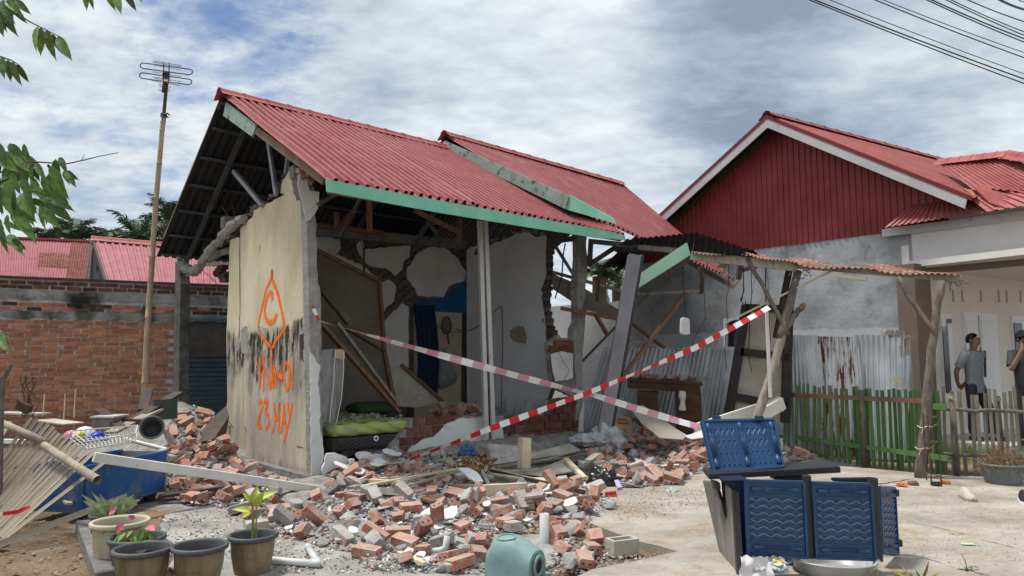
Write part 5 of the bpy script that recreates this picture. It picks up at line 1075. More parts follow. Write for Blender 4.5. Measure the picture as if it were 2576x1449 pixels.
# ================================================================ oil palms and the near tree
FROND = mat('palm_leaflet', (.035, .075, .03), (.075, .13, .055), 3, .6); TRUNK = mat('palm_trunk', (.06, .045, .03), (.12, .09, .06), 6, .95)
def palm(px, py, Y, rad, seed, label):
    r_ = random.Random(seed); top = P(px, py, Y); t = thing('oil_palm', label, 'palm tree', V((top.x, top.y, 0)), 'oil palms beyond the houses')
    q = MB(); q.tube([V((top.x, top.y, 0)), V((top.x, top.y, top.z * .5)), top], [.35, .3, .26], 8); q.build('trunk', [TRUNK], t)
    for i in range(17):
        az = 2 * math.pi * i / 17 * 2.62 + r_.uniform(-.2, .2); el = r_.uniform(.15, 1.35) if i > 3 else 1.4; ln = rad * r_.uniform(.85, 1.15); hd = V((math.cos(az), math.sin(az), 0)); q = MB(); pts = []
        for k in range(13): s_ = k / 12; ang = el - s_ * s_ * r_.uniform(1.3, 1.5); pts.append((pts[-1] if pts else top) + (hd * math.cos(ang) + Z * math.sin(ang)) * (ln / 12 if k else 0))
        q.tube(pts, [.03 * (1 - .8 * k / 12) for k in range(13)], 4, 0, False); sd_ = hd.cross(Z)
        for k in range(8, 49):
            s_ = k / 49; j = min(11, int(s_ * 12)); p = pts[j].lerp(pts[j + 1], s_ * 12 - j); d = (pts[j + 1] - pts[j]).normalized(); ll = rad * .26 * math.sin(math.pi * min(1, .12 + s_ * .9)) * r_.uniform(.8, 1.1) + .08
            for sg in (-1, 1):
                e = (sd_ * sg * .8 + d * .55 + Z * r_.uniform(-.5, .35)).normalized(); w = d * rad * .012; m_ = p + e * ll * .55 + Z * -.02; tip = p + e * ll - Z * ll * .25
                q.add([p - w, p + w, m_ + w, tip, m_ - w], [(0, 1, 2, 3, 4)])
        q.build('frond', [FROND], t)
for i, a in enumerate(((188, 606, 30, 2.3, 'oil palm rising over the gap between the two pink roofs'), (345, 612, 27, 2.4, 'oil palm just left of the bamboo antenna mast'), (430, 568, 24, 2.0, 'tall oil palm crown tucked against the left eave of the damaged house'), (120, 618, 33, 2.2, 'oil palm low behind the rusty roof'), (265, 622, 34, 2.2, 'small oil palm above the pink gabled roof ridge'), (1508, 692, 26, 1.1, 'oil palm seen through the collapsed side of the house'), (1555, 712, 30, 1.3, 'low palm beyond the collapsed side room'))): palm(a[0], a[1] + 4, a[2], a[3] * (.68 if i < 5 else .9), 300 + i, a[4])
for i in range(14):   # darker trees far behind
    pass

LEAF = mat('broad_leaf', (.07, .145, .032), (.19, .30, .085), 5, .45, 0, .15, 20, .5); LEAF.node_tree.nodes['Principled BSDF'].inputs['Subsurface Weight'].default_value = .0
def leaf_mesh(name, m_, seed, w=.36):
    r_ = random.Random(seed); q = MB(); n = 9; bend = r_.uniform(.1, .35); fold = r_.uniform(.10, .28); tw = r_.uniform(-.3, .3)
    for i in range(n + 1):
        t = i / n; hw = w * .5 * (math.sin(math.pi * t ** .72)) ** .85 * (1 - .25 * t) if 0 < t < 1 else .004
        if t > .82: hw *= (1 - t) / .18 * .8 + .1
        x, z = t, -bend * t * t
        for s_ in (-1, -.5, 0, .5, 1): q.v.append(V((x, s_ * hw, z + fold * hw * abs(s_) * 1.6 + .01 * math.sin(t * 25) * abs(s_) + tw * s_ * hw * t)))
    for i in range(n):
        for k in range(4): q.f.append((i * 5 + k, i * 5 + k + 1, (i + 1) * 5 + k + 1, (i + 1) * 5 + k)); q.m.append(0)
    return q.mesh(name, [m_], smooth=True)
LM = [leaf_mesh('leaf', LEAF, 400 + i) for i in range(6)]
tree = thing('broadleaf_tree', 'leafy tree reaching in from the left with drooping green leaves', 'tree', (-3.6, 3.2, 0))
BK = mat('twig_bark', (.10, .07, .05), (.18, .13, .09), 12, .9)
mb = MB(); mb.tube([(-3.6, 3.2, 0), (-3.55, 3.25, 1.2), (-3.5, 3.3, 2.2), (-3.4, 3.4, 3.3), (-3.3, 3.5, 4.4)], [.09, .08, .07, .055, .03], 9); mb.build('trunk', [mat('tree_bark', (.10, .08, .06), (.2, .17, .13), 8, .95, 0, .6, 30)], tree, True)
ty = 3.6
def place_leaf(bx, by, tx, ty_, Y, k, roll=None):
    p = P(bx, by, Y); q_ = P(tx, ty_, Y + rnd.uniform(-.04, .04)); d = q_ - p; ln = d.length; x = d.normalized(); up = V((rnd.uniform(-.5, .5), -1, rnd.uniform(.1, .8))) if roll is None else roll
    y = up.cross(x).normalized(); zz_ = x.cross(y); M = Matrix.Translation(p) @ frame(x * ln, y * ln, zz_ * ln).to_4x4(); inst(LM[k % 6], 'leaf', M, tree)
twigs = []
def twig(pts, Y, r_=.006):
    mb_ = MB(); ps = [P(x, y, Y) for x, y in pts]; mb_.tube(ps, [r_ * (1 - .6 * i / (len(ps) - 1)) for i in range(len(ps))], 6); mb_.build('twig', [BK], tree)
base_b = V((-3.45, 3.35, 2.7))
def limb_to(x, y, Y, r_=.014, z0=2.6):
    mb_ = MB(); e = P(x, y, Y); s_ = V((-3.5, 3.3, z0)); mb_.tube([s_, s_.lerp(e, .5) + Z * .08, e], [r_ * 1.6, r_ * 1.2, r_ * .5], 7); mb_.build('branch', [BK], tree)
limb_to(-30, 20, ty, z0=2.9); limb_to(-30, 420, ty, z0=1.9); limb_to(-30, 160, ty, z0=2.6); limb_to(-40, 820, ty, .01, z0=1.2); limb_to(150, -60, ty, .012, z0=3.3)
twig([(-30, 20), (50, 38), (70, 52), (97, 66), (150, 92)], ty); twig([(-30, 150), (0, 142), (30, 152), (50, 165)], ty); twig([(-30, 425), (40, 405), (100, 408), (168, 412), (210, 403), (250, 393), (298, 384)], ty, .005); twig([(205, 404), (212, 390), (213, 388)], ty, .002); twig([(-30, 440), (40, 425), (70, 424)], ty); twig([(-20, 470), (30, 445), (80, 470), (120, 490)], ty); twig([(150, -60), (250, -30), (350, -10)], ty); twig([(-40, 820), (0, 832), (20, 840)], ty)
k = 0
for bx, by, tx, ty_ in ((95, 66, 80, 127), (103, 69, 99, 141), (118, 74, 128, 148), (132, 85, 152, 138), (145, 92, 176, 150), (5, 145, 8, 196), (20, 150, 25, 206), (30, 155, 45, 213), (42, 162, 70, 208), (0, 145, -12, 190),
                        (5, 0, 30, 60), (15, 0, 52, 36), (38, 0, 74, 32), (-10, 10, 10, 78), (0, 20, 32, 84), (30, 10, 62, 58), (-15, 0, -4, 62), (12, 20, 35, 60), (-20, 30, 8, 84), (20, -5, 60, 20),
                        (214, -30, 217, 24), (226, -25, 231, 25), (268, -28, 287, 28), (285, -25, 304, 32), (310, -25, 343, 27), (240, -40, 245, -2), (330, -35, 356, 2)): place_leaf(bx, by, tx, ty_, ty, k); k += 1
# the mid cluster
for i in range(74):
    t = rnd.random(); bx = rnd.choice([rnd.uniform(-25, 60), rnd.uniform(-10, 140)]); by = rnd.uniform(355, 560) if bx < 70 else rnd.uniform(410, 545)
    if bx > 110: by = rnd.uniform(408, 500)
    ang = rnd.gauss(.5, .55); ln = rnd.uniform(48, 78); place_leaf(bx, by, bx + ln * math.sin(ang) * .9, by + ln * abs(math.cos(ang)), ty + rnd.uniform(-.25, .3), i)
for bx, by, tx, ty_ in ((75, 412, 76, 455), (80, 412, 98, 458), (90, 412, 112, 450), (120, 412, 128, 430), (140, 400, 146, 460), (150, 395, 165, 430), (145, 430, 152, 470), (160, 430, 175, 465), (165, 432, 196, 452), (165, 432, 190, 468), (115, 500, 178, 555), (120, 495, 180, 520), (100, 520, 150, 575), (60, 560, 92, 615), (20, 590, 60, 640), (5, 585, 15, 640), (110, 490, 170, 505), (30, 600, 66, 630), (40, 540, 85, 600), (0, 835, 33, 852), (-5, 840, 18, 885), (-10, 830, 12, 860)): place_leaf(bx, by, tx, ty_, ty - rnd.uniform(0, .1), k); k += 1

# ================================================================ fences and sheets on the right
BGREEN = mat('green_bamboo', (.06, .14, .045), (.11, .21, .075), 4, .7, 0, .15, 30, .35, st=(3, 3, .7), dirt=((.16, .2, .09), .6, .75, 5)); BGREENO = mat('olive_bamboo', (.09, .14, .05), (.15, .20, .085), 4, .75, 0, .15, 30, .2, st=(3, 3, .7)); BGREY = mat('grey_bamboo', (.22, .19, .15), (.36, .32, .265), 4, .8, 0, .2, 30, .25, st=(3, 3, .7)); BBROWN = mat('brown_rail', (.19, .10, .065), (.28, .16, .10), 4, .8)
def slat_mesh(name, m_, seed):
    """split bamboo: curved strip 1 m long with nodes, x width, z height"""
    r_ = random.Random(seed); q = MB(); nodes = sorted(r_.uniform(.1, .95) for _ in range(3)); zs = sorted([i / 10 for i in range(11)] + [n_ + d for n_ in nodes for d in (-.008, 0, .008)])
    for z in zs:
        nd = 1.1 if any(abs(z - n_) < .004 for n_ in nodes) else 1.0; bx = .12 * math.sin(z * 2.2 + seed)
        for x, y in ((-.5, 0), (-.3, -.16), (0, -.22), (.3, -.16), (.5, 0), (.3, -.02), (0, -.06), (-.3, -.02)): q.v.append(V((x * nd + bx * .3, y * nd, z)))
    for i in range(len(zs) - 1):
        for k in range(8): q.f.append((i * 8 + k, i * 8 + (k + 1) % 8, (i + 1) * 8 + (k + 1) % 8, (i + 1) * 8 + k)); q.m.append(0)
    q.f += [tuple(range(8))[::-1], tuple(range((len(zs) - 1) * 8, len(zs) * 8))]; q.m += [0, 0]
    return q.mesh(name, [m_])
SLG = [slat_mesh('slat', BGREEN, i) for i in range(3)]; SLO = [slat_mesh('slat', BGREENO, 5 + i) for i in range(3)]; SLN = [slat_mesh('slat', BGREY, 9 + i) for i in range(4)]
def slat(me, p0, p1, w, parent, face=V((0, -1, 0))):
    d = p1 - p0; zd = d.normalized(); x = (-face).cross(zd).normalized() * -1; y = zd.cross(x); inst(me, 'slat', Matrix.Translation(p0) @ frame(x * w, y * w, d).to_4x4(), parent)
gf0, gf1 = G(1972, 1142), G(2372, 1203); gf0.z = gf1.z = 0
def gfp(x, z):       # point of the fence line under pixel column x
    a = V((gf0.x, gf0.y)); b = V((gf1.x, gf1.y)); k = ray(x, 1100); kx = k.x / k.y; t = (kx * a.y - a.x) / ((b.x - a.x) - kx * (b.y - a.y)); p = a.lerp(b, t); return V((p.x, p.y, z))
gfen = thing('green_bamboo_fence', 'green painted split bamboo fence in front of the zinc sheets', 'fence', (gf0 + gf1) / 2)
xs = [(1976 + i * 14.6 + rnd.uniform(-3, 3)) for i in range(24)] + [2320, 2338, 2354, 2366]
for i, x in enumerate(xs):
    ol = x < 2140; b_ = gfp(x - (6 if ol and x < 2070 else 0), .0); t_ = gfp(x + (5 if ol and x < 2070 else 0) + rnd.uniform(-2, 2), rnd.uniform(1.0, 1.06)); slat((SLO if ol else SLG)[i % 3], b_, t_, rnd.uniform(.04, .056), gfen)
mb = MB(); mb.beam(gfp(1970, .88) + V((0, -.035, 0)), gfp(2320, .90) + V((0, -.035, 0)), .03, .06); mb.build('upper_rail', [BBROWN], gfen)
mb = MB(); mb.beam(gfp(2325, .84) + V((0, -.035, 0)), gfp(2380, .84) + V((0, -.035, 0)), .03, .07); mb.build('upper_rail', [BGREEN], gfen)
mb = MB(); mb.beam(gfp(2000, .27) + V((0, -.035, 0)), gfp(2380, .24) + V((0, -.035, 0)), .03, .06); mb.build('lower_rail', [BGREEN], gfen)
mb = MB(); p_ = gfp(2163, -.02) + V((0, -.09, 0)); mb.tube([p_, p_ + V((.01, 0, .5)), p_ + V((.005, 0, 1.02))], [.04, .038, .034], 8); mb.build('post', [BARK], gfen, True)
nf0, nf1 = G(2376, 1200), G(2700, 1216)
nf0.z = nf1.z = 0
nfen = thing('bare_bamboo_fence', 'unpainted grey bamboo fence in front of the white porch', 'fence', (nf0 + nf1) / 2)
for i in range(18):
    t = (i + .35) / 18; p = nf0.lerp(nf1, t) + V((rnd.uniform(-.01, .01), rnd.uniform(-.02, .02), 0)); slat(SLN[i % 4], p, p + V((rnd.uniform(-.03, .03), 0, rnd.uniform(.96, 1.09))), rnd.uniform(.04, .052), nfen)
for z, r_ in ((.80, .022), (.27, .022)):
    mb = MB(); n = 10; mb.tube([nf0.lerp(nf1, i / n) + V((-.05, -.05, z + rnd.uniform(-.015, .015))) for i in range(n + 1)], r_, 7); mb.build('rail', [BARK], nfen, True)
for x, h in ((2398, .98), (2512, .97)):
    p_ = G(x, 1203); p_.z = 0; mb = MB(); mb.tube([p_ + V((0, -.07, -.02)), p_ + V((.01, -.07, .5)), p_ + V((.0, -.07, h))], [.03, .03, .028], 8); mb.build('post', [BARK], nfen, True)
    mb = MB(); [mb.tube([p_ + V((.036 * math.cos(t), -.07 + .036 * math.sin(t), h - .04 + .02 * math.sin(2 * t + j))) for t in [k * .6 for k in range(12)]], .004, 4) for j in (0, 1.5)]; mb.build('tie', [WOODL], nfen)
# galvanised sheets behind the green fence
zf = thing('zinc_screen', 'upright corrugated zinc sheets with rust streaks behind the green fence', 'screen', P(2120, 1120, 10.6))
zf.location.z = 0
zx = [(1968, 842, 2062, 2080), (2056, 846, 2160, 2168), (2150, 842, 2292, 2270)]
for i, (x0_, yt, x1_, xb) in enumerate(zx):
    Y0, Y1 = 10.9 - i * .28, 10.6 - i * .28; t0, t1 = P(x0_ + (8 if i == 0 else 0), yt, Y0), P(x1_, yt + rnd.uniform(-2, 3), Y1); b0 = V((P(x0_ - 2, 1150, Y0).x, Y0 - .12, .02)); b1 = V((P(xb - 4, 1150, Y1).x, Y1 - .12, .02))
    mb = MB(); corrq(mb, t0, t1, b0, b1, 10, .02, 6, 'sine', 0, None, ofs=lambda u, v_: V((0, .03 * math.sin(u * 3 + v_ * 4), 0))); mb.build('zinc_sheet', [(ZINC, ZINCR, ZINC)[i]], zf)
mb = MB(); q0 = P(2275, 850, 10.0); mb.beam(V((q0.x + .06, 10.05, 0)), V((q0.x + .06, 10.05, q0.z)), .07, .07); mb.beam(V((q0.x - .03, 10.1, 0)), V((q0.x - .03, 10.1, q0.z - .1)), .1, .02); mb.beam(P(2240, 846, 10.0), P(2292, 846, 10.0), .1, .03); mb.build('timber_frame', [WOODG], zf)
for i, (x, y) in enumerate(((2238, 838), (2258, 839))): inst(BRKM[i], 'loose_brick', Matrix.Translation(P(x, y - 1, 10.0)) @ rotm(0, 0, .3 * i).to_4x4()); tag(bpy.context.scene.objects[-1] if 0 else [o for o in COL.objects if o.name.startswith('loose_brick')][-1], 'mortared brick resting on top of the zinc screen frame', 'brick', 'bricks on the zinc screen')
mb = MB(); mb.box(P(2258, 957, 9.9), (.12, .01, .08)); mb.build('tag_plate', [WOODL], zf)
# leaning zinc fence behind the wreck
lz = thing('leaning_zinc_fence', 'row of grey zinc sheets slumping to the left behind the desk', 'fence', V((P(1650, 1000, 12.6).x, 12.6, 0)))
for i in range(5):
    x0_, x1_ = 1520 + i * 66, 1520 + (i + 1) * 66 + 6; sh = 62 - i * 7; Y0, Y1 = 12.9 - i * .16, 12.9 - (i + 1) * .16; yt = 868 + (7 if i in (0, 4) else 0) + rnd.uniform(-4, 6)
    t0, t1 = P(x0_, yt, Y0), P(x1_, yt + rnd.uniform(-3, 6), Y1); b0, b1 = P(x0_ - sh, 1085, Y0 - .15), P(x1_ - sh, 1085, Y1 - .15)
    mb = MB(); corrq(mb, t0, t1, b0, b1, 7, .022, 4, 'sine', 0, None, ofs=lambda u, v_: V((0, .03 * math.sin(u * 5), 0))); mb.build('zinc_sheet', [ZINC], lz)
# desk with rubble on it
DESKM = mat('dark_varnish', (.06, .028, .016), (.12, .055, .03), 3, .35, 0, .1, 20, st=(1, 1, 6)); dk = thing('wooden_desk', 'dark brown wooden desk with broken bricks on top', 'desk', P(1670, 1098, 11.2))
dz = P(1670, 952, 11.2).z; db0 = P(1740, 1096, 11.0).z
mb = MB(); tl, tr_ = P(1578, 950, 11.5), P(1768, 962, 10.9); mb.prism([tl, tr_, tr_ + V((.1, .6, 0)), tl + V((.1, .6, 0))], -Z * .05); mb.build('top', [DESKM], dk)
mb = MB(); mb.prism([tl - Z * .055 + V((.03, .02, 0)), tr_ - Z * .055 + V((-.03, .02, 0)), tr_ - Z * .17 + V((-.03, .02, 0)), tl - Z * .17 + V((.03, .02, 0))], V((.05, .5, 0))); mb.build('apron', [DESKM], dk)
for x0_, x1_ in ((1705, 1764), (1605, 1655)):
    a_, b_ = P(x0_, 985, 11.05 if x0_ > 1650 else 11.4), P(x1_, 985, 10.95 if x0_ > 1650 else 11.3); mb = MB(); mb.prism([a_, b_, V((b_.x, b_.y, db0)), V((a_.x, a_.y, db0))], V((.06, .45, 0))); mb.build('pedestal', [DESKM], dk)
mb = MB(); mb.tube([P(*d1(1275, 1215), 10.9), P(*d1(1272, 1250), 10.88), P(*d1(1275, 1290), 10.88), P(*d1(1272, 1345), 10.9)], [.05, .06, .035, .06], 10); mb.build('pale_ornament', [WOODW], dk)
for i in range(11):
    t = (i + .5) / 11; p = tl.lerp(tr_, t) + V((.05, rnd.uniform(.06, .3), .04)); me = rnd.choice(BRKB + CHK[:3] + BRKM); s_ = 1.1 if me in BRKB + BRKM else rnd.uniform(.16, .28)
    o = inst(me, 'broken_brick', Matrix.Translation(p) @ (rotm(rnd.uniform(-.2, .2), rnd.uniform(-.2, .2), rnd.uniform(0, 6)) * s_).to_4x4()); tag(o, 'broken piece of masonry lying on the brown desk', 'rubble', 'masonry lying on the desk')
# dark framed door leaf leaning behind the canopy post
dp = thing('leaning_door', 'dark framed door with pale panels leaning behind the forked post', 'door', P(1890, 1060, 10.3)); dp.location.z = 0
DL = [P(*d1(*q), 10.5) for q in ((1735, 590), (2060, 560), (2060, 1500), (1600, 1500))]
mb = MB(); mb.prism([P(*d1(*q), 10.52) for q in ((1740, 600), (2040, 580), (2020, 1440), (1625, 1380))], V((0, .02, 0))); mb.build('panel', [PLY], dp)
for q0, q1, w in (((1735, 590), (1610, 1375), .13), ((2045, 560), (2020, 1440), .13), ((1725, 605), (2050, 620), .11), ((1690, 925), (2040, 965), .11), ((1640, 1250), (2030, 1320), .12)):
    mb = MB(); mb.beam(P(*d1(*q0), 10.48), P(*d1(*q1), 10.48), w, .05, V((0, -1, 0))); mb.build('rail', [mat('dark_door_frame', (.022, .018, .017), (.04, .034, .03), 5, .5) if 'dark_door_frame' not in MATS else MATS['dark_door_frame']], dp)
mb = MB(); mb.prism([P(*d1(*q), 11.9) for q in ((1575, 685), (1700, 680), (1695, 885), (1578, 890))], V((0, .03, 0))); mb.prism([P(*d1(*q), 11.87) for q in ((1608, 700), (1700, 690), (1695, 890), (1605, 890))], V((0, .02, 0)), 1); mb.build('window_unit', [WPAINT, PANE], red)

# ================================================================ fallen blue cabinet
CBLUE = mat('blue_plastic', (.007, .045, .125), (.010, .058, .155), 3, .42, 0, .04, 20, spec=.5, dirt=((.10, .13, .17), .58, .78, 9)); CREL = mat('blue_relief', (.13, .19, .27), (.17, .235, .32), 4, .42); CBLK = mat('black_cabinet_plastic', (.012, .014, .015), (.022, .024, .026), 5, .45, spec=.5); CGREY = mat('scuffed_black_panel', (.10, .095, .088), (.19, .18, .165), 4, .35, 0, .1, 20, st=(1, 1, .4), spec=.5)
yc_ = 4.62
cab = thing('blue_cabinet', 'overturned blue plastic cabinet with embossed wavy doors and black frame', 'cabinet', V((P(2050, 1430, yc_).x, yc_, 0)))
def cpanel(q, cols, vert, par, th=.028, depthv=None):
    """q: four corners tl,tr,br,bl of an embossed panel"""
    tl_, tr2, br_, bl_ = [V(p) for p in q]; nrm = (tr2 - tl_).cross(bl_ - tl_).normalized(); nrm = -nrm if nrm.y > 0 else nrm
    f = lambda u, v_, o=0.0: (tl_.lerp(tr2, u)).lerp(bl_.lerp(br_, u), v_) + nrm * o
    mb_ = MB(); mb_.prism([tl_, tr2, br_, bl_], -nrm * th); base = mb_.build('door_panel', [CBLUE], par)
    mb_ = MB()
    for a, b_ in (((0, 0), (1, 0)), ((1, 0), (1, 1)), ((1, 1), (0, 1)), ((0, 1), (0, 0))): mb_.beam(f(a[0] * .97 + .015, a[1] * .97 + .015, .004), f(b_[0] * .97 + .015, b_[1] * .97 + .015, .004), .016, .014, nrm)
    mb_.build('raised_rim', [CBLUE], base)
    W_ = (tr2 - tl_).length; H_ = (bl_ - tl_).length
    waves = MB(); dots = MB(); rib = MB()
    def baluster(p0, p1, r0):
        ax = (p1 - p0); n = 22; pts = []; rs = []
        for i in range(n + 1):
            t = i / n; e = min(t, 1 - t); r_ = r0 * (.95 if .02 < e < .10 else .55 if e <= .02 else .75 if e < .13 else 1.0 if e < .17 else .6 if e < .2 else .55)
            pts.append(p0 + ax * t); rs.append(r_)
        bal = MB(); bal.tube(pts, rs, 8)
        for k in (-.5, 0, .5): sd_ = ax.cross(nrm).normalized(); bal.beam(p0 + ax * .24 + sd_ * r0 * k + nrm * r0 * .7, p0 + ax * .76 + sd_ * r0 * k + nrm * r0 * .7, r0 * .22, r0 * .3, nrm)
        bal.build('baluster_relief', [CBLUE], base, True)
    if not vert:
        for v_ in (.12, .88):
            baluster(f(.08, v_, .001), f(.92, v_, .001), .018)
            for dv in (-.075, .075): rib.beam(f(.05, v_ + dv, .003), f(.95, v_ + dv, .003), .007, .008, nrm)
        for k in range(6):
            for ph in (0, 1):
                v0 = .26 + k * .092 + ph * .03; pts = [f(.06 + .88 * i / 40, v0 + (.017 if ph else -.017) * math.cos(i / 40 * math.pi * 2 * 4), .002) for i in range(41)]
                if ph == 0 or k < 6: (waves if ph == 0 else dots).tube(pts, .0042 if ph == 0 else .003, 4)
            for i in range(4): c_ = f(.17 + .22 * i + (.0), .255 + k * .092, .003); dots.lathe(c_, [(.0065, 0), (.005, .004), (.0, .006)], 6, frame((tr2 - tl_).normalized(), (bl_ - tl_).normalized(), nrm))
    else:
        for u in (.07, .5, .93): baluster(f(u, .06, .001), f(u, .94, .001), .021)
        for blk in (0, 1):
            for k in range(4):
                u0 = (.17 if blk == 0 else .60) + k * .073
                for ph in (1, -1): waves.tube([f(u0 + ph * .018 * math.cos(i / 36 * math.pi * 2 * 3.5), .08 + .84 * i / 36, .002) for i in range(37)], .003, 4)
                for i in range(4): dots.lathe(f(u0 + .0, .18 + .23 * i, .003), [(.0065, 0), (.005, .004), (.0, .006)], 6, frame((tr2 - tl_).normalized(), (bl_ - tl_).normalized(), nrm))
        for u in (.135, .435, .565, .865): rib.beam(f(u, .05, .002), f(u, .95, .002), .006, .007, nrm)
    tag(waves.build('wave_relief', [CBLUE if vert else CREL], base), kind='stuff'); tag(dots.build('dot_relief', [CBLUE], base, True), kind='stuff'); tag(rib.build('rib_relief', [CBLUE], base), kind='stuff')  # front wave lines painted paler, standing in for highlights on the embossing
    return base
def cp(*qs): return [P(*d4(x, y), Y) for x, y, Y in qs]
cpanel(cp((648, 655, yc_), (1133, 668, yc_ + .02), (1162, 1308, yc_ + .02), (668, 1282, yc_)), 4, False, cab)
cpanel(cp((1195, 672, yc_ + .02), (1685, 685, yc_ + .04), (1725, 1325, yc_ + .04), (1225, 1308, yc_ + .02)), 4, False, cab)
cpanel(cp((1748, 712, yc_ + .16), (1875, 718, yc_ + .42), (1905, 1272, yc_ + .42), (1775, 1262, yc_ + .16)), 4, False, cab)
lid = cpanel(cp((285, 168, 5.15), (890, 155, 5.2), (970, 552, 5.0), (385, 598, 4.95)), 4, True, cab, .035)
mb = MB(); [mb.box(P(*d4(x, 148), 5.17), (.055, .03, .03)) for x in (410, 762)]; mb.build('hinge_lug', [CBLUE], cab)
def cpl(pg, ext, name, m_): mb_ = MB(); mb_.prism(pg, ext); return bevel(mb_.build(name, [m_], cab), .004)
cpl(cp((1135, 622, yc_ + .03), (1192, 626, yc_ + .03), (1222, 1310, yc_ + .03), (1162, 1310, yc_ + .03)), V((0, .05, 0)), 'frame_bar', CBLK)
cpl(cp((1680, 640, yc_ + .05), (1742, 645, yc_ + .05), (1787, 1335, yc_ + .05), (1727, 1332, yc_ + .05)), V((0, .05, 0)), 'frame_bar', CBLK)
cpl(cp((345, 608, 4.85), (1430, 548, 5.0), (1437, 600, 5.0), (350, 655, 4.85)), V((.02, .22, .01)), 'top_bar', CBLK)
cpl(cp((890, 632, 5.0), (1190, 622, 5.0), (1190, 668, 5.0), (890, 660, 5.0)), V((0, .1, 0)), 'rear_bar', CBLK); cpl(cp((1370, 645, 5.1), (1680, 640, 5.1), (1680, 690, 5.1), (1372, 670, 5.1)), V((0, .04, 0)), 'rear_bar', CBLK)
# splayed left side: two scuffed boards standing on the ground
g1 = G(*d4(1 * 432, 1245)); g2 = G(*d4(590, 1449)); 
cpl([P(*d4(295, 665), 5.35), P(*d4(400, 672), 5.15), P(*d4(490, 1000), 5.0), P(*d4(500, 1330), 4.95), P(*d4(432, 1245), 5.2)], V((.03, .03, 0)), 'side_board', CGREY)
cpl([P(*d4(478, 690), 4.95), P(*d4(545, 740), 4.75), P(*d4(592, 1445), 4.66), P(*d4(432, 1245), 5.2), P(*d4(494, 1000), 5.05)], V((.02, .01, 0)), 'side_board', CGREY)
cpl([P(*d4(545, 738), 4.74), P(*d4(597, 735), 4.70), P(*d4(640, 1449), 4.60), P(*d4(585, 1449), 4.64)], V((0, .04, 0)), 'frame_bar', CBLK)
cpl([P(*d4(385, 665), 5.1), P(*d4(440, 680), 5.05), P(*d4(448, 735), 5.05), P(*d4(400, 740), 5.1)], V((0, .08, 0)), 'frame_bar', CBLK)
cpl(cp((465, 660, yc_ + .08), (680, 655, yc_ + .08), (715, 900, yc_ + .08), (690, 1290, yc_ + .08), (640, 1290, yc_ + .08), (610, 1000, yc_ + .08), (590, 760, yc_ + .08)), V((.02, .45, 0)), 'torn_inner_panel', mat('navy_inner', (.006, .012, .035)))
cpl(cp((870, 1380, yc_ + .25), (1130, 1310, yc_ + .2), (1120, 1335, yc_ + .2), (880, 1395, yc_ + .25)), V((0, .3, 0)), 'drawer_edge', CBLUE)
mb = MB(); [mb.box(P(*d4(x, y), yc_ + .42), (.03, .03, .045)) for x, y in ((1888, 765), (1915, 1178))]; mb.build('hinge_lug', [CBLK], cab)
cpl(cp((1755, 708, yc_ + .5), (1880, 715, yc_ + .44), (1908, 1278, yc_ + .44), (1780, 1270, yc_ + .5)), V((.01, .03, 0)), 'frame_bar', CBLK)
# tub under the cabinet, cloth spilling out
tbm = mat('grey_tub', (.34, .35, .35), (.45, .46, .46), 4, .3, spec=.5); tc_ = G(*d4(1370, 1475)); mb = MB(); mb.lathe(V((tc_.x + .01, 4.72, 0)), [(.0, .004), (.17, .004), (.20, .02), (.235, .125), (.25, .13), (.25, .137), (.228, .135), (.195, .03), (0, .015)], 28); mb.v = [V((tc_.x + (p.x - tc_.x) * 1.12, p.y, p.z)) for p in mb.v]; mb.solo('plastic_tub', [tbm], 'translucent grey plastic tub propping up the blue cabinet', 'tub', None, True)
def cloth(name, px, py, Y, w, h, m_, label, seed, hang=.05):
    o_ = P(px, py, Y); q = MB(); s_ = V((seed * 3.1, seed, 0))
    q.grid(lambda u, v_: o_ + V(((u - .5) * w * (1 + .35 * v_) + .02 * mn.noise(V((u * 3, v_ * 3, seed))), .05 * mn.noise(V((u * 3.2, v_ * 2.4, seed + 9))) - .05 * v_, -v_ * h + .012 * mn.noise(V((u * 6, v_ * 5, seed + 3))))), 26, 26)
    for p in q.v: p.z = max(p.z, .055)
    return q.solo(name, [m_], label, 'cloth', None, True)
cloth('white_cloth', 1872 + 25, 1400, 4.55, .17, .17, mat('white_linen', (.6, .57, .58), (.72, .69, .70), 6, .9), 'crumpled white cloth spilling from the bottom of the blue cabinet', 1)
cloth('printed_cloth', 1930, 1400, 4.58, .18, .09, mat('printed_fabric', (.5, .5, .48), (.12, .22, .3), 22, .9, lo=.5, hi=.6), 'small blue and white printed cloth hanging below the cabinet', 2)
cloth('yellow_cloth', 1955, 1402, 4.6, .07, .03, mat('yellow_check', (.75, .6, .2), (.7, .65, .5), 30, .9), 'yellow checked scrap of cloth under the cabinet edge', 3)

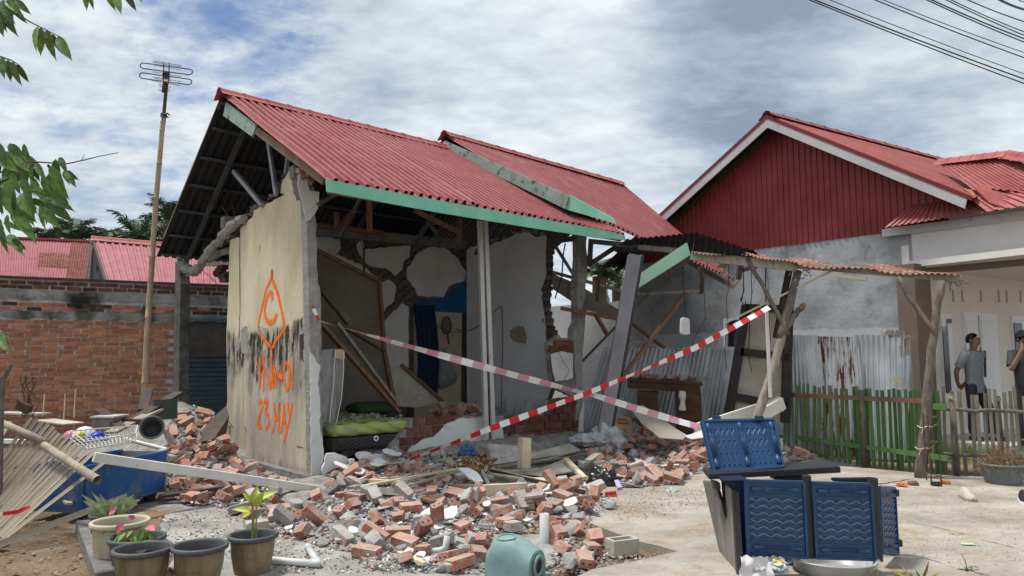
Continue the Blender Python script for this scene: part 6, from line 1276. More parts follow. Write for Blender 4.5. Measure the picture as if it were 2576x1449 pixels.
# ================================================================ flower pots
POT = mat('brown_pot', (.16, .115, .06), (.27, .20, .12), 6, .75, 0, .2, 30, st=(2, 2, .5), dirt=((.1, .085, .06), .55, .7, 7)); POTR = mat('grey_pot_rim', (.06, .065, .07), (.11, .115, .12), 8, .6); POTC = mat('cream_pot', (.45, .40, .28), (.56, .50, .37), 5, .75, dirt=((.2, .16, .1), .6, .75, 8)); SOIL = mat('pot_soil', (.035, .026, .02), (.07, .055, .04), 20, .97, 0, .8, 60)
def pot(px, py, w_px, hh, label, mb_=POT, mr_=POTR, z0=.01):
    c_ = G(px, py, hh + z0); r_ = w_px / 2 / F * c_.y; t = thing('flower_pot', label, 'flower pot', V((c_.x, c_.y, z0)))
    q = MB(); n = 48; prof = [(.68, 0), (.70, .02), (.82, hh * .5), (.88, hh * .86)]
    for rr, z in prof:
        for k in range(n): a = 2 * math.pi * k / n; e = r_ * rr * (1 + .03 * (k % 4 < 2) * (0 < z < hh * .83)); q.v.append(V((c_.x + e * math.cos(a), c_.y + e * math.sin(a), z0 + z)))
    for j in range(3):
        for k in range(n): q.f.append((j * n + k, j * n + (k + 1) % n, (j + 1) * n + (k + 1) % n, (j + 1) * n + k)); q.m.append(0)
    q.build('body', [mb_], t, False)
    q = MB(); q.lathe(V((c_.x, c_.y, z0)), [(r_ * .885, hh * .88), (r_ * .98, hh * .885), (r_, hh * .91), (r_, hh * .98), (r_ * .97, hh), (r_ * .9, hh), (r_ * .87, hh * .95), (r_ * .82, hh * .6)], 40); q.build('rim', [mr_], t, True)
    q = MB(); q.grid(lambda u, v_: V((c_.x + r_ * .84 * v_ * math.cos(u * 2 * math.pi), c_.y + r_ * .84 * v_ * math.sin(u * 2 * math.pi), z0 + hh * .74 + .012 * mn.noise(V((u * 9, v_ * 6, px))))), 24, 6); q.build('soil', [SOIL], t, True)
    return t, V((c_.x, c_.y, z0 + hh * .74)), r_
p1 = pot(360, 1376, 138, .25, 'brown flower pot with bare soil in front of the pink-leaved plant'); mb = MB(); crumbs(mb, [p1[1] + V((-.02, -.03, .02)), p1[1] + V((.03, 0, .02))], 10, .015, .03, .012); mb.build('root_clod', [WOODD], p1[0])
p2 = pot(503, 1369, 132, .25, 'empty brown flower pot between the two planted ones')
p3 = pot(637, 1342, 118, .245, 'brown flower pot holding a young yellow-green leafy stem')
p4 = pot(303, 1308, 134, .30, 'cream round flower pot beside the kerb', POTC, POTC)
p5 = pot(345, 1348, 132, .22, 'low grey pot with pink and green leaves behind the bare one', POTR, POTR, .03)
p6 = pot(275, 1290, 90, .22, 'dark fluted pot with a tuft of striped grass', POTR, POTR)
YL = mat('lime_leaf', (.35, .45, .05), (.52, .58, .10), 6, .5); GL = mat('green_plant_leaf', (.06, .17, .025), (.13, .27, .05), 6, .5); PKL = mat('pink_leaf', (.55, .05, .14), (.65, .18, .25), 8, .5); GRS = mat('striped_grass', (.26, .33, .13), (.50, .54, .32), 20, .6)
LY = [leaf_mesh('leaf', YL, 500 + i, .42) for i in range(3)]; LG = [leaf_mesh('leaf', GL, 510 + i, .4) for i in range(3)]; LP = [leaf_mesh('leaf', PKL, 520 + i, .7) for i in range(3)]
def pleaf(me, p, q_, par, roll=V((0, -1, .6)), name='leaf'):
    d = q_ - p; ln = d.length; x = d.normalized(); y = roll.cross(x).normalized(); inst(me, name, Matrix.Translation(p) @ frame(x * ln, y * ln, x.cross(y) * ln).to_4x4(), par)
sy = p3[1].y; st_ = [p3[1], P(637, 1300, sy), P(634, 1262, sy)]
yp = thing('leafy_seedling', 'young stem with lime green leaves growing in the brown pot', 'plant', p3[1]); mb = MB(); mb.tube([p3[1] - Z * .02] + st_[1:], [.012, .009, .006], 7); mb.tube([p3[1] + V((.02, 0, -.02)), P(645, 1290, sy), P(644, 1262, sy)], [.006, .005, .004], 6); mb.build('stem', [mat('stem_green', (.2, .25, .07), (.25, .2, .08), 10, .7)], yp)
for i, (q0, q1) in enumerate((((634, 1265), (690, 1228)), ((634, 1262), (645, 1222)), ((640, 1275), (662, 1240)), ((630, 1285), (585, 1275)), ((632, 1290), (600, 1300)), ((634, 1262), (612, 1238)), ((636, 1268), (672, 1256)))): pleaf(LY[i % 3], P(*q0, sy), P(*q1, sy + rnd.uniform(-.06, .06)), yp, V((rnd.uniform(-.6, .6), -1, rnd.uniform(.3, 1))))
cp_ = thing('pink_leaved_plant', 'caladium-like plant with pink and green drooping leaves', 'plant', p5[1])
for i in range(13):
    az = i * 2.4; tip = p5[1] + V((math.cos(az) * rnd.uniform(.1, .2), math.sin(az) * .12 - .03, rnd.uniform(-.02, .12))); s0 = p5[1] + V((math.cos(az) * .03, math.sin(az) * .03, 0)); mid = s0.lerp(tip, .45) + Z * .07
    mb = MB(); mb.tube([s0, mid], .003, 5); mb.build('stem', [MATS['stem_green']], cp_); pleaf((LP if i in (1, 5) else LG)[i % 3], mid, tip, cp_, V((0, -.3, 1)), 'leaf')
for q0, q1, me in (((292, 1338), (305, 1318), LP[0]), ((345, 1360), (375, 1320), LG[1]), ((300, 1345), (288, 1360), LG[0]), ((270, 1345), (285, 1385), LG[2]), ((338, 1305), (322, 1297), LP[1]), ((275, 1290), (290, 1283), LP[2])): pleaf(me, P(*q0, p5[1].y - .02), P(*q1, p5[1].y - .05), cp_)
gt = thing('striped_grass_tuft', 'tuft of pale striped grass in the fluted pot', 'plant', p6[1]); mb = MB()
for i in range(80):
    az = rnd.uniform(0, 6.28); ln = rnd.uniform(.10, .2); s0 = p6[1] + V((rnd.uniform(-.05, .05), rnd.uniform(-.05, .05), 0)); h = V((math.cos(az), math.sin(az), 0)); m_ = s0 + h * ln * .45 + Z * ln * .75; e = s0 + h * ln * .95 + Z * ln * rnd.uniform(.6, 1.1); w = h.cross(Z) * .0035; mb.add([s0 - w, s0 + w, m_ + w, e, m_ - w], [(0, 1, 2, 3, 4)])
mb.build('blades', [GRS], gt)

# ================================================================ fallen bamboo fence, cart and junk on the left
ff = thing('fallen_bamboo_fence', 'pale bamboo slat fence panel toppled over the blue box', 'fence', G(20, 1362))
tops = [(235, 255), (280, 265), (320, 285), (365, 300), (405, 320), (422, 350), (447, 370), (477, 385), (512, 400), (550, 420), (582, 440), (612, 460), (637, 475), (672, 495), (702, 520), (785, 590)]; SLP = [slat_mesh('slat', mat('pale_bamboo', (.25, .205, .15), (.40, .345, .27), 4, .75, 0, .2, 30, .18, st=(3, 3, .7)), 30 + i) for i in range(4)]
nt_ = len(tops); tp_ = []; bp_ = []
for i, q in enumerate(tops):
    t = i / (nt_ - 1); a_ = P(*c3(*q), 6.25 - .25 * t); b_ = P(-95 + 105 * t + rnd.uniform(-3, 3), 1290 + 66 * t, 6.1 - .75 * t); slat(SLP[i % 4], b_, a_, rnd.uniform(.027, .034), ff, V((.3, -1, .6))); tp_.append(a_); bp_.append(b_)
mb = MB(); c0_, c1_ = P(*c3(330, 462), 6.0), P(*c3(735, 725), 5.65); mb.tube([c0_, c0_.lerp(c1_, .3), c0_.lerp(c1_, .32), c0_.lerp(c1_, .34), c0_.lerp(c1_, .7), c1_], [.033, .033, .038, .033, .034, .036], 10, 0, False); mb.build('crossbar', [MATS['pale_bamboo']], ff, True)
mb = MB(); mb.tube([P(*c3(-40, 270), 6.3), P(*c3(350, 440), 6.1)], .03, 9); mb.build('crossbar', [MATS['pale_bamboo']], ff, True)
mb = MB(); mb.beam(P(-30, 1355, 5.45), P(15, 1372, 5.4), .07, .03); mb.build('crossbar', [MATS['pale_bamboo']], ff)
slat(SLP[1], G(-10, 1372, .06), P(*c3(960, 848), 6.0), .05, ff); slat(SLP[2], G(-70, 1225, .3), P(*c3(70, 280), 6.6), .05, ff)
cart = thing('blue_box', 'open blue metal box lying behind the bamboo panel', 'box', G(300, 1290))
F1, F2 = G(208, 1312), G(414, 1252); hC = .46; ld = (F2 - F1).normalized(); wd = V((-ld.y, ld.x, 0)) * .52
CB = mat('worn_blue_paint', (.012, .08, .25), (.022, .12, .34), 3, .45, 0, .05, 20, dirt=((.16, .18, .2), .50, .72, 5)); GALV = mat('dull_sheet', (.30, .29, .27), (.38, .37, .35), 4, .6)
zb_ = .07
for name, pg, m_ in (('side_panel', [F1, F2], CB), ('side_panel', [F1 + wd, F2 + wd], CB), ('end_panel', [F1, F1 + wd], CB), ('end_panel', [F2, F2 + wd], GALV)):
    mb = MB(); a_, b_ = pg; mb.prism([a_ + Z * zb_, b_ + Z * zb_, b_ + Z * hC, a_ + Z * hC], (wd if 'side' in name else ld).normalized() * .012); mb.build(name, [m_], cart)
mb = MB(); mb.prism([F1 + Z * (zb_ + .01), F2 + Z * (zb_ + .01), F2 + wd + Z * (zb_ + .01), F1 + wd + Z * (zb_ + .01)], Z * .012); mb.build('bottom', [GALV], cart)
mb = MB()
for a_, b_ in ((F1, F2), (F1 + wd, F2 + wd)): mb.beam(a_ + Z * hC, b_ + Z * hC, .03, .03)
mb.build('rim', [CB], cart); mb = MB(); mb.tube([F2 + Z * (hC + .02), F2 + wd * .95 + Z * (hC + .12)], .02, 8); mb.build('pipe_rail', [ALU], cart)
mb = MB(); mb.box(F2 + Z * hC + V((-.03, -.05, .02)), (.08, .03, .02), rotm(0, 0, R(75))); mb.build('white_tip', [WHT], cart)
for p in (F1.lerp(F2, .2) + Z * .07 + wd * .1, F1.lerp(F2, .85) + Z * .07 + wd * .1): mb = MB(); mb.lathe(p, [(.0, -.03), (.07, -.03), (.075, -.02), (.075, .02), (.07, .03), (.0, .03)], 16, frame(ld, Z, wd.normalized())); mb.build('wheel', [BLACKP], cart)
# wire dish rack and bowls on the box
rkk = thing('wire_rack', 'white wire dish rack lying on the blue box', 'rack', F1.lerp(F2, .55) + wd * .5 + Z * hC); R0, R1, R2, R3 = [P(*c3(*q), Y) for q, Y in (((530, 410), 6.9), ((1035, 365), 7.3), ((1020, 430), 7.0), ((640, 495), 6.6))]
mb = MB()
for zz_ in (0, .07):
    for a_, b_ in ((R0, R1), (R1, R2), (R2, R3), (R3, R0)): mb.tube([a_ + Z * zz_, b_ + Z * zz_], .007, 5)
for i in range(15): t = i / 14; mb.tube([R0.lerp(R1, t) + Z * .07, R0.lerp(R1, t), R3.lerp(R2, t), R3.lerp(R2, t) + Z * .07], .004, 4)
for i in range(1, 5): t = i / 5; mb.tube([R0.lerp(R3, t), R1.lerp(R2, t)], .004, 4)
mb.build('wire', [mat('coated_wire', (.52, .50, .46))], rkk)
def bowl(name, px, py, Y, r_, m_, label, cat, up=True, tilt=(0, 0)):
    c_ = P(px, py, Y); mb_ = MB(); Mx = rotm(tilt[0], tilt[1], 0); mb_.lathe(c_, [(.0, r_ * .9), (r_ * .45, r_ * .8), (r_ * .8, r_ * .5), (r_ * .97, r_ * .1), (r_, 0), (r_ * .95, 0), (r_ * .78, r_ * .45), (r_ * .4, r_ * .75), (0, r_ * .85)], 24, Mx); return mb_.solo(name, [m_], label, cat, None, True)
bowl('white_bowl', 213, 1098, 7.3, .115, mat('white_enamel', (.66, .67, .70), (.74, .75, .77), 5, .3), 'round white bowl upside down among the junk behind the box', 'bowl')
bowl('blue_basin', 245, 1108, 7.1, .10, mat('royal_blue_plastic', (.02, .04, .42), rough=.35), 'royal blue plastic basin under the white bowl', 'basin'); bowl('yellow_saucer', 200, 1096, 7.15, .05, mat('yellow_plastic', (.6, .55, .05), rough=.4), 'small yellow plastic lid leaning on the white bowl', 'lid', True, (1.2, .3))  # the small yellow piece is a plastic lid tipped against the bowl
bowl('pink_basin', 178, 1100, 7.4, .08, mat('pink_plastic', (.5, .16, .28), rough=.4), 'pink plastic dish beside the white bowl', 'dish'); bowl('blue_bottle_cap', 88, 1095, 7.4, .06, MATS['royal_blue_plastic'], 'blue plastic cup seen between the bamboo slats', 'cup')
mb = MB(); bc_ = P(382, 1078, 7.9); Mb = rotm(R(78), R(8), R(25)); mb.lathe(bc_, [(.0, -.16), (.095, -.16), (.115, .08), (.128, .09), (.128, .105), (.11, .105), (.09, -.14), (0, -.14)], 24, Mb); mb.solo('bucket', [mat('dark_bucket', (.08, .085, .09), (.13, .135, .14), 6, .5)], 'dark grey bucket on its side by the brick heap', 'bucket', None, True)
# planks, sheet and barrel between the wall and the box
for q0, q1, Y0, Y1, w, h, m_, lb in (((750, 200), (910, 330), 8.6, 8.2, .12, .05, WOODD, 'charred dark board pointing up behind the white bowl'), ((1350, 70), (1000, 280), 9.4, 8.6, .14, .05, WOODD, 'black charred plank slanting up to the blue door'), ((1115, 40), (1080, 200), 9.5, 9.2, .12, .06, WOODD, 'short black stake at the foot of the bamboo mast'), ((1200, 190), (830, 370), 9.0, 8.0, .13, .03, WOODG, 'grey weathered plank lying across the junk'), ((830, 275), (1140, 290), 8.5, 8.4, .1, .06, WOODD, 'level charred beam over the grey box'), ((0, 215), (330, 225), 9.6, 9.2, .2, .02, ALU, 'pale sheet lying by the brick wall foot'), ((330, 270), (560, 300), 8.9, 8.6, .25, .015, PLY, 'curled pale board in front of the brick wall'), ((20, 430), (200, 435), 7.6, 7.4, .07, .04, WOODW, 'whitish stick on the ground behind the bamboo panel'), ((455, 850), (525, 905), 6.5, 6.3, .05, .02, WOODG, 'grey slat on the dirt below the blue box')):
    mb = MB(); mb.beam(P(*c3(*q0), Y0), P(*c3(*q1), Y1), w, h); mb.solo('loose_board', [m_], lb, 'board')
mb = MB(); mb.grid(lambda u, v_: P(*c3(1150 + 190 * u, 110 + 150 * v_), 9.2) + V((0, -.25 * math.sin(u * math.pi), 0)), 14, 4); mb.solo('green_drum', [mat('teal_drum', (.035, .07, .065), (.06, .10, .095), 5, .5)], 'dark teal curved drum half buried beside the blue door', 'drum', None, True)
mb = MB(); gb0, gb1 = P(*c3(750, 250), 8.4), P(*c3(905, 345), 8.4); mb.box((gb0 + gb1) / 2, (abs(gb1.x - gb0.x), .3, abs(gb0.z - gb1.z))); bevel(mb.solo('grey_box', [CONCD], 'dark grey box standing below the charred boards', 'box'), .01)
mb = MB(); mb.box((gb0 + gb1) / 2 + Z * (abs(gb0.z - gb1.z) / 2 + .012), (abs(gb1.x - gb0.x) * 1.08, .34, .02)); mb.solo('flat_lid', [ALU], 'pale lid on the dark grey box', 'lid')
mb = MB()
for k in range(7): c_ = G(55 + k * 6, 1040 + rnd.uniform(-6, 6)); c_ = P(55 + k * 5, 1050, 9.0); mb.tube([c_, c_ + V((rnd.uniform(-.1, .1), 0, .2)), c_ + V((rnd.uniform(-.15, .15), 0, .42 + rnd.uniform(-.1, .1))), c_ + V((rnd.uniform(-.2, .1), 0, .5))], .006, 5)
mb.box(P(62, 1022, 9.0), (.16, .1, .12), rotm(.3, .5, .2)); mb.solo('rebar_bundle', [MATS['rusty_bar']], 'tangle of rusty bars with a lump of concrete by the wall', 'scrap metal')
for i, (x, y0_, y1_) in enumerate(((160, 990, 1060), (186, 978, 1050), (108, 992, 1045))):
    mb = MB(); mb.tube([P(x, y1_, 8.9), P(x + 4, y0_, 8.9)], .007, 5); mb.solo('thin_stick', [WOODL], ('thin pale stick upright near the bowl', 'thin pale stick upright in the middle of the brick wall', 'thin pale stick upright next to the bar tangle')[i], 'stick')
mb = MB(); mb.tube([P(2, 990, 6.0), P(8, 950, 6.0), P(30, 915, 6.0)], [.03, .025, .012], 7); mb.tube([G(-10, 1340), P(0, 1000, 6.0), P(2, 985, 6.0)], [.04, .03, .03], 7); mb.solo('dead_branch', [BARK], 'bare cut branch at the left edge before the brick wall', 'branch')
tb = MB(); dpg = [P(*c3(*q), Y) for q, Y in (((1690, 180), 9.6), ((1712, 250), 9.4), ((1690, 380), 9.2), ((1600, 420), 8.9), ((1500, 435), 8.9), ((1540, 330), 9.2), ((1620, 240), 9.5))]; tb.prism(dpg, V((.02, .03, .02))); tb.solo('torn_tar_sheet', [WOODD], 'torn black sheet slumped against the yellow wall on the rubble', 'sheet')
# white painted beam
mb = MB(); a_, b_ = P(236, 1150, 6.3), P(800, 1232, 7.75); mb.beam(a_, b_, .06, .085); bevel(mb.solo('white_beam', [WOODW], 'long peeling white beam from the bamboo panel to the wall corner', 'beam'), .004)

# ================================================================ loose rubble
rb = random.Random(77)
def drop(me, name, px, py, sc=1.0, tilt=.35, lift=0.0, yaw=None):
    p = GH(px, py); b = [V(q) for q in me.bound_box] if 0 else [v_.co for v_ in me.vertices]
    M = rotm(rb.gauss(0, tilt), rb.gauss(0, tilt), rb.uniform(0, 6.3) if yaw is None else yaw); lo = min((M @ q).z for q in b) * sc
    base = hg(p.x, p.y) + (.05 if inside(p.x, p.y, YP) else .004 if hg(p.x, p.y) < .03 else -.03)
    return inst(me, name, Matrix.Translation(V((p.x, p.y, base - lo + lift))) @ (M * sc).to_4x4())
YP = [(p.x, p.y) for p in poly]
ZONES = {   # pixel polygons, label parts
    'front': ([(590, 1290), (800, 1260), (1060, 1235), (1300, 1245), (1500, 1265), (1490, 1330), (1420, 1345), (1240, 1345), (1215, 1449), (930, 1440), (900, 1400), (640, 1340)], 'on the slab before the house'),
    'near': ([(840, 1240), (1000, 1180), (1180, 1180), (1230, 1220), (1500, 1240), (1560, 1290), (1480, 1310), (1000, 1300), (840, 1290)], 'in the drift below the fallen boards'),
    'right': ([(1390, 1290), (1450, 1320), (1520, 1360), (1480, 1430), (1420, 1449), (1390, 1400)], 'beside the concrete block'),
    'heapL': ([(420, 1075), (480, 1020), (562, 1015), (560, 1100), (600, 1175), (700, 1215), (690, 1265), (600, 1290), (430, 1260), (415, 1160)], 'heaped beside the yellow wall'),
    'heapM': ([(820, 1200), (960, 1150), (1150, 1140), (1240, 1150), (1230, 1200), (1000, 1230), (830, 1240)], 'at the foot of the open room'),
    'inner': ([(985, 1020), (1090, 1012), (1205, 1020), (1210, 1048), (1100, 1052), (990, 1050)], 'piled inside the open room'),
    'heapR': ([(1470, 1130), (1560, 1090), (1640, 1110), (1780, 1110), (1775, 1190), (1700, 1230), (1560, 1240), (1480, 1200)], 'in the low heap behind the cabinet'),
    'far': ([(1500, 1020), (1560, 1010), (1600, 1080), (1700, 1100), (1880, 1105), (1780, 1120), (1560, 1110), (1490, 1090)], 'below the brown desk'),
    'fence': ([(1980, 1120), (2060, 1150), (2010, 1170), (1970, 1150)], 'along the foot of the green fence'),
}
def sample(pg):
    xs_ = [q[0] for q in pg]; ys_ = [q[1] for q in pg]
    while True:
        x, y = rb.uniform(min(xs_), max(xs_)), rb.uniform(min(ys_), max(ys_))
        if inside(x, y, pg): return x, y
NBK = dict(front=66, near=28, right=9, heapL=96, heapM=34, inner=32, heapR=58, far=16, fence=6)
placed = []
def spaced(pg, dmin):
    for _ in range(40):
        x, y = sample(pg); p = GH(x, y)
        if all((p - q).length > dmin for q in placed[-220:]): break
    placed.append(p); return x, y
for z_, n in NBK.items():
    pg, wh = ZONES[z_]
    for i in range(n):
        k = rb.random(); dm = .17 if z_ in ('front', 'right', 'near') else .10; x, y = spaced(pg, dm); tl_ = .12 if z_ in ('front', 'right') and rb.random() < .6 else .45
        if k < .46: o = drop(BRK[i % 4], 'loose_brick', x, y, 1, tl_, rb.uniform(0, .03)); tag(o, 'whole red brick lying ' + wh, 'brick', 'whole bricks ' + wh)
        elif k < .84: o = drop(BRKB[i % 4], 'broken_brick', x, y, 1, .5, rb.uniform(0, .02)); tag(o, 'broken half brick lying ' + wh, 'brick', 'broken bricks ' + wh)
        else: o = drop(BRKM[i % 3], 'mortared_brick', x, y, 1, .4, rb.uniform(0, .02)); tag(o, 'brick caked in grey mortar lying ' + wh, 'brick', 'mortared bricks ' + wh)
for z_, n in dict(front=70, near=34, right=12, heapL=50, heapM=40, inner=14, heapR=60, far=10, fence=4).items():
    pg, wh = ZONES[z_]
    for i in range(n):
        x, y = spaced(pg, .06); o = drop(CHK[i % 6], 'mortar_lump', x, y, rb.uniform(.07, .19), .5); tag(o, 'grey lump of broken mortar lying ' + wh, 'rubble', 'mortar lumps ' + wh)
for z_, n in dict(front=40, near=18, right=3, heapL=3, heapM=18, heapR=8).items():
    pg, wh = ZONES[z_]
    for i in range(n):
        x, y = spaced(pg, .06); o = drop(SHD[i % 6], 'plaster_shard', x, y, rb.uniform(.08, .2), .25, rb.uniform(.0, .03)); tag(o, 'flat white shard of plaster lying ' + wh, 'plaster', 'plaster shards ' + wh)
for x, y, s_ in ((1185, 1228, .3), (1170, 1195, .3), (1225, 1300, .1), (870, 1190, .22), (905, 1205, .2), (855, 1175, .2), (1020, 1175, .14), (835, 1172, .34), (880, 1165, .32), (935, 1158, .36), (985, 1160, .3), (860, 1195, .26), (950, 1185, .24)): o = drop(SHD[int(x) % 6], 'plaster_shard', x, y, s_, .3, .09); tag(o, 'large curved white plaster shard on top of the rubble', 'plaster', 'large plaster shards on the rubble')
# bonded lumps of wall: a few bricks still held together by mortar
def bonded(name, seed):
    r_ = random.Random(seed); q = MB(); rows = 2
    for j in range(rows):
        for i in range(r_.randint(1, 2)):
            c_ = V(((i + .5 * (j % 2) - .8) * .205, 0, (j - rows / 2 + .5) * .072)); pts = []
            for sx in (-1, 1):
                for sy in (-1, 1):
                    for sz in (-1, 1): pts.append(c_ + V((sx * .095 * r_.uniform(.85, 1), sy * .048 * r_.uniform(.9, 1), sz * .030 * r_.uniform(.9, 1))))
            q.hull(pts); q.hull([p_ * 1 + V((0, r_.uniform(-.008, .008), .018)) for p_ in [c_ + (p - c_) * r_.uniform(.9, 1.06) for p in pts]], 1)
    return q.mesh(name, [BRICK, MATS['mortar_chunk']])
BND = [bonded('bonded_bricks', 900 + i) for i in range(5)]
for z_, n in dict(front=4, near=3, heapL=3, heapR=4).items():
    pg, wh = ZONES[z_]
    for i in range(n): x, y = spaced(pg, .12); o = drop(BND[i % 5], 'bonded_bricks', x, y, .95, .3, -.04); tag(o, 'lump of several bricks still mortared together ' + wh, 'masonry', 'bonded lumps ' + wh)
# fine gravel too small to pick apart
mb = MB(); cnt = 0
GRV = [[V((rb.uniform(-1, 1), rb.uniform(-1, 1), rb.uniform(-.6, .6))) for _ in range(7)] for _ in range(10)]
GH_ = []
for g in GRV: q = MB(); q.hull(g); GH_.append((q.v, q.f))
def gravel(pg, n, s0, s1, wt=(6, 2.2, 2)):
    for i in range(n):
        x, y = sample(pg); p = GH(x, y); s_ = rb.uniform(s0, s1) ** 1.0; v_, f_ = GH_[rb.randrange(10)]; a = rb.uniform(0, 6.3); ca, sa = math.cos(a), math.sin(a); z0 = p.z + (.05 if inside(p.x, p.y, YP) else .01) + s_ * .3
        mi = rb.choices((0, 1, 2), wt)[0]; mb.add([V((p.x + s_ * (q.x * ca - q.y * sa), p.y + s_ * (q.x * sa + q.y * ca), z0 + s_ * q.z)) for q in v_], f_, mi)
for z_, n in dict(front=5200, near=1800, right=700, heapL=1500, heapM=900, inner=500, heapR=2600, far=700, fence=260).items(): gravel(ZONES[z_][0], n, .006, .03)
for z_, n in dict(front=620, near=300, heapL=420, heapM=240, heapR=620, inner=120).items(): gravel(ZONES[z_][0], n, .025, .05, (6, 2.6, 1.2))
gravel([(400, 1300), (600, 1270), (900, 1400), (1230, 1400), (1240, 1449), (640, 1449), (560, 1400), (430, 1400)], 1300, .004, .018)
gravel([(1240, 1380), (1700, 1400), (1500, 1449), (1240, 1449)], 900, .004, .016)
gravel([(1450, 1250), (1800, 1230), (1780, 1290), (1560, 1330)], 700, .003, .012); gravel([(0, 1250), (230, 1250), (300, 1449), (0, 1449)], 260, .003, .010, (6, 1, .4)); gravel([(1780, 1250), (2570, 1230), (2570, 1440), (1900, 1440)], 800, .002, .009)
tag(mb.build('gravel', [MATS['mortar_chunk'], BRICK, MATS['plaster_shard']]), 'fine crumbs of mortar, brick and plaster strewn over the ground', kind='stuff')
# twigs and leaf litter on the dirt
mb = MB()
for i in range(260):
    x, y = sample([(0, 1290), (240, 1290), (300, 1449), (0, 1449)]) if i < 150 else sample([(1150, 1380), (1500, 1400), (1480, 1449), (880, 1449)]); p = G(x, y, .0); a = rb.uniform(0, 6.3); l = rb.uniform(.015, .06); mb.beam(p + V((0, 0, .002)), p + V((math.cos(a) * l, math.sin(a) * l, rb.uniform(.002, .015))), .006 if i % 3 else .02, .003)
tag(mb.build('leaf_litter', [mat('litter', (.16, .11, .06), (.36, .28, .17), 30, .9)]), 'dry twigs and leaf scraps on the dirt', kind='stuff')

# ================================================================ boards and scrap in front of the house
def board(name, pts, th, m_, label, cat='board'):
    mb_ = MB(); mb_.prism(jag([P(*d6(x, y), Y) for x, y, Y in pts], .006, .08), V((0, .004, -th))); return mb_.solo(name, [m_], label, cat)
board('plywood_sheet', ((640, 440, 9.2), (960, 355, 9.9), (1045, 410, 9.6), (620, 530, 8.9)), .012, PLY, 'grey-brown plywood sheet propped behind the wooden block')
board('plywood_sheet', ((370, 580, 8.4), (720, 560, 8.7), (930, 480, 9.0), (1030, 580, 8.5), (740, 625, 8.2)), .012, PLY, 'wide dusty plywood sheet lying under the wooden block')
board('ceiling_panel', ((560, 640, 7.9), (720, 635, 8.05), (1130, 690, 7.9), (1110, 705, 7.8), (900, 700, 7.75)), .01, WOODW, 'pale ceiling panel on the dark frame strip')
board('ceiling_panel', ((560, 680, 7.75), (700, 690, 7.7), (720, 745, 7.5), (680, 752, 7.5)), .01, PLY, 'pointed grey board under the ceiling panel')
board('white_sheet', ((1490, 475, 8.9), (1590, 510, 8.8), (1655, 590, 8.5), (1610, 625, 8.4), (1530, 590, 8.5)), .01, PLY, 'curled pale sheet standing in the low heap')
board('fallen_sheet', ((1450, 60, 10.2), (1560, 40, 10.3), (1700, 150, 10.0), (1925, 290, 9.6), (1890, 325, 9.5), (1700, 310, 9.5), (1560, 200, 9.8)), .012, PLY, 'large bent beige panel slumped below the desk')
board('fallen_sheet', ((1905, 295, 9.4), (2090, 235, 9.3), (2090, 300, 9.2), (1960, 320, 9.3)), .012, WOODW, 'white panel piece behind the cabinet lid')
board('paper_sheet', ((1890, 820, 7.2), (2100, 815, 7.2), (2090, 885, 6.95), (1960, 888, 6.95)), .004, PLY, 'curled grey sheet on the concrete beside the cabinet')
board('white_sheet', ((1010, 335, 9.9), (1180, 265, 10.1), (1150, 300, 9.9), (1050, 345, 9.8)), .01, ALU, 'thin pale sheet sticking out by the leaning steel post')
def stick(name, q0, q1, w, h, m_, label, k=d6, cat='timber'):
    mb_ = MB(); mb_.beam(P(*k(*q0[:2]), q0[2]), P(*k(*q1[:2]), q1[2]), w, h); return mb_.solo(name, [m_], label, cat)
stick('frame_strip', (275, 575, 8.3), (1215, 785, 7.2), .05, .035, WOODD, 'long dark window strip with pale edge over the rubble'); stick('frame_strip', (285, 565, 8.32), (1218, 772, 7.22), .02, .02, WOODL, 'cream edge strip running along the dark window strip')
stick('frame_strip', (300, 605, 8.1), (700, 665, 7.8), .03, .02, WOODL, 'pale batten below the dark window strip'); stick('timber_piece', (925, 488, 8.8), (1080, 645, 8.1), .06, .04, WOODL, 'short cream timber resting across the plywood')
stick('timber_piece', (1110, 510, 8.7), (1190, 450, 8.9), .09, .05, WOODL, 'sawn timber end poking out of the grey heap'); stick('timber_piece', (250, 745, 7.3), (600, 725, 7.5), .05, .11, WOODL, 'pale plank on edge behind the mortared bricks')
for i, (q0, q1) in enumerate((((290, 545, 8.5), (1380, 380, 10.2)), ((300, 555, 8.45), (1490, 395, 10.1)), ((400, 560, 8.4), (1300, 420, 9.8)), ((350, 570, 8.4), (1000, 460, 9.4)))): stick('thin_rod', q0, q1, .016, .016, WOODG if i % 2 else BARK, 'thin grey rod in the bundle lying across the boards')['group'] = 'thin rods across the boards'
for i, (q0, q1) in enumerate((((950, 720), (1850, 555)), ((1290, 740), (1850, 575)), ((1230, 700), (1500, 640)))):
    a_, b_ = GH(*c7(*q0)), GH(*c7(*q1)); mb = MB(); mb.beam(a_ + Z * .09, b_ + Z * .1, .03 if i else .05, .02, Z); mb.solo('batten', [WOODL if i == 0 else WOODG], ('cream batten lying along the brick drift', 'thin grey batten crossing the brick drift', 'short grey batten beside the cream one')[i], 'batten')
for i, (q0, q1) in enumerate((((1910, 885), (2250, 805)), ((1120, 640), (1290, 625)), ((1290, 1330), (1530, 1440)))):
    a_, b_ = GH(*c7(*q0)), GH(*c7(*q1)); mb = MB(); mb.beam(a_ + Z * .07, b_ + Z * .07, (.02, .06, .035)[i], (.02, .05, .02)[i]); mb.solo('splinter', [WOODL], ('thin pale splinter lying over the scattered bricks', 'cream block of timber in the dark rubble', 'white stick on the ground by the teal housing')[i], 'timber')
mb = MB(); bt0 = P(*d6(585, 545), 8.35); mb.box(bt0 + Z * .15, (.115, .115, .34), rotm(0, .03, .5)); bevel(mb.solo('wooden_block', [WOODL], 'upright square pale timber block on the plywood', 'block'), .004)
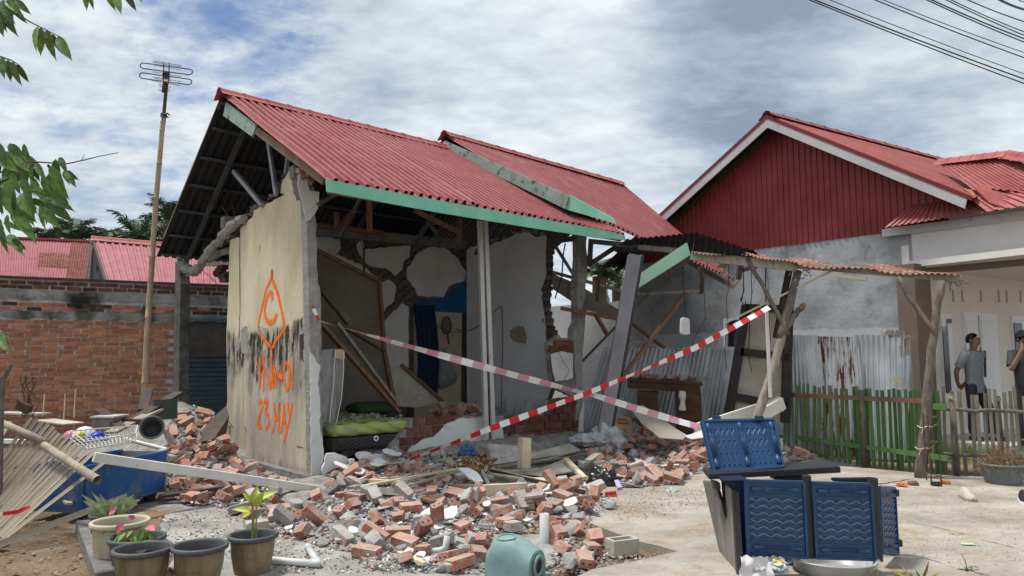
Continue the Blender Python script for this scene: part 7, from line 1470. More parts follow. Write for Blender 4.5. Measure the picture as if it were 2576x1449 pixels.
mb = MB(); bc_ = P(*d6(440, 480), 9.0); mb.box(bc_, (.48, .13, .36), rotm(R(-50), .1, R(20))); bevel(mb.solo('masonry_block', [MATS['mortared_brick']], 'big slab of mortared brickwork tilted beside the steel posts', 'masonry'), .015)
for i in range(26):
    z_ = ('near', 'heapR', 'heapM', 'heapL', 'near', 'heapR')[i % 6]; x, y = sample(ZONES[z_][0]); p = GH(x, y); a = rb.uniform(0, 3.14); l = rb.uniform(.25, .75); d = V((math.cos(a), math.sin(a) * .6, rb.uniform(-.1, .22))) * l; mb = MB(); w = rb.uniform(.03, .11)
    mb.beam(p + Z * .07 - d / 2, p + Z * .09 + d / 2, w, rb.uniform(.012, .03), V((rb.uniform(-.3, .3), rb.uniform(-.3, .3), 1)), 0, rb.uniform(.6, 1)); tag(mb.solo('splintered_board', [(WOODG, WOODL, PLY, WOODD, WOOD)[i % 5]], 'splintered piece of board lying ' + ZONES[z_][1], 'board', 'splintered boards ' + ZONES[z_][1]))
# grey cemented lump in the middle of the heap
mb = MB(); crumbs(mb, [P(*d6(x, y), 8.6) for x, y in ((1040, 560), (1200, 570), (1350, 580), (1420, 560))], 34, .06, .14, .05); mb.solo('cement_clod', [CONC], 'long clod of grey cement rubble below the bent panel', 'rubble')
# clump of shells/husks
mb = MB()
for i in range(420):
    t = rb.uniform(0, 6.28); rr = math.sqrt(rb.random()); p = P(*c7(1960 + 165 * rr * math.cos(t), 450 + 75 * rr * math.sin(t)), 8.05) ; s_ = rb.uniform(.015, .045); mb.add([p + V((rb.uniform(-1, 1), rb.uniform(-1, 1), rb.uniform(-1, 1))) * s_ for _ in range(4)], [(0, 1, 2), (0, 2, 3), (0, 1, 3)], rb.choice((0, 0, 1, 2)))
mb.lathe(P(*c7(1960, 490), 8.12), [(.0, .09), (.09, .08), (.15, .02), (.16, -.06), (0, -.08)], 14, None, 0); mb.solo('husk_clump', [mat('husk_brown', (.13, .085, .045), (.24, .16, .09), 20, .9), WOODL, mat('husk_orange', (.4, .2, .09))], 'matted clump of brown and cream husks on the rubble', 'debris')
stick('white_plank', (1990, 260, 9.6), (2700, 30, 9.9), .05, .2, WOODW, 'long cream board lying behind the cabinet lid'); stick('white_plank', (2500, 150, 9.5), (2715, 25, 9.7), .05, .16, WOODW, 'short cream board end beside the forked canopy post')
# bags, packets, carton
def lumpy(name, c_, rx, ry, rz, m_, label, cat, seed=1, amp=.25):
    q = MB(); q.grid(lambda u, v_: c_ + (lambda d: V((d.x * rx, d.y * ry, d.z * rz)) * (1 + amp * mn.noise(d * 2.6 + V((seed, 0, 0))) + amp * .5 * mn.noise(d * 6 + V((0, seed, 0)))))(V((math.cos(u * 6.2832) * math.sin(v_ * math.pi), math.sin(u * 6.2832) * math.sin(v_ * math.pi), math.cos(v_ * math.pi)))), 40, 22); return q.solo(name, [m_], label, cat, None, True)
lumpy('black_bag', P(*d6(1240, 690), 7.9), .17, .15, .14, mat('bin_bag', (.012, .012, .013), rough=.3, spec=.5), 'crumpled black plastic rubbish bag among the boards', 'bag', 3, .5)
lumpy('blue_bag', P(*d6(115, 430), 8.9), .09, .07, .08, mat('blue_film', (.04, .11, .25), (.07, .16, .33), 12, .5), 'blue plastic scrap at the foot of the low plaster wall', 'bag', 5, .6)
lumpy('clear_bag', P(*d6(1270, 330), 10.0), .22, .12, .2, mat('clear_film', (.33, .34, .34), (.5, .5, .5), 9, .25), 'grey clear plastic bag behind the leaning steel post', 'bag', 6, .5); lumpy('clear_bag', P(*d6(1130, 330), 9.9), .25, .1, .09, mat('clear_film_b', (.28, .33, .37), (.45, .5, .52), 9, .25), 'bluish clear plastic wrap left of the leaning steel post', 'bag', 8, .5)
lumpy('glass_jar', P(*d6(1815, 775), 7.5), .1, .07, .055, mat('pale_teal_film', (.30, .40, .37), (.42, .52, .48), 12, .2), 'pale teal plastic scrap at the edge of the yard', 'litter', 9, .6)
board('lilac_paper', ((1325, 660, 7.7), (1360, 655, 7.7), (1395, 715, 7.6), (1350, 720, 7.55)), .003, mat('lilac_paper', (.45, .4, .6)), 'lilac paper scrap beside the black bag', 'paper')
pk_ = thing('snack_packet', 'small red printed packet on the edge of the rubble', 'packet', GH(*d6(1300, 830))); yk = GH(*d6(1300, 838)).y
mb = MB(); mb.prism(jag([P(*d6(*q), yk) for q in ((1250, 765), (1340, 755), (1352, 820), (1345, 830), (1252, 838))], .002, .03), V((0, .02, .005))); mb.build('foil', [mat('red_foil', (.6, .02, .04), rough=.3)], pk_); mb = MB(); mb.prism([P(*d6(*q), yk - .004) for q in ((1262, 785), (1335, 778), (1335, 808), (1265, 814))], V((0, .003, 0))); mb.build('print_panel', [mat('packet_print', (.5, .35, .12), (.08, .03, .02), 60, .4, lo=.45, hi=.55)], pk_)
mb = MB(); mb.prism([P(*d6(*q), yk + .02) for q in ((1140, 812), (1248, 785), (1246, 860), (1160, 870))], V((0, .06, 0))); mb.solo('plastic_container', [mat('frosted_plastic', (.5, .51, .52), (.6, .61, .62), 5, .3)], 'frosted plastic container tipped next to the red packet', 'container')
ct = thing('carton', 'brown carton with yellow and red print behind the leaning post', 'box', P(*d6(1360, 340), 10.4)); yk = 10.35
mb = MB(); mb.prism([P(*d6(*q), yk) for q in ((1290, 125), (1460, 160), (1480, 330), (1390, 370), (1300, 300))], V((.05, .25, 0))); mb.build('body', [mat('cardboard', (.42, .32, .2), (.5, .39, .26), 6, .9)], ct); mb = MB(); mb.prism([P(*d6(*q), yk - .006) for q in ((1330, 190), (1395, 215), (1385, 330), (1350, 335))], V((0, .004, 0))); mb.build('yellow_print', [mat('yellow_ink', (.7, .5, .06))], ct)
mb = MB(); [mb.prism([P(*d6(x0_, y0_), yk - .007), P(*d6(x1_, y0_ + 8), yk - .007), P(*d6(x1_, y0_ + 22), yk - .007), P(*d6(x0_, y0_ + 14), yk - .007)], V((0, .004, 0))) for x0_, x1_, y0_ in ((1350, 1440, 150), (1352, 1442, 180), (1385, 1400, 238), (1405, 1420, 240))]; mb.build('red_print', [mat('red_ink', (.5, .05, .06))], ct)

# ================================================================ pipes, block, teal housing
PVC = mat('pvc_grey', (.46, .47, .48), (.56, .57, .58), 4, .45); PVCW = mat('pvc_white', (.66, .67, .67), (.72, .73, .73), 4, .4)
pv = thing('bent_pipe', 'white plastic pipe with grey elbow on the ground by the leafy pot', 'pipe', G(700, 1410)); a_, b_, c_ = G(622, 1403, .04), G(800, 1418, .04), G(778, 1382, .05)
mb = MB(); mb.tube([a_, b_ - (b_ - a_).normalized() * .05], .022, 12); mb.build('long_pipe', [PVCW], pv, True); mb = MB(); mb.tube([b_ - (b_ - a_).normalized() * .06, b_, b_ + (c_ - b_).normalized() * .07], .029, 12); mb.build('elbow', [PVC], pv, True); mb = MB(); mb.tube([b_ + (c_ - b_).normalized() * .05, c_], .023, 12); mb.tube([c_, c_ + (c_ - b_).normalized() * .06], .029, 12); mb.build('short_pipe', [PVC], pv, True)
vp = thing('upright_pipe', 'grey plastic pipe standing in a mortar collar behind the teal housing', 'pipe', G(1370, 1390)); b_ = G(1370, 1385); t_ = P(1370, 1292, b_.y)
mb = MB(); mb.lathe(b_, [(.036, 0), (.036, t_.z), (.031, t_.z), (.031, .1), (.0, .1)], 16); mb.build('pipe', [PVC], vp, True); mb = MB(); mb.lathe(b_, [(.2, -.01), (.16, .02), (.08, .045), (.04, .06)], 13); mb.build('collar', [CONC], vp)
mb = MB(); g_ = G(*c7(1590, 1225), .03); mb.tube([g_ + V((-.12, 0, 0)), g_, g_ + V((.06, .01, .0)), g_ + V((.1, .02, .02)), g_ + V((.11, .02, .1))], [.022, .022, .026, .026, .024], 10); mb.solo('pipe_stub', [PVC], 'short grey pipe elbow sticking up among the bricks', 'pipe', None, True)
hb_ = G(*d6(1390, 1310), .0); mb = MB(); ang = R(24); Mh = rotm(0, 0, ang); c_ = G(1567, 1398); hh_, ll_, ww_ = .115, .215, .12; c_ = c_ + V((.0, .03, hh_ / 2 + .0)); t = .022
for s_, sz in ((V((ll_ / 2 - t / 2, 0, 0)), (t, ww_, hh_)), (V((-ll_ / 2 + t / 2, 0, 0)), (t, ww_, hh_)), (V((0, ww_ / 2 - t / 2, 0)), (ll_ - 2 * t, t, hh_)), (V((0, -ww_ / 2 + t / 2, 0)), (ll_ - 2 * t, t, hh_)), (V((0, 0, -hh_ / 2 + .02)), (ll_ - 2 * t, ww_ - 2 * t, .04))): mb.box(c_ + Mh @ s_, sz, Mh)
mb.solo('hollow_block', [mat('cast_block', (.40, .37, .31), (.54, .51, .44), 5, .92, 0, .3, 40)], 'hollow rectangular concrete block at the corner of the slab edge', 'block')
# teal pump housing: arched shell with a flange and round port
TEAL = mat('teal_shell', (.16, .27, .27), (.25, .36, .355), 4, .5, 0, .1, 20, dirt=((.17, .17, .09), .56, .7, 3.5)); hs = thing('teal_housing', 'weathered teal plastic pump cover with round port', 'pump cover', G(1295, 1470)); yh = 4.75
e0_ = G(1240, 1452); ax_ = V((.27, -.16, 0)); L_ = ax_.length; axn = ax_.normalized(); sdn = V((-axn.y, axn.x, 0)); o_ = V((P(1238, 1440, yh).x + .02, yh + .08, .0)); ht = .262
def shell(u, v_):
    s_ = u; half = .098 + .015 * (1 - s_); a = (v_ * 2 - 1); hgt = ht * (.90 + .10 * math.sin(s_ * math.pi)) * (1 - .22 * max(0, s_ - .5) * 2) * (1 - max(0, .12 - s_) * 1.5)
    ang_ = a * R(90) * 1.0; x = half * (abs(math.sin(ang_)) ** .75) * (1 if ang_ > 0 else -1) * (1.15 - .15 * math.cos(ang_)); z = hgt * (math.cos(ang_) ** .38 if abs(a) < 1 else 0)
    return o_ + ax_ * s_ + sdn * x + Z * z
mb = MB(); mb.grid(shell, 20, 24)
for s_ in (0, 1): rim = [shell(s_, v_ / 24) for v_ in range(25)]; mb.add(rim + [o_ + ax_ * s_], [(i, i + 1, 25) for i in range(24)])
mb.build('shell', [TEAL], hs, True)
mb = MB(); mb.prism([o_ - axn * .03 + sdn * .17, o_ + ax_ + axn * .02 + sdn * .15, o_ + ax_ + axn * .02 - sdn * .15, o_ - axn * .03 - sdn * .18], Z * .015); mb.build('flange', [TEAL], hs)
pc_ = o_ + ax_ + axn * .003 + Z * .09; Mp = frame(sdn, Z, axn); mb = MB(); mb.lathe(pc_, [(.045, 0), (.07, 0), (.072, .014), (.05, .016), (.045, .0)], 20, Mp); mb.build('port_ring', [TEAL], hs, True); mb = MB(); mb.lathe(pc_, [(.0, .004), (.047, .004)], 20, Mp); mb.build('port', [BLACKP], hs)
mb = MB(); pts = [shell(.35 + .2 * math.cos(t), .40 + .11 * math.sin(t)) + Z * .003 for t in [k * 6.2832 / 20 for k in range(21)]]; mb.tube(pts, .006, 5); mb.build('lid_ridge', [TEAL], hs)

# ================================================================ barrier tape
def tape(name, pts, w, cols, step, label, twist=(0, 0), sag=.05):
    ps = []; n = 90; tot = len(pts) - 1
    for i in range(n + 1):
        t = i / n * tot; k = min(tot - 1, int(t)); p = pts[k].lerp(pts[k + 1], t - k); p = p - Z * sag * 4 * (i / n) * (1 - i / n); ps.append(p)
    out = [ps[0]]; acc = 0
    L_ = sum((ps[i + 1] - ps[i]).length for i in range(n)); m_ = int(L_ / step); q = MB(); rows = []
    def at(d):
        for i in range(n):
            l = (ps[i + 1] - ps[i]).length
            if d <= l or i == n - 1: return ps[i].lerp(ps[i + 1], min(1, d / l))
            d -= l
    for j in range(m_ * 2 + 1):
        t = j / (m_ * 2); p = at(t * L_); d = (at(min(L_, t * L_ + .05)) - at(max(0, t * L_ - .05))).normalized(); a = twist[0] + (twist[1] - twist[0]) * t + .45 * math.sin(t * 11 + .6) + .2 * math.sin(t * 31); n_ = d.cross(V((0, 1, 0))).normalized(); y = d.cross(n_); u = n_ * math.cos(a) + y * math.sin(a); ww = w * (.35 + .65 * min(1, t * 5) if twist[0] else 1); rows.append((p - u * ww / 2, p + u * ww / 2))
    for j in range(len(rows) - 1): q.add([rows[j][0], rows[j + 1][0], rows[j + 1][1], rows[j][1]], [(0, 1, 2, 3)], (j // 2) % 2)
    return q.solo(name, cols, label, 'barrier tape')
tape('barrier_tape', [P(800, 806, 8.15), P(1240, 918, 8.7), P(1500, 985, 9.0), P(1762, 1075, 9.2)], .085, [WHT, PINKT], .145, 'faded pink and white barrier tape sloping down from the corner column', (.9, .1), .06)
tape('barrier_tape', [P(812, 1238, 7.75), P(1000, 1160, 7.9), P(1240, 1065, 8.2), P(1500, 970, 8.6), P(1750, 868, 9.0), P(1935, 773, 9.35)], .072, [REDT, WHT], .12, 'bright red and white barrier tape rising from the rubble to the white pole', (1.15, .0))
tape('barrier_tape', [P(-60, 1277, 5.5), P(76, 1275, 5.6)], .03, [WHT, REDT], .13, 'short red and white tape end on the fallen bamboo panel', (0, 0))
mb = MB(); q = [P(*c5(*t), 8.12) for t in ((1010, 850), (1045, 842), (1105, 1000), (1075, 1005))]; q2 = [P(*c5(*t), 8.10) for t in ((1020, 880), (1055, 870), (1082, 940), (1050, 945))]; mb.add(q, [(0, 1, 2, 3)], 1); mb.add(q2, [(0, 1, 2, 3)], 0); mb.solo('tape_knot', [WHT, REDT], 'knotted red and white tape end on the corner column', 'barrier tape')
mb = MB(); mb.tube([P(812, 1238, 7.75), P(800, 1243, 7.72), P(790, 1255, 7.7)], .006, 5); mb.solo('tape_tail', [WHT], 'thin twisted white tape tail by the white beam end', 'barrier tape')

# ================================================================ yard odds and ends on the right
pl = thing('dry_planter', 'grey plastic planter full of dry brown stems beside the bare fence', 'planter', G(2525, 1228)); c_ = G(2525, 1226); r_ = 48 / F * c_.y * .95
mb = MB(); mb.lathe(c_ - Z * .0, [(.0, 0), (r_ * .78, 0), (r_ * .9, .1), (r_, .235), (r_ * 1.08, .24), (r_ * 1.08, .26), (r_ * .95, .26), (r_ * .9, .2), (0, .2)], 24); mb.build('tub', [mat('grey_green_plastic', (.12, .14, .14), (.18, .2, .2), 5, .5)], pl, True); mb = MB()
for i in range(900):
    a = rb.uniform(0, 6.28); rr = rb.random() ** .5; s0 = c_ + V((math.cos(a) * rr * r_ * 1.15, math.sin(a) * rr * r_ * .9, .22 + .30 * (1 - rr * rr) * rb.random())); e = s0 + V((rb.gauss(0, .09), rb.gauss(0, .06), rb.gauss(.0, .06) - .05 * rr)); w = V((rb.uniform(-1, 1), 0, rb.uniform(-1, 1))).normalized() * .004; mb.add([s0 - w, s0 + w, e], [(0, 1, 2)], i % 2)
for i in range(260): a = rb.uniform(-.6, 1.1); s0 = c_ + V((math.cos(a) * r_ * 1.1, -.05, .25 - .0)); s0 += V((rb.uniform(0, .18), rb.uniform(-.1, .1), rb.uniform(-.15, .15))); e = s0 + V((rb.gauss(0, .06), rb.gauss(0, .05), rb.gauss(-.08, .06))); w = V((1, 0, 0)) * .004; mb.add([s0 - w, s0 + w, e], [(0, 1, 2)], i % 2)
mb.build('dry_stems', [mat('dry_stem', (.16, .09, .05), (.26, .16, .09), 9, .9), mat('dry_stem_pale', (.30, .21, .13))], pl)
def shoe(px, py, yaw, m_, sm, label):
    c_ = G(px, py, .05) + Z * -.005; t = thing('shoe', label, 'shoe', c_); M = rotm(0, 0, yaw); q = MB()
    sec = [(-.13, .036, .07), (-.11, .042, .085), (-.06, .042, .09), (0, .042, .075), (.05, .047, .055), (.1, .045, .045), (.13, .03, .03), (.14, .012, .015)]
    for x, w, h in sec:
        for k in range(9): a = k / 8 * math.pi; q.v.append(c_ + M @ V((x, w * math.cos(a), .018 + h * math.sin(a))))
    for j in range(len(sec) - 1):
        for k in range(8): q.f.append((j * 9 + k, j * 9 + k + 1, (j + 1) * 9 + k + 1, (j + 1) * 9 + k)); q.m.append(0)
    q.f.append(tuple(range(9))); q.m.append(0); q.build('upper', [m_], t, True)
    q = MB(); q.prism([c_ + M @ V((x * 1.03, w * 1.12, 0)) for x, w, h in sec] + [c_ + M @ V((x * 1.03, -w * 1.12, 0)) for x, w, h in reversed(sec)], Z * .024); q.build('sole', [sm], t)
shoe(2435, 1255, R(-105), mat('cream_canvas', (.46, .40, .33), (.56, .5, .42), 9, .9), mat('grey_sole', (.3, .28, .25)), 'single worn cream shoe lying on the concrete yard'); shoe(2578, 1262, R(-120), mat('black_canvas', (.02, .02, .022)), WHT, 'black shoe with white sole on the concrete yard')
mb = MB(); g0 = G(*d5(720, 1186), .052); mb.prism([g0 + V((-.05, -.02, 0)), g0 + V((.045, -.03, 0)), g0 + V((.05, .02, 0)), g0 + V((-.04, .03, 0))], Z * .002); mb.solo('wrapper', [mat('yellow_green_foil', (.6, .65, .2), (.5, .6, .4), 30, .4)], 'tiny yellow-green wrapper on the concrete', 'wrapper')
for x, y, m_, lb in ((180, 700, mat('orange_husk', (.6, .2, .07)), 'orange peel scrap near the canopy post foot'), (275, 690, WOOD, 'brown coconut husk at the canopy post foot'), (465, 695, BLACKP, 'black lump beside the red wrappers'), (530, 680, mat('red_wrap', (.55, .05, .05), (.7, .4, .1), 30, .4), 'red and orange wrappers at the foot of the green fence')): lumpy('litter', G(*d5(x, y), .06), .05, .05, .03, m_, lb, 'litter', x, .5)
st2 = thing('wire_stand', 'thin rusty wire stand tied near the canopy post', 'stand', G(*d5(425, 700), .05)); mb = MB(); s_ = [G(*d5(x, y), .05) for x, y in ((425, 705), (505, 690), (385, 660))]
for p in s_: mb.tube([p, p + Z * .75], .008, 5)
for z in (.08, .45, .72):
    for i in range(3): mb.tube([s_[i] + Z * z, s_[(i + 1) % 3] + Z * z], .006, 4)
mb.build('wire_frame', [MATS['rusty_bar']], st2)
# grass and weeds behind the bare fence, and by the lower right edge
mb = MB()
for i in range(2600):
    x = rb.uniform(2000, 2600); y = rb.uniform(1118, 1168); p = G(x, y); p.y += rb.uniform(0, .8); h = rb.uniform(.05, .2); w = V((rb.uniform(-1, 1), rb.uniform(-1, 1), 0)).normalized() * .008; e = p + V((rb.gauss(0, .05), rb.gauss(0, .05), h)); mb.add([p - w, p + w, e], [(0, 1, 2)])
tag(mb.build('grass', [GRASSM]), 'low green weeds growing behind the fences', kind='stuff')
wd_ = thing('croton_plant', 'plant with yellow and bronze strap leaves at the yard edge', 'plant', G(2320, 1475)); LB = [leaf_mesh('leaf', mat('bronze_leaf', (.12, .05, .03), (.2, .1, .05), 8, .5), 540, .16)]; LYY = [leaf_mesh('leaf', mat('mustard_leaf', (.36, .25, .05), (.5, .38, .1), 8, .5), 541, .16)]
yb = 4.6
for i, (q0, q1, me) in enumerate((((345, 1475), (428, 1332), LB[0]), ((260, 1475), (185, 1355), LYY[0]), ((230, 1470), (80, 1380), LYY[0]), ((400, 1475), (520, 1415), LYY[0]), ((300, 1475), (205, 1405), LB[0]), ((330, 1480), (300, 1400), LG[1]), ((200, 1480), (120, 1440), LG[0]))): pleaf(me, P(*d5(*q0), yb), P(*d5(*q1), yb), wd_, V((.3, -1, .4)))
mb = MB(); mb.tube([P(*d5(300, 1600), yb), P(*d5(300, 1470), yb)], .008, 5); [mb.tube([P(*d5(300, 1480), yb), P(*d5(x, 1474), yb)], .004, 4) for x in (230, 260, 345, 400)]; mb.build('stem', [MATS['stem_green']], wd_)
w2 = thing('green_weed', 'small bright green weed on the concrete edge beside the croton', 'plant', G(2430, 1450))
for i in range(26): x, y = rb.uniform(650, 800), rb.uniform(1365, 1450); a = rb.uniform(0, 6.28); pleaf(LG[i % 3], P(*d5(725 + (x - 725) * .6, y), 4.75), P(*d5(x + 35 * math.cos(a), y + 18 * math.sin(a)), 4.75 + rb.uniform(-.05, .05)), w2, V((0, -.5, 1)))
mb = MB(); mb.tube([G(2432, 1452), P(*d5(715, 1380), 4.75), P(*d5(700, 1320), 4.75), P(*d5(668, 1262), 4.75)], [.004, .004, .003, .002], 5); mb.build('stem', [MATS['stem_green']], w2)
w3 = thing('thin_weed', 'spindly green weed in front of the blue cabinet corner', 'plant', G(2190, 1455))
for i in range(16): x, y = 1640 + rb.uniform(-40, 120), rb.uniform(1345, 1440); pleaf(LG[i % 3], P(*d4(x, y), 4.5), P(*d4(x + rb.uniform(-25, 25), y - rb.uniform(0, 22)), 4.5), w3, V((0, -.5, 1)))
mb = MB(); [mb.tube([V((P(*d4(x0_, 1500), 4.5).x, 4.5, 0)), P(*d4(x1_, y1_), 4.5)], .003, 4) for x0_, x1_, y1_ in ((1650, 1660, 1370), (1720, 1735, 1340), (1690, 1700, 1400))]; mb.build('stem', [MATS['stem_green']], w3)

# ================================================================ overhead cables
cb0 = [((385, 0), (2600, 885)), ((440, 0), (2600, 838)), ((595, 0), (2600, 785)), ((1060, 0), (2600, 618)), ((1145, 0), (2600, 565)), ((1590, 0), (2600, 458)), ((1640, 0), (2600, 422)), ((1790, 0), (2600, 388)), ((1838, 0), (2600, 352)), ((2010, 0), (2600, 245)), ((2340, 0), (2600, 118)), ((2530, 0), (2600, 30))]
for i, (q0, q1) in enumerate(cb0):
    a_ = d8(*q0); b_ = d8(*q1); ex = ((a_[0] * 2 - b_[0]), (a_[1] * 2 - b_[1])); ex2 = (b_[0] * 1.35 - a_[0] * .35, b_[1] * 1.35 - a_[1] * .35); Y = 13 + .25 * i; n = 24; p0_, p1_ = P(*ex, Y), P(*ex2, Y + 2); mb = MB(); mb.tube([p0_.lerp(p1_, k / n) - Z * (.5 * (k / n) * (1 - k / n) - .11) for k in range(n + 1)], (.013, .015, .009, .013, .009, .014, .016, .013, .012, .014, .03, .016)[i], 5)
    mb.solo('overhead_cable', [BLACKP], 'black overhead cable crossing the sky above the red house', 'cable', 'overhead cables')

# ================================================================ people
SKIN = mat('brown_skin', (.26, .135, .09), (.31, .165, .11), 8, .55); HAIR = mat('black_hair', (.010, .009, .009), (.02, .018, .017), 30, .5, 0, .3, 80)
def skinmesh(name, pts, edges, rad, mats, parent, root=0, sub=2):
    off = wloc(parent); me = bpy.data.meshes.new(name); me.from_pydata([tuple(V(p) - off) for p in pts], edges, [])
    for m_ in mats: me.materials.append(m_)
    o = bpy.data.objects.new(name, me); COL.objects.link(o); o.parent = parent
    md = o.modifiers.new('skin', 'SKIN'); md.use_smooth_shade = True
    for i, r_ in enumerate(rad):
        me.skin_vertices[0].data[i].radius = r_ if isinstance(r_, tuple) else (r_, r_); me.skin_vertices[0].data[i].use_root = (i == root)
    s_ = o.modifiers.new('sub', 'SUBSURF'); s_.levels = sub; s_.render_levels = sub
    return o
def chain(names): return list(zip(names, names[1:]))
def person(label, base, yaw, sc, J, shirt_m, trouser_m, cap=False, name='person'):
    """J: joints in body space: x to the person's left, y back, z up"""
    root = thing(name, label, 'person', base); M = rotm(0, 0, yaw) * sc; T = {k: base + M @ V(v_) for k, v_ in J.items()}
    def sk(nm, spec, ed, mats, rt=0):
        ks = list(spec); return skinmesh(nm, [T[k] for k in ks], [(ks.index(a), ks.index(b_)) for a, b_ in ed], [tuple(q * sc for q in (r_ if isinstance(r_, tuple) else (r_, r_))) for r_ in spec.values()], mats, root, rt)
    body = dict(pelvis=(.09, .07), waist=(.085, .065), chest=(.105, .075), neck0=(.06, .06), neck=(.052, .052), jaw=(.062, .07), head=(.078, .092), crown=(.06, .075), nose=(.012, .014), shL=.055, elL=.04, wrL=.028, haL=(.035, .02), shR=.055, elR=.04, wrR=.028, haR=(.035, .02), hipL=.085, knL=.06, anL=.042, toL=.035, hipR=.085, knR=.06, anR=.042, toR=.035)
    ed = chain(['pelvis', 'waist', 'chest', 'neck0', 'neck', 'jaw', 'head', 'crown']) + [('head', 'nose')]
    for s_ in 'LR': ed += [('chest', 'sh' + s_), ('sh' + s_, 'el' + s_), ('el' + s_, 'wr' + s_), ('wr' + s_, 'ha' + s_), ('pelvis', 'hip' + s_), ('hip' + s_, 'kn' + s_), ('kn' + s_, 'an' + s_), ('an' + s_, 'to' + s_)]
    for s_ in 'LR':
        w = V(J['wr' + s_]); h = V(J['ha' + s_]); d = (h - w).normalized(); sx = d.cross(V((0, 1, 0))); sx = sx.normalized() if sx.length > .1 else V((1, 0, 0))
        for k in range(4):
            f1 = h + sx * (.024 * (k - 1.5)) + d * .035; f2 = f1 + d * (.032, .038, .036, .028)[k] + V((0, -.012, 0)); J[f'f{s_}{k}a'] = f1; J[f'f{s_}{k}b'] = f2
            T[f'f{s_}{k}a'] = base + M @ f1; T[f'f{s_}{k}b'] = base + M @ f2; body[f'f{s_}{k}a'] = .0095; body[f'f{s_}{k}b'] = .008; ed += [('ha' + s_, f'f{s_}{k}a'), (f'f{s_}{k}a', f'f{s_}{k}b')]
        t1 = h - d * .01 + sx * .045; T[f'th{s_}'] = base + M @ t1; body[f'th{s_}'] = .010; ed.append(('ha' + s_, f'th{s_}'))
    sk('body', body, ed, [SKIN])
    for s_ in 'LR': T['sl' + s_] = T['sh' + s_].lerp(T['el' + s_], .72)
    q = MB(); nseg = 20; rows = [('hem', -.16, .155, .112), ('p', -.04, .158, .115), ('w', .10, .15, .108), ('c', .30, .172, .118), ('s', .40, .185, .105), ('t', .455, .13, .085), ('n', .495, .075, .068)]
    bx, by = M @ V((1, 0, 0)), M @ V((0, 1, 0)); ax0, ax1 = T['pelvis'], T['neck0']; up_ = (ax1 - ax0).normalized()
    for _, h, rx, ry in rows:
        c_ = ax0 + up_ * h * sc
        for k in range(nseg): a = 2 * math.pi * k / nseg; f = 1 + .035 * math.sin(5 * a + h * 30) * (h < .3); q.v.append(c_ + bx * (rx * f * math.cos(a)) + by * (ry * f * math.sin(a)))
    for r0 in range(len(rows) - 1):
        for k in range(nseg): q.f.append((r0 * nseg + k, r0 * nseg + (k + 1) % nseg, (r0 + 1) * nseg + (k + 1) % nseg, (r0 + 1) * nseg + k)); q.m.append(0)
    for s_ in 'LR': a_ = T['sh' + s_]; e_ = T['sl' + s_]; q.tube([a_.lerp(T['chest'], .35) + Z * .03, a_ + Z * .005, a_.lerp(e_, .5), e_], [.07 * sc, .075 * sc, .066 * sc, .064 * sc], 12, 0, False)
    q.build('shirt', [shirt_m], root, True)
    sk('trousers', dict(pelvis=(.11, .09), hipL=.1, knL=.085, anL=.07, hipR=.1, knR=.085, anR=.07), [('pelvis', 'hipL'), ('hipL', 'knL'), ('knL', 'anL'), ('pelvis', 'hipR'), ('hipR', 'knR'), ('knR', 'anR')], [trouser_m])
    # hair, ears, eyes, shoes
    hd = T['head']; up = (T['crown'] - T['jaw']).normalized(); fw = (T['nose'] - T['head']); fw = (fw - up * fw.dot(up)).normalized(); sd_ = up.cross(fw); FRM = frame(sd_, -fw, up)
    q = MB(); q.grid(lambda u, v_: hd + up * .018 * sc + FRM @ (lambda A: V((.086 * math.cos(u * 6.2832) * math.sin(A), .1 * math.sin(u * 6.2832) * math.sin(A) + .01, .108 * math.cos(A) + .004 * mn.noise(V((u * 30, v_ * 12, 1))))))(v_ * (1.95 - .95 * max(0, min(1, -1.6 * math.sin(u * 6.2832) + .1)))) * sc, 30, 12); q.build('hair', [HAIR], root, True)
    for s_ in (-1, 1):
        q = MB(); q.lathe(hd + FRM @ V((.088 * s_, .012, -.005)) * sc, [(.0, -.028 * sc), (.012 * sc, -.02 * sc), (.016 * sc, 0), (.013 * sc, .02 * sc), (0, .03 * sc)], 8); q.build('ear', [SKIN], root, True)
        q = MB(); q.lathe(hd + FRM @ V((.032 * s_, -.088, .004)) * sc, [(0, -.007 * sc), (.012 * sc, 0), (0, .007 * sc)], 8); q.build('eye', [HAIR], root, True)
        q = MB(); a_ = hd + FRM @ V((.014 * s_, -.094, .024)) * sc; b_ = hd + FRM @ V((.05 * s_, -.086, .022)) * sc; q.beam(a_, b_, .008 * sc, .006 * sc); q.build('eyebrow', [HAIR], root)
    q = MB(); q.beam(hd + FRM @ V((-.024, -.09, -.052)) * sc, hd + FRM @ V((.024, -.09, -.052)) * sc, .012 * sc, .01 * sc); q.build('mouth', [mat('lip', (.16, .06, .05)) if 'lip' not in MATS else MATS['lip']], root)
    for s_ in 'LR':
        a_, t_ = T['an' + s_], T['to' + s_]; d = (t_ - a_); d.z = 0; d.normalize(); q = MB(); c_ = V((a_.x, a_.y, base.z)) + d * .06; Mx = frame(d, Z.cross(d), Z); q.lathe(c_, [(.0, 0), (.05, 0), (.055, .03), (.045, .07), (0, .085)], 14, Mx @ Matrix.Diagonal((2.5, .95, 1)).to_3x3()); q.build('shoe', [BLACKP], root, True)
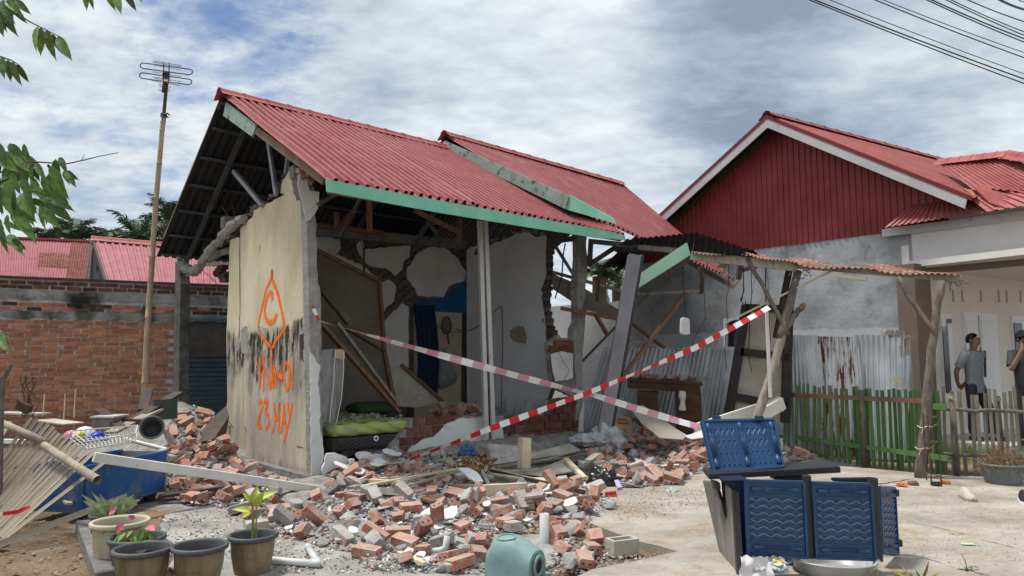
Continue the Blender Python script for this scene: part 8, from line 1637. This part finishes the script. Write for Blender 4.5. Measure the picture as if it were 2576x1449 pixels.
    if cap:
        q = MB(); q.grid(lambda u, v_: hd + up * .03 * sc + FRM @ V((.1 * math.cos(u * 6.2832) * math.sin(v_ * 1.57), .113 * math.sin(u * 6.2832) * math.sin(v_ * 1.57), .115 * math.cos(v_ * 1.57))) * sc, 24, 8); br = [hd + up * .04 * sc + FRM @ V((.085 * math.cos(a), -.07 - .12 * math.sin(a), -.01)) * sc for a in [k * math.pi / 10 for k in range(11)]]; q.prism(br, up * .008); q.build('cap', [mat('grey_cap', (.08, .08, .09))], root, True)
    return root, T
Jstd = dict(pelvis=(0, 0, .90), waist=(0, 0, 1.04), chest=(0, .01, 1.26), neck0=(0, .0, 1.40), neck=(0, -.01, 1.44), jaw=(0, -.03, 1.50), head=(0, -.02, 1.565), crown=(0, -.01, 1.62), nose=(0, -.118, 1.555),
            shL=(.18, .01, 1.34), elL=(.25, .03, 1.06), wrL=(.22, -.06, .83), haL=(.21, -.08, .76), shR=(-.18, .01, 1.34), elR=(-.25, .03, 1.06), wrR=(-.22, -.06, .83), haR=(-.21, -.08, .76),
            hipL=(.09, 0, .84), knL=(.1, -.02, .47), anL=(.1, .02, .08), toL=(.11, -.1, .035), hipR=(-.09, 0, .84), knR=(-.1, -.02, .47), anR=(-.1, .02, .08), toR=(-.12, -.1, .035))
# man 1: turned to the right of the picture, hands behind the back
J1 = dict(Jstd); J1.update(elL=(.23, .14, 1.07), wrL=(.1, .22, .88), haL=(.04, .24, .83), elR=(-.23, .14, 1.07), wrR=(-.1, .22, .90), haR=(-.03, .25, .86), chest=(0, .03, 1.26), nose=(.02, -.118, 1.555), anL=(.12, -.16, .08), toL=(.13, -.28, .035), knL=(.11, -.12, .47))
b1_ = P(2462, 1108, 11.35); b1_.z = .14
person('man in a grey T-shirt standing by the white door, hands behind his back', b1_, R(24), 1.0, J1, mat('grey_tshirt', (.20, .225, .25), (.25, .275, .30), 6, .9), mat('dark_trousers', (.025, .026, .035), (.04, .04, .05), 8, .9))
J2 = dict(Jstd); J2.update(elR=(-.29, -.06, 1.10), wrR=(-.19, -.17, 1.40), haR=(-.155, -.15, 1.475), nose=(.0, -.118, 1.555))
b2_ = P(2592, 1125, 10.7); b2_.z = .14
r2_, T2 = person('man in a dark shirt and cap holding a phone to his ear', b2_, R(8), 1.0, J2, mat('charcoal_shirt', (.05, .05, .055), (.075, .075, .08), 6, .9), MATS['dark_trousers'], True)
mb = MB(); ph = T2['haR'] + V((.045, -.02, .05)); mb.box(ph, (.018, .075, .15), rotm(.1, .25, .3)); bevel(mb.solo('phone', [BLACKP], 'black phone held to the ear of the man in the cap', 'phone'), .006)
